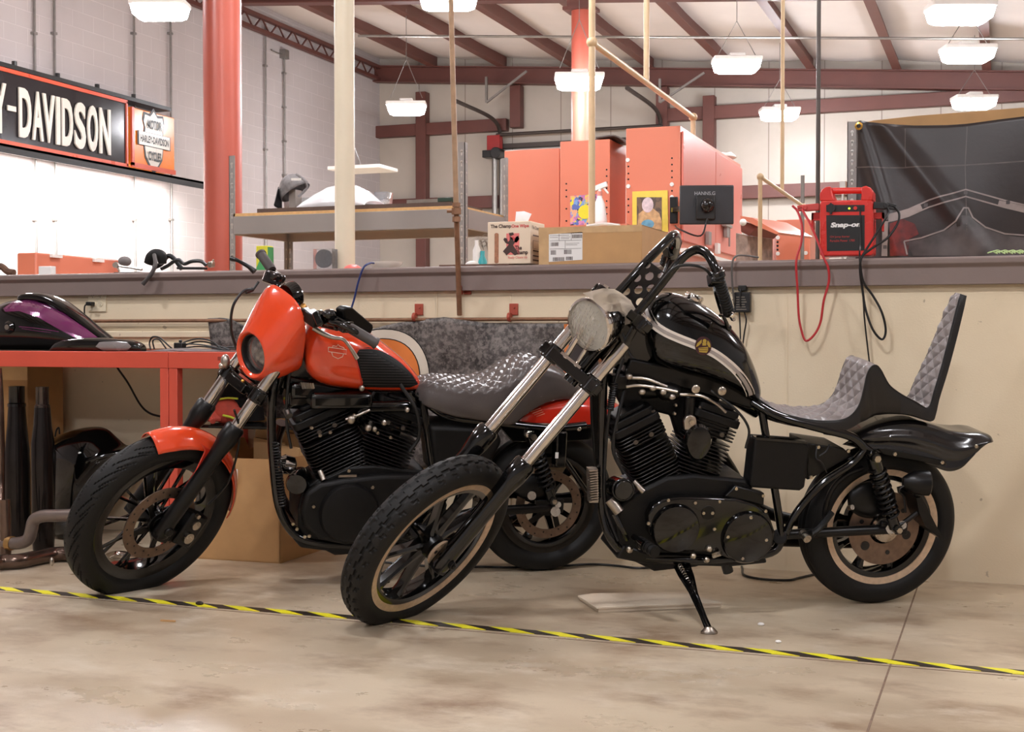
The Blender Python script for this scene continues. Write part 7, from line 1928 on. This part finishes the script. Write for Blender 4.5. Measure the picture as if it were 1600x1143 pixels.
for q in ([(237, 548), (234, 535), (240, 526), (252, 528), (264, 540), (270, 547)], [(240, 545), (240, 532), (248, 530), (258, 541), (262, 547)], [(274, 542), (290, 533), (310, 529), (330, 533), (345, 545), (360, 550)], [(272, 546), (300, 535), (320, 534), (340, 540), (360, 546)], [(280, 544), (310, 541), (340, 543), (370, 541)], [(276, 540), (296, 537), (325, 540), (352, 549)], [(300, 545), (320, 548), (350, 550)]):
    g = G(); yy = 5.52 + random.random() * .06; P = [wl(a, b, yy) for a, b in q]; P = [V((p.x, p.y + random.uniform(-.01, .01), max(p.z, ZB + .006))) for p in P]; g.tube(P, .0038, 6); g.build('cable_loop', M_cable, t)
g = G(); g.bx(wl(271, 540, 5.45).x, wl(284, 540, 5.45).x, 5.45, 5.49, ZB, wl(275, 535, 5.45).z); g.cyl(wl(281, 535, 5.47), wl(283, 531, 5.47), .008); tag(g.build('plug_block', M_black, bevel=.004), 'small black connector block on the red bench beside the cables', 'connector')
g = G(); g.tube([PY(178, 562, 5.45), PY(184, 575, 5.5), PY(200, 598, 5.6), PY(218, 630, 5.7), PY(232, 644, 5.75), PY(250, 650, 5.8), PY(285, 655, 5.85)], .0055, 6); tag(g.build('sagging_cord', M_cable), 'black cord sagging below the long red bench', 'cord')
# ---- under the bench
t = thing('cardboard_box', 'tall cardboard box under the red bench behind the upright mufflers', 'box', PY(10, 850, 5.62))
x0, x1 = PY(-60, 700, 5.62).x, PY(44, 700, 5.62).x; zt = PY(20, 571, 5.62).z
g = G(); g.bx(x0, x1, 5.62, 5.90, 0, zt); g.build('carton', M_card, t, bevel=.004)
g = G(); g.bx(x0, x1, 5.617, 5.62, zt - .075, zt); g.build('flap', mat('pale_cardboard', (222, 184, 134), .7), t)
M_muf = mat('smoked_black_muffler', (40, 35, 33), .16, .6, .25, 8)
for k_, (px, pyb, h_, prof, lab) in enumerate(((28, 842, 603, [(.0, 0), (.058, 0), (.062, .05), (.064, .32), (.062, .46), (.048, .60), (.042, .69)], 'wider dark upright muffler at the left edge below the bench'), (68, 858, 604, [(0, .0), (.05, 0), (.055, .08), (.056, .40), (.055, .52), (.044, .60), (.038, .69)], 'slimmer dark upright muffler next to the black fairing shell'))):
    c = PZ(px, pyb, 0); zt = PY(px, h_, c.y).z; s_ = zt / .79
    t = thing('muffler', lab, 'muffler', c)
    g = G(); g.lathe([(r, h * s_) for r, h in prof] + [(.001, .69 * s_)], c, (0, 0, 1), 28); g.build('body', M_muf, t)
    g = G(); r = .040 if k_ == 0 else .031; g.lathe([(r + .006, .685 * s_), (r + .006, .70 * s_), (r, .705 * s_), (r, .785 * s_), (r + .002, .79 * s_), (r - .006, .79 * s_), (r - .006, .75 * s_), (.001, .75 * s_)], c, (0, 0, 1), 28); g.build('inlet_collar', M_gloss if k_ == 0 else mat('dark_chrome_collar', (90, 82, 78), .15, .9), t)
g = G(); t = thing('fairing_shell', 'glossy black fairing shell leaning under the long red bench', 'fairing', PZ(150, 838, 0))
ol = [(78, 700), (86, 683), (108, 672), (140, 667), (160, 671), (175, 684), (190, 696), (209, 699), (205, 712), (175, 745), (140, 790), (125, 830), (80, 838)]
P = [PY(a, b, 5.60) for a, b in ol]; cx = sum(p.x for p in P) / len(P); cz = sum(p.z for p in P) / len(P); ce = V((cx, 5.60, cz)); P = smooth_path(P, 4, True)
rs = [[ce + (p - ce) * s_ + V((0, dy, 0)) for p in P] for s_, dy in ((.05, -.13), (.35, -.12), (.65, -.095), (.85, -.05), (.97, 0), (1.0, .04), (.9, .05))]
for r in rs:
    for p in r: p.z = max(p.z, .004)
g.rings(rs); g.build('shell', M_gloss, t)
g = G(); g.ell(PY(124, 708, 5.485), (.02, .006, .01)); g.build('bright_insert', M_white, t)
g = G(); g.tube([PY(86, 682, 5.4), PY(88, 672, 5.4), PY(92, 668, 5.4), PY(93, 678, 5.4)], .004, 6); g.build('wire_hook', M_satin, t)
M_pg = mat('grey_exhaust_pipe', (132, 120, 114), .32, .6, .15, 12); M_pb = mat('brown_chrome_pipe', (112, 94, 84), .22, .85, .25, 10)
t = thing('exhaust_header', 'grey exhaust pipe with an S bend lying before the upright mufflers', 'exhaust pipe', PY(60, 862, 5.0))
g = G(); g.tube([PY(-20, 848, 5.0), PY(6, 848, 5.0), PY(30, 848, 5.0), PY(44, 842, 5.0), PY(49, 828, 5.0), PY(53, 813, 5.0), PY(66, 806, 5.0), PY(90, 805, 5.0), PY(140, 804, 5.0)], .029, 16); g.build('pipe', M_pg, t)
g = G(); c = PY(16, 848, 5.0); g.cyl(c - V((.014, 0, 0)), c + V((.014, 0, 0)), .033, n=24); g.build('brass_clamp', mat('brass_clamp', (188, 150, 96), .35, .8), t)
g = G(); g.tube([PY(8, 780, 5.0), PY(9, 820, 5.0), PY(9, 850, 5.0), PY(8, 880, 5.0)], .026, 12); g.build('branch', M_pb, t)
t = thing('exhaust_header', 'brown chrome exhaust pipe lying on the floor beside the front tyre', 'exhaust pipe', PZ(50, 890, 0))
g = G(); zz = .036
pts = [(-30, 893), (0, 886), (30, 884), (60, 878), (90, 873), (125, 874), (142, 876)]
g.tube([PZ(a, b - 8, zz) for a, b in pts], .034, 16); g.build('pipe', M_pb, t)
g = G(); c = PZ(88, 872, .05); g.ell(c + V((0, -.03, -.01)), (.01, .01, .02)); g.bar(PZ(2, 872, .03), PZ(110, 862, .03), .012, .012); g.build('bracket', M_alu, t)
g = G(); g.tube([PZ(160, 874, .02), PZ(190, 866, .02), PZ(280, 882, .02)], .018, 10); g.tube([PZ(165, 884, .015), PZ(200, 876, .02), PZ(270, 870, .02)], .012, 8); tag(g.build('bent_tube', M_chrome), 'bent chrome tube lying behind the spokes of the orange motorcycle', 'tube')
g = G(); c = PZ(55, 862, .04)
for i in range(10): q = PZ(48 + i * 5, 866 + (i % 3) * 2, .03 + .02 * (i % 2)); g.ell(q, (.018, .018, .018), 8, 6)
g = G(); g.lathe([(.03, 0), (.045, .01), (.045, .02), (.02, .025), (.001, .02)], PZ(100, 866, .0), (0, 0, 1), 24); tag(g.build('chrome_cap', M_chrome), 'small round chrome cap on the floor by the slim muffler', 'cap')
# ---- vertical pipe at the far left edge
g = G(); g.tube([PY(-4, 575, 5.1), PY(-1, 620, 5.1), PY(1, 700, 5.1), PY(1, 760, 5.1), PY(2, 830, 5.02)], .02, 12); tag(g.build('upright_pipe', M_pb), 'brown exhaust tube standing at the extreme left edge', 'tube')
# ---- open carton with flaps
A, Bc, Cc = PZ(302, 872), PZ(438, 880), PZ(525, 852); Dd = A + Cc - Bc; hz = V((0, 0, .478))
t = thing('open_carton', 'open cardboard carton on the floor behind the orange motorcycle frame', 'box', (A + Cc) / 2)
ex = (Bc - A).normalized(); ey = (Cc - Bc).normalized(); th_ = .006
g = G()
def wall_(p, q, o):
    g.prism([p, q, q + hz, p + hz], o * th_)
wall_(A, Bc, ey); wall_(Bc, Cc, -ex); wall_(Cc, Dd, -ey); wall_(Dd, A, ex); g.prism([A + V((0, 0, .001)), Bc + V((0, 0, .001)), Cc + V((0, 0, .001)), Dd + V((0, 0, .001))], V((0, 0, .004))); g.build('carton', M_card, t)
g = G()
for (p, q, w_, up_) in ((Dd, Cc, .17, .9), (Dd.lerp(A, .1), Dd.lerp(A, .9), .10, .6)):
    g.prism([p + hz, q + hz, q + hz + V((0, -.02, w_ * up_)) - (q - p) * .06, p + hz + V((0, -.02, w_ * up_)) + (q - p) * .06], V((.004, .004, 0)))
g.build('flap', M_card, t)
g = G(); 
for (u, v, w_, h_) in ((.35, .5, .14, .07), (.55, .6, .16, .10), (.7, .35, .12, .05), (.8, .7, .10, .12)):
    p = A + (Bc - A) * u + (Dd - A) * v + hz * .8; g.prism([p, p + ex * w_, p + ex * w_ + V((.01, 0, h_ + .08)), p + V((.0, 0, h_ + .1))], ey * .02 + ex * .01)
g.build('packing_card', mat('pale_cardboard2', (212, 172, 120), .7), t)
g = G(); p = PP(360, 732, A, ey) - ey * .003; q = PP(372, 756, A, ey) - ey * .003; g.add([p, V((q.x, q.y, p.z)), q, V((p.x, p.y, q.z))], [(0, 1, 2, 3)]); g.build('white_label', M_white, t)
# black plank over carton and items on it
c = (A + Cc) / 2 + hz + V((-.02, -.02, .135))
g = G(); g.ob(c + V((0, .04, 0)), ex, ey, (0, 0, 1), .50, .36, .016); tag(g.build('black_tray', M_gloss, bevel=.004), 'thin glossy black tray lying across the open carton', 'tray')
zt = c.z + .012
t = thing('work_glove', 'red and grey work glove with neon yellow trim behind the front fork', 'glove', V((c.x - .06, c.y, zt)))
M_gl = mat('red_glove', (206, 84, 66), .7, 0, .15, 30, .2); M_neon = mat('neon_trim', (206, 214, 60), .6)
o = PY(352, 660, c.y - .05); o = V((o.x, c.y - .05, zt + .06))
g = G(); g.ell(o, (.075, .05, .065)); g.ell(o + V((.05, 0, -.02)), (.06, .045, .04))
g.build('glove_body', M_gl, t)
g = G()
for i in range(4): g.tube([o + V((-.04 + i * .012, -.03, .0 - i * .012)), o + V((-.085 + i * .015, -.05, .005 - i * .014)), o + V((-.09 + i * .022, -.07, -.025 - i * .008))], [.017, .016, .014], 8)
g.build('finger', M_gl, t)
g = G(); g.tube([o + V((-.055, -.035, -.055)), o + V((-.06, -.04, 0)), o + V((-.03, -.05, .045)), o + V((.03, -.04, .062)), o + V((.09, -.03, .06))], .005, 6); g.tube([o + V((.02, -.05, -.02)), o + V((.07, -.05, -.03)), o + V((.10, -.04, -.05))], .006, 6); g.build('yellow_trim', M_neon, t)
t = thing('black_bag', 'soft black bag standing on a tray behind the fork of the orange motorcycle', 'bag', PY(360, 640, 5.75))
g = G(); zz0 = zt; 
def bag(u, v):
    a = 2 * PI * u; q = V((.0, 5.74, 0)); z = zt + .002 + v * .22; r = .13 * (1 - .35 * v ** 2) * (1 + .06 * math.sin(3 * a + 5 * v)); x = PY(372, 640, 5.74).x
    return V((x + r * 1.1 * math.cos(a), 5.72 + r * .75 * math.sin(a), z))
g.grid(bag, 28, 12, wrap=True); g.build('bag_body', mat('black_cloth', (24, 22, 22), .8, 0, .2, 20, .3), t)
g = G(); x = PY(372, 640, 5.74).x; g.tube([(x - .08, 5.70, zt + .20), (x - .05, 5.66, zt + .25), (x + .04, 5.66, zt + .25), (x + .08, 5.70, zt + .20)], .006, 6); g.build('handle', M_cable, t)

# ================================================================== banner on the half wall
m, N, L_, b = nodes_of('mottled_banner')
n1 = rampn(N, L_, noisen(N, L_, 9, 8, None, .75), .38, .66, lin((44, 38, 36)), lin((150, 142, 136)))
n2 = rampn(N, L_, noisen(N, L_, 44, 6, None, .7), .46, .56, lin((36, 31, 30)), lin((140, 132, 126)))
L_.new(mixn(N, L_, n1, n2, .5), b.inputs['Base Color']); b.inputs['Roughness'].default_value = .5
M_bann = m
YBN = YW - .035
topc = [(322, 497), (345, 496), (362, 498), (420, 530), (480, 540), (540, 531), (580, 514), (615, 505), (655, 499), (697, 495), (720, 499), (760, 504), (820, 505), (893, 505), (945, 506)]
def bt(px):
    for i in range(len(topc) - 1):
        if topc[i][0] <= px <= topc[i + 1][0]:
            f = (px - topc[i][0]) / (topc[i + 1][0] - topc[i][0]); return topc[i][1] + (topc[i + 1][1] - topc[i][1]) * f
    return topc[-1][1]
def bw(x, z): return YBN + .010 * math.sin(x * 7 + z * 9) + .008 * math.sin(x * 15 - z * 13)
t = thing('wall_banner', 'mottled dark grey banner with orange and cream artwork hung low on the half wall', 'banner', PY(640, 730, YBN))
def bf(u, v):
    px = 322 + 623 * u; tp = bt(px); bo = 560 + 170 * min(1, max(0, (px - 330) / 160)); sl = 12 * (1 - v) * max(0, 1 - u * 12)
    p = PY(px + sl, bo + (tp - bo) * v, YBN); return V((p.x, bw(p.x, p.z) - (.03 if v > .93 and False else 0), p.z))
g = G(); g.grid(bf, 120, 30); g.build('banner_cloth', M_bann, t, solid=.002)
def bpatch(cx, cy, rx_, ry_, mt, nm, off, e=1.0, sk=0):
    g = G(); vs = []
    rings_ = [[None] * 40 for _ in range(7)]
    for k in range(7):
        for j in range(40):
            a = 2 * PI * j / 40; r = k / 6; ca, sa = math.cos(a), math.sin(a)
            px = cx + rx_ * r * math.copysign(abs(ca) ** e, ca) + sk * sa * r; py = cy + ry_ * r * math.copysign(abs(sa) ** e, sa)
            p = PY(px, py, YBN); rings_[k][j] = V((p.x, bw(p.x, p.z) - off, p.z))
    g.rings(rings_[1:], cap=False); g.add(rings_[1], [tuple(range(40))]); g.build(nm, mt, t)
M_ocr = mat('banner_cream', (226, 214, 196), .5, 0, .04); M_oor = mat('banner_orange', (226, 128, 60), .5, 0, .08)
bpatch(606, 576, 65, 63, M_black, 'outline', .003, .92, 6); bpatch(606, 576, 63.5, 61.5, M_ocr, 'cream_ring', .0045, .92, 6); bpatch(602, 582, 55, 54, M_black, 'outline', .006, .9, 5); bpatch(602, 582, 53.5, 52.5, M_oor, 'orange_ring', .0075, .9, 5); bpatch(596, 592, 46, 34, M_ocr, 'cream_centre', .009, .8, 4)
g = G(); a0_, a1_ = PY(880.5, 500, YBN), PY(887.5, 500, YBN)
def st_f(u, v):
    p = PY(880.5 + 7 * u, 506 + 130 * v, YBN); return V((p.x, bw(p.x, p.z) - .004, p.z))
g.grid(st_f, 2, 20); g.build('orange_stripe', M_oor, t)
def st_g(u, v):
    p = PY(888 + 56 * u, 507 + 200 * v, YBN); return V((p.x, bw(p.x, p.z) - .003, p.z))
g = G(); g.grid(st_g, 14, 20); g.build('dark_end', mat('banner_dark_brown', (52, 44, 42), .5), t)

# ================================================================== small things on the floor
P = [PZ(a, b) for a, b in ((903, 938), (925, 934), (1080, 931), (1128, 949), (932, 957))]
g = G(); g.prism([p + V((0, 0, .014)) for p in P], (0, 0, .006)); g.prism([p + (P[2] - p) * .02 + V((0, 0, .001)) for p in P], (0, 0, .012)); tag(g.build('flattened_cardboard', mat('pale_floor_card', (206, 190, 168), .7, 0, .05, 10)), 'flat pale cardboard strip on the floor left of the kickstand', 'cardboard')
def scrap(px, py, r, lab, mt=M_white):
    c = PZ(px, py); g = G(); g.ell(c + V((0, 0, r * .45)), (r, r * .7, r * .5), 7, 5); tag(g.build('paper_scrap', mt), lab, 'scrap')
scrap(918, 934, .009, 'tiny pale scrap beside the left end of the flat cardboard'); scrap(1189, 977, .013, 'white crumb on the floor between the kickstand and rear tyre'); scrap(1216, 1004, .011, 'flat white crumb on the floor nearest the tape right of the kickstand')
c = PZ(262, 971); g = G(); g.bar(c + V((-.03, 0, .003)), c + V((.03, .004, .004)), .006, .006); tag(g.build('wood_splinter', M_card), 'small tan wood splinter on the floor below the orange front tyre', 'splinter')
c = PZ(312, 945); g = G(); g.ell(c + V((0, 0, .008)), (.018, .012, .008), 7, 5); tag(g.build('torn_tape', M_tk), 'torn black curl of tape near the orange front tyre', 'tape')
def fcable(pts, lab): 
    g = G(); g.tube([PZ(a, b, .006) for a, b in pts], .0055, 6); tag(g.build('floor_cable', M_cable), lab, 'cable')
fcable([(600, 878), (700, 886), (750, 885), (800, 886), (870, 884), (920, 881), (960, 883), (1000, 887), (1040, 883), (1075, 874)], 'black cable along the floor behind both motorcycles')
fcable([(1158, 880), (1160, 888), (1163, 898), (1190, 904), (1230, 906), (1250, 902), (1290, 893)], 'short black cable loop on the floor in front of the rear tyre')
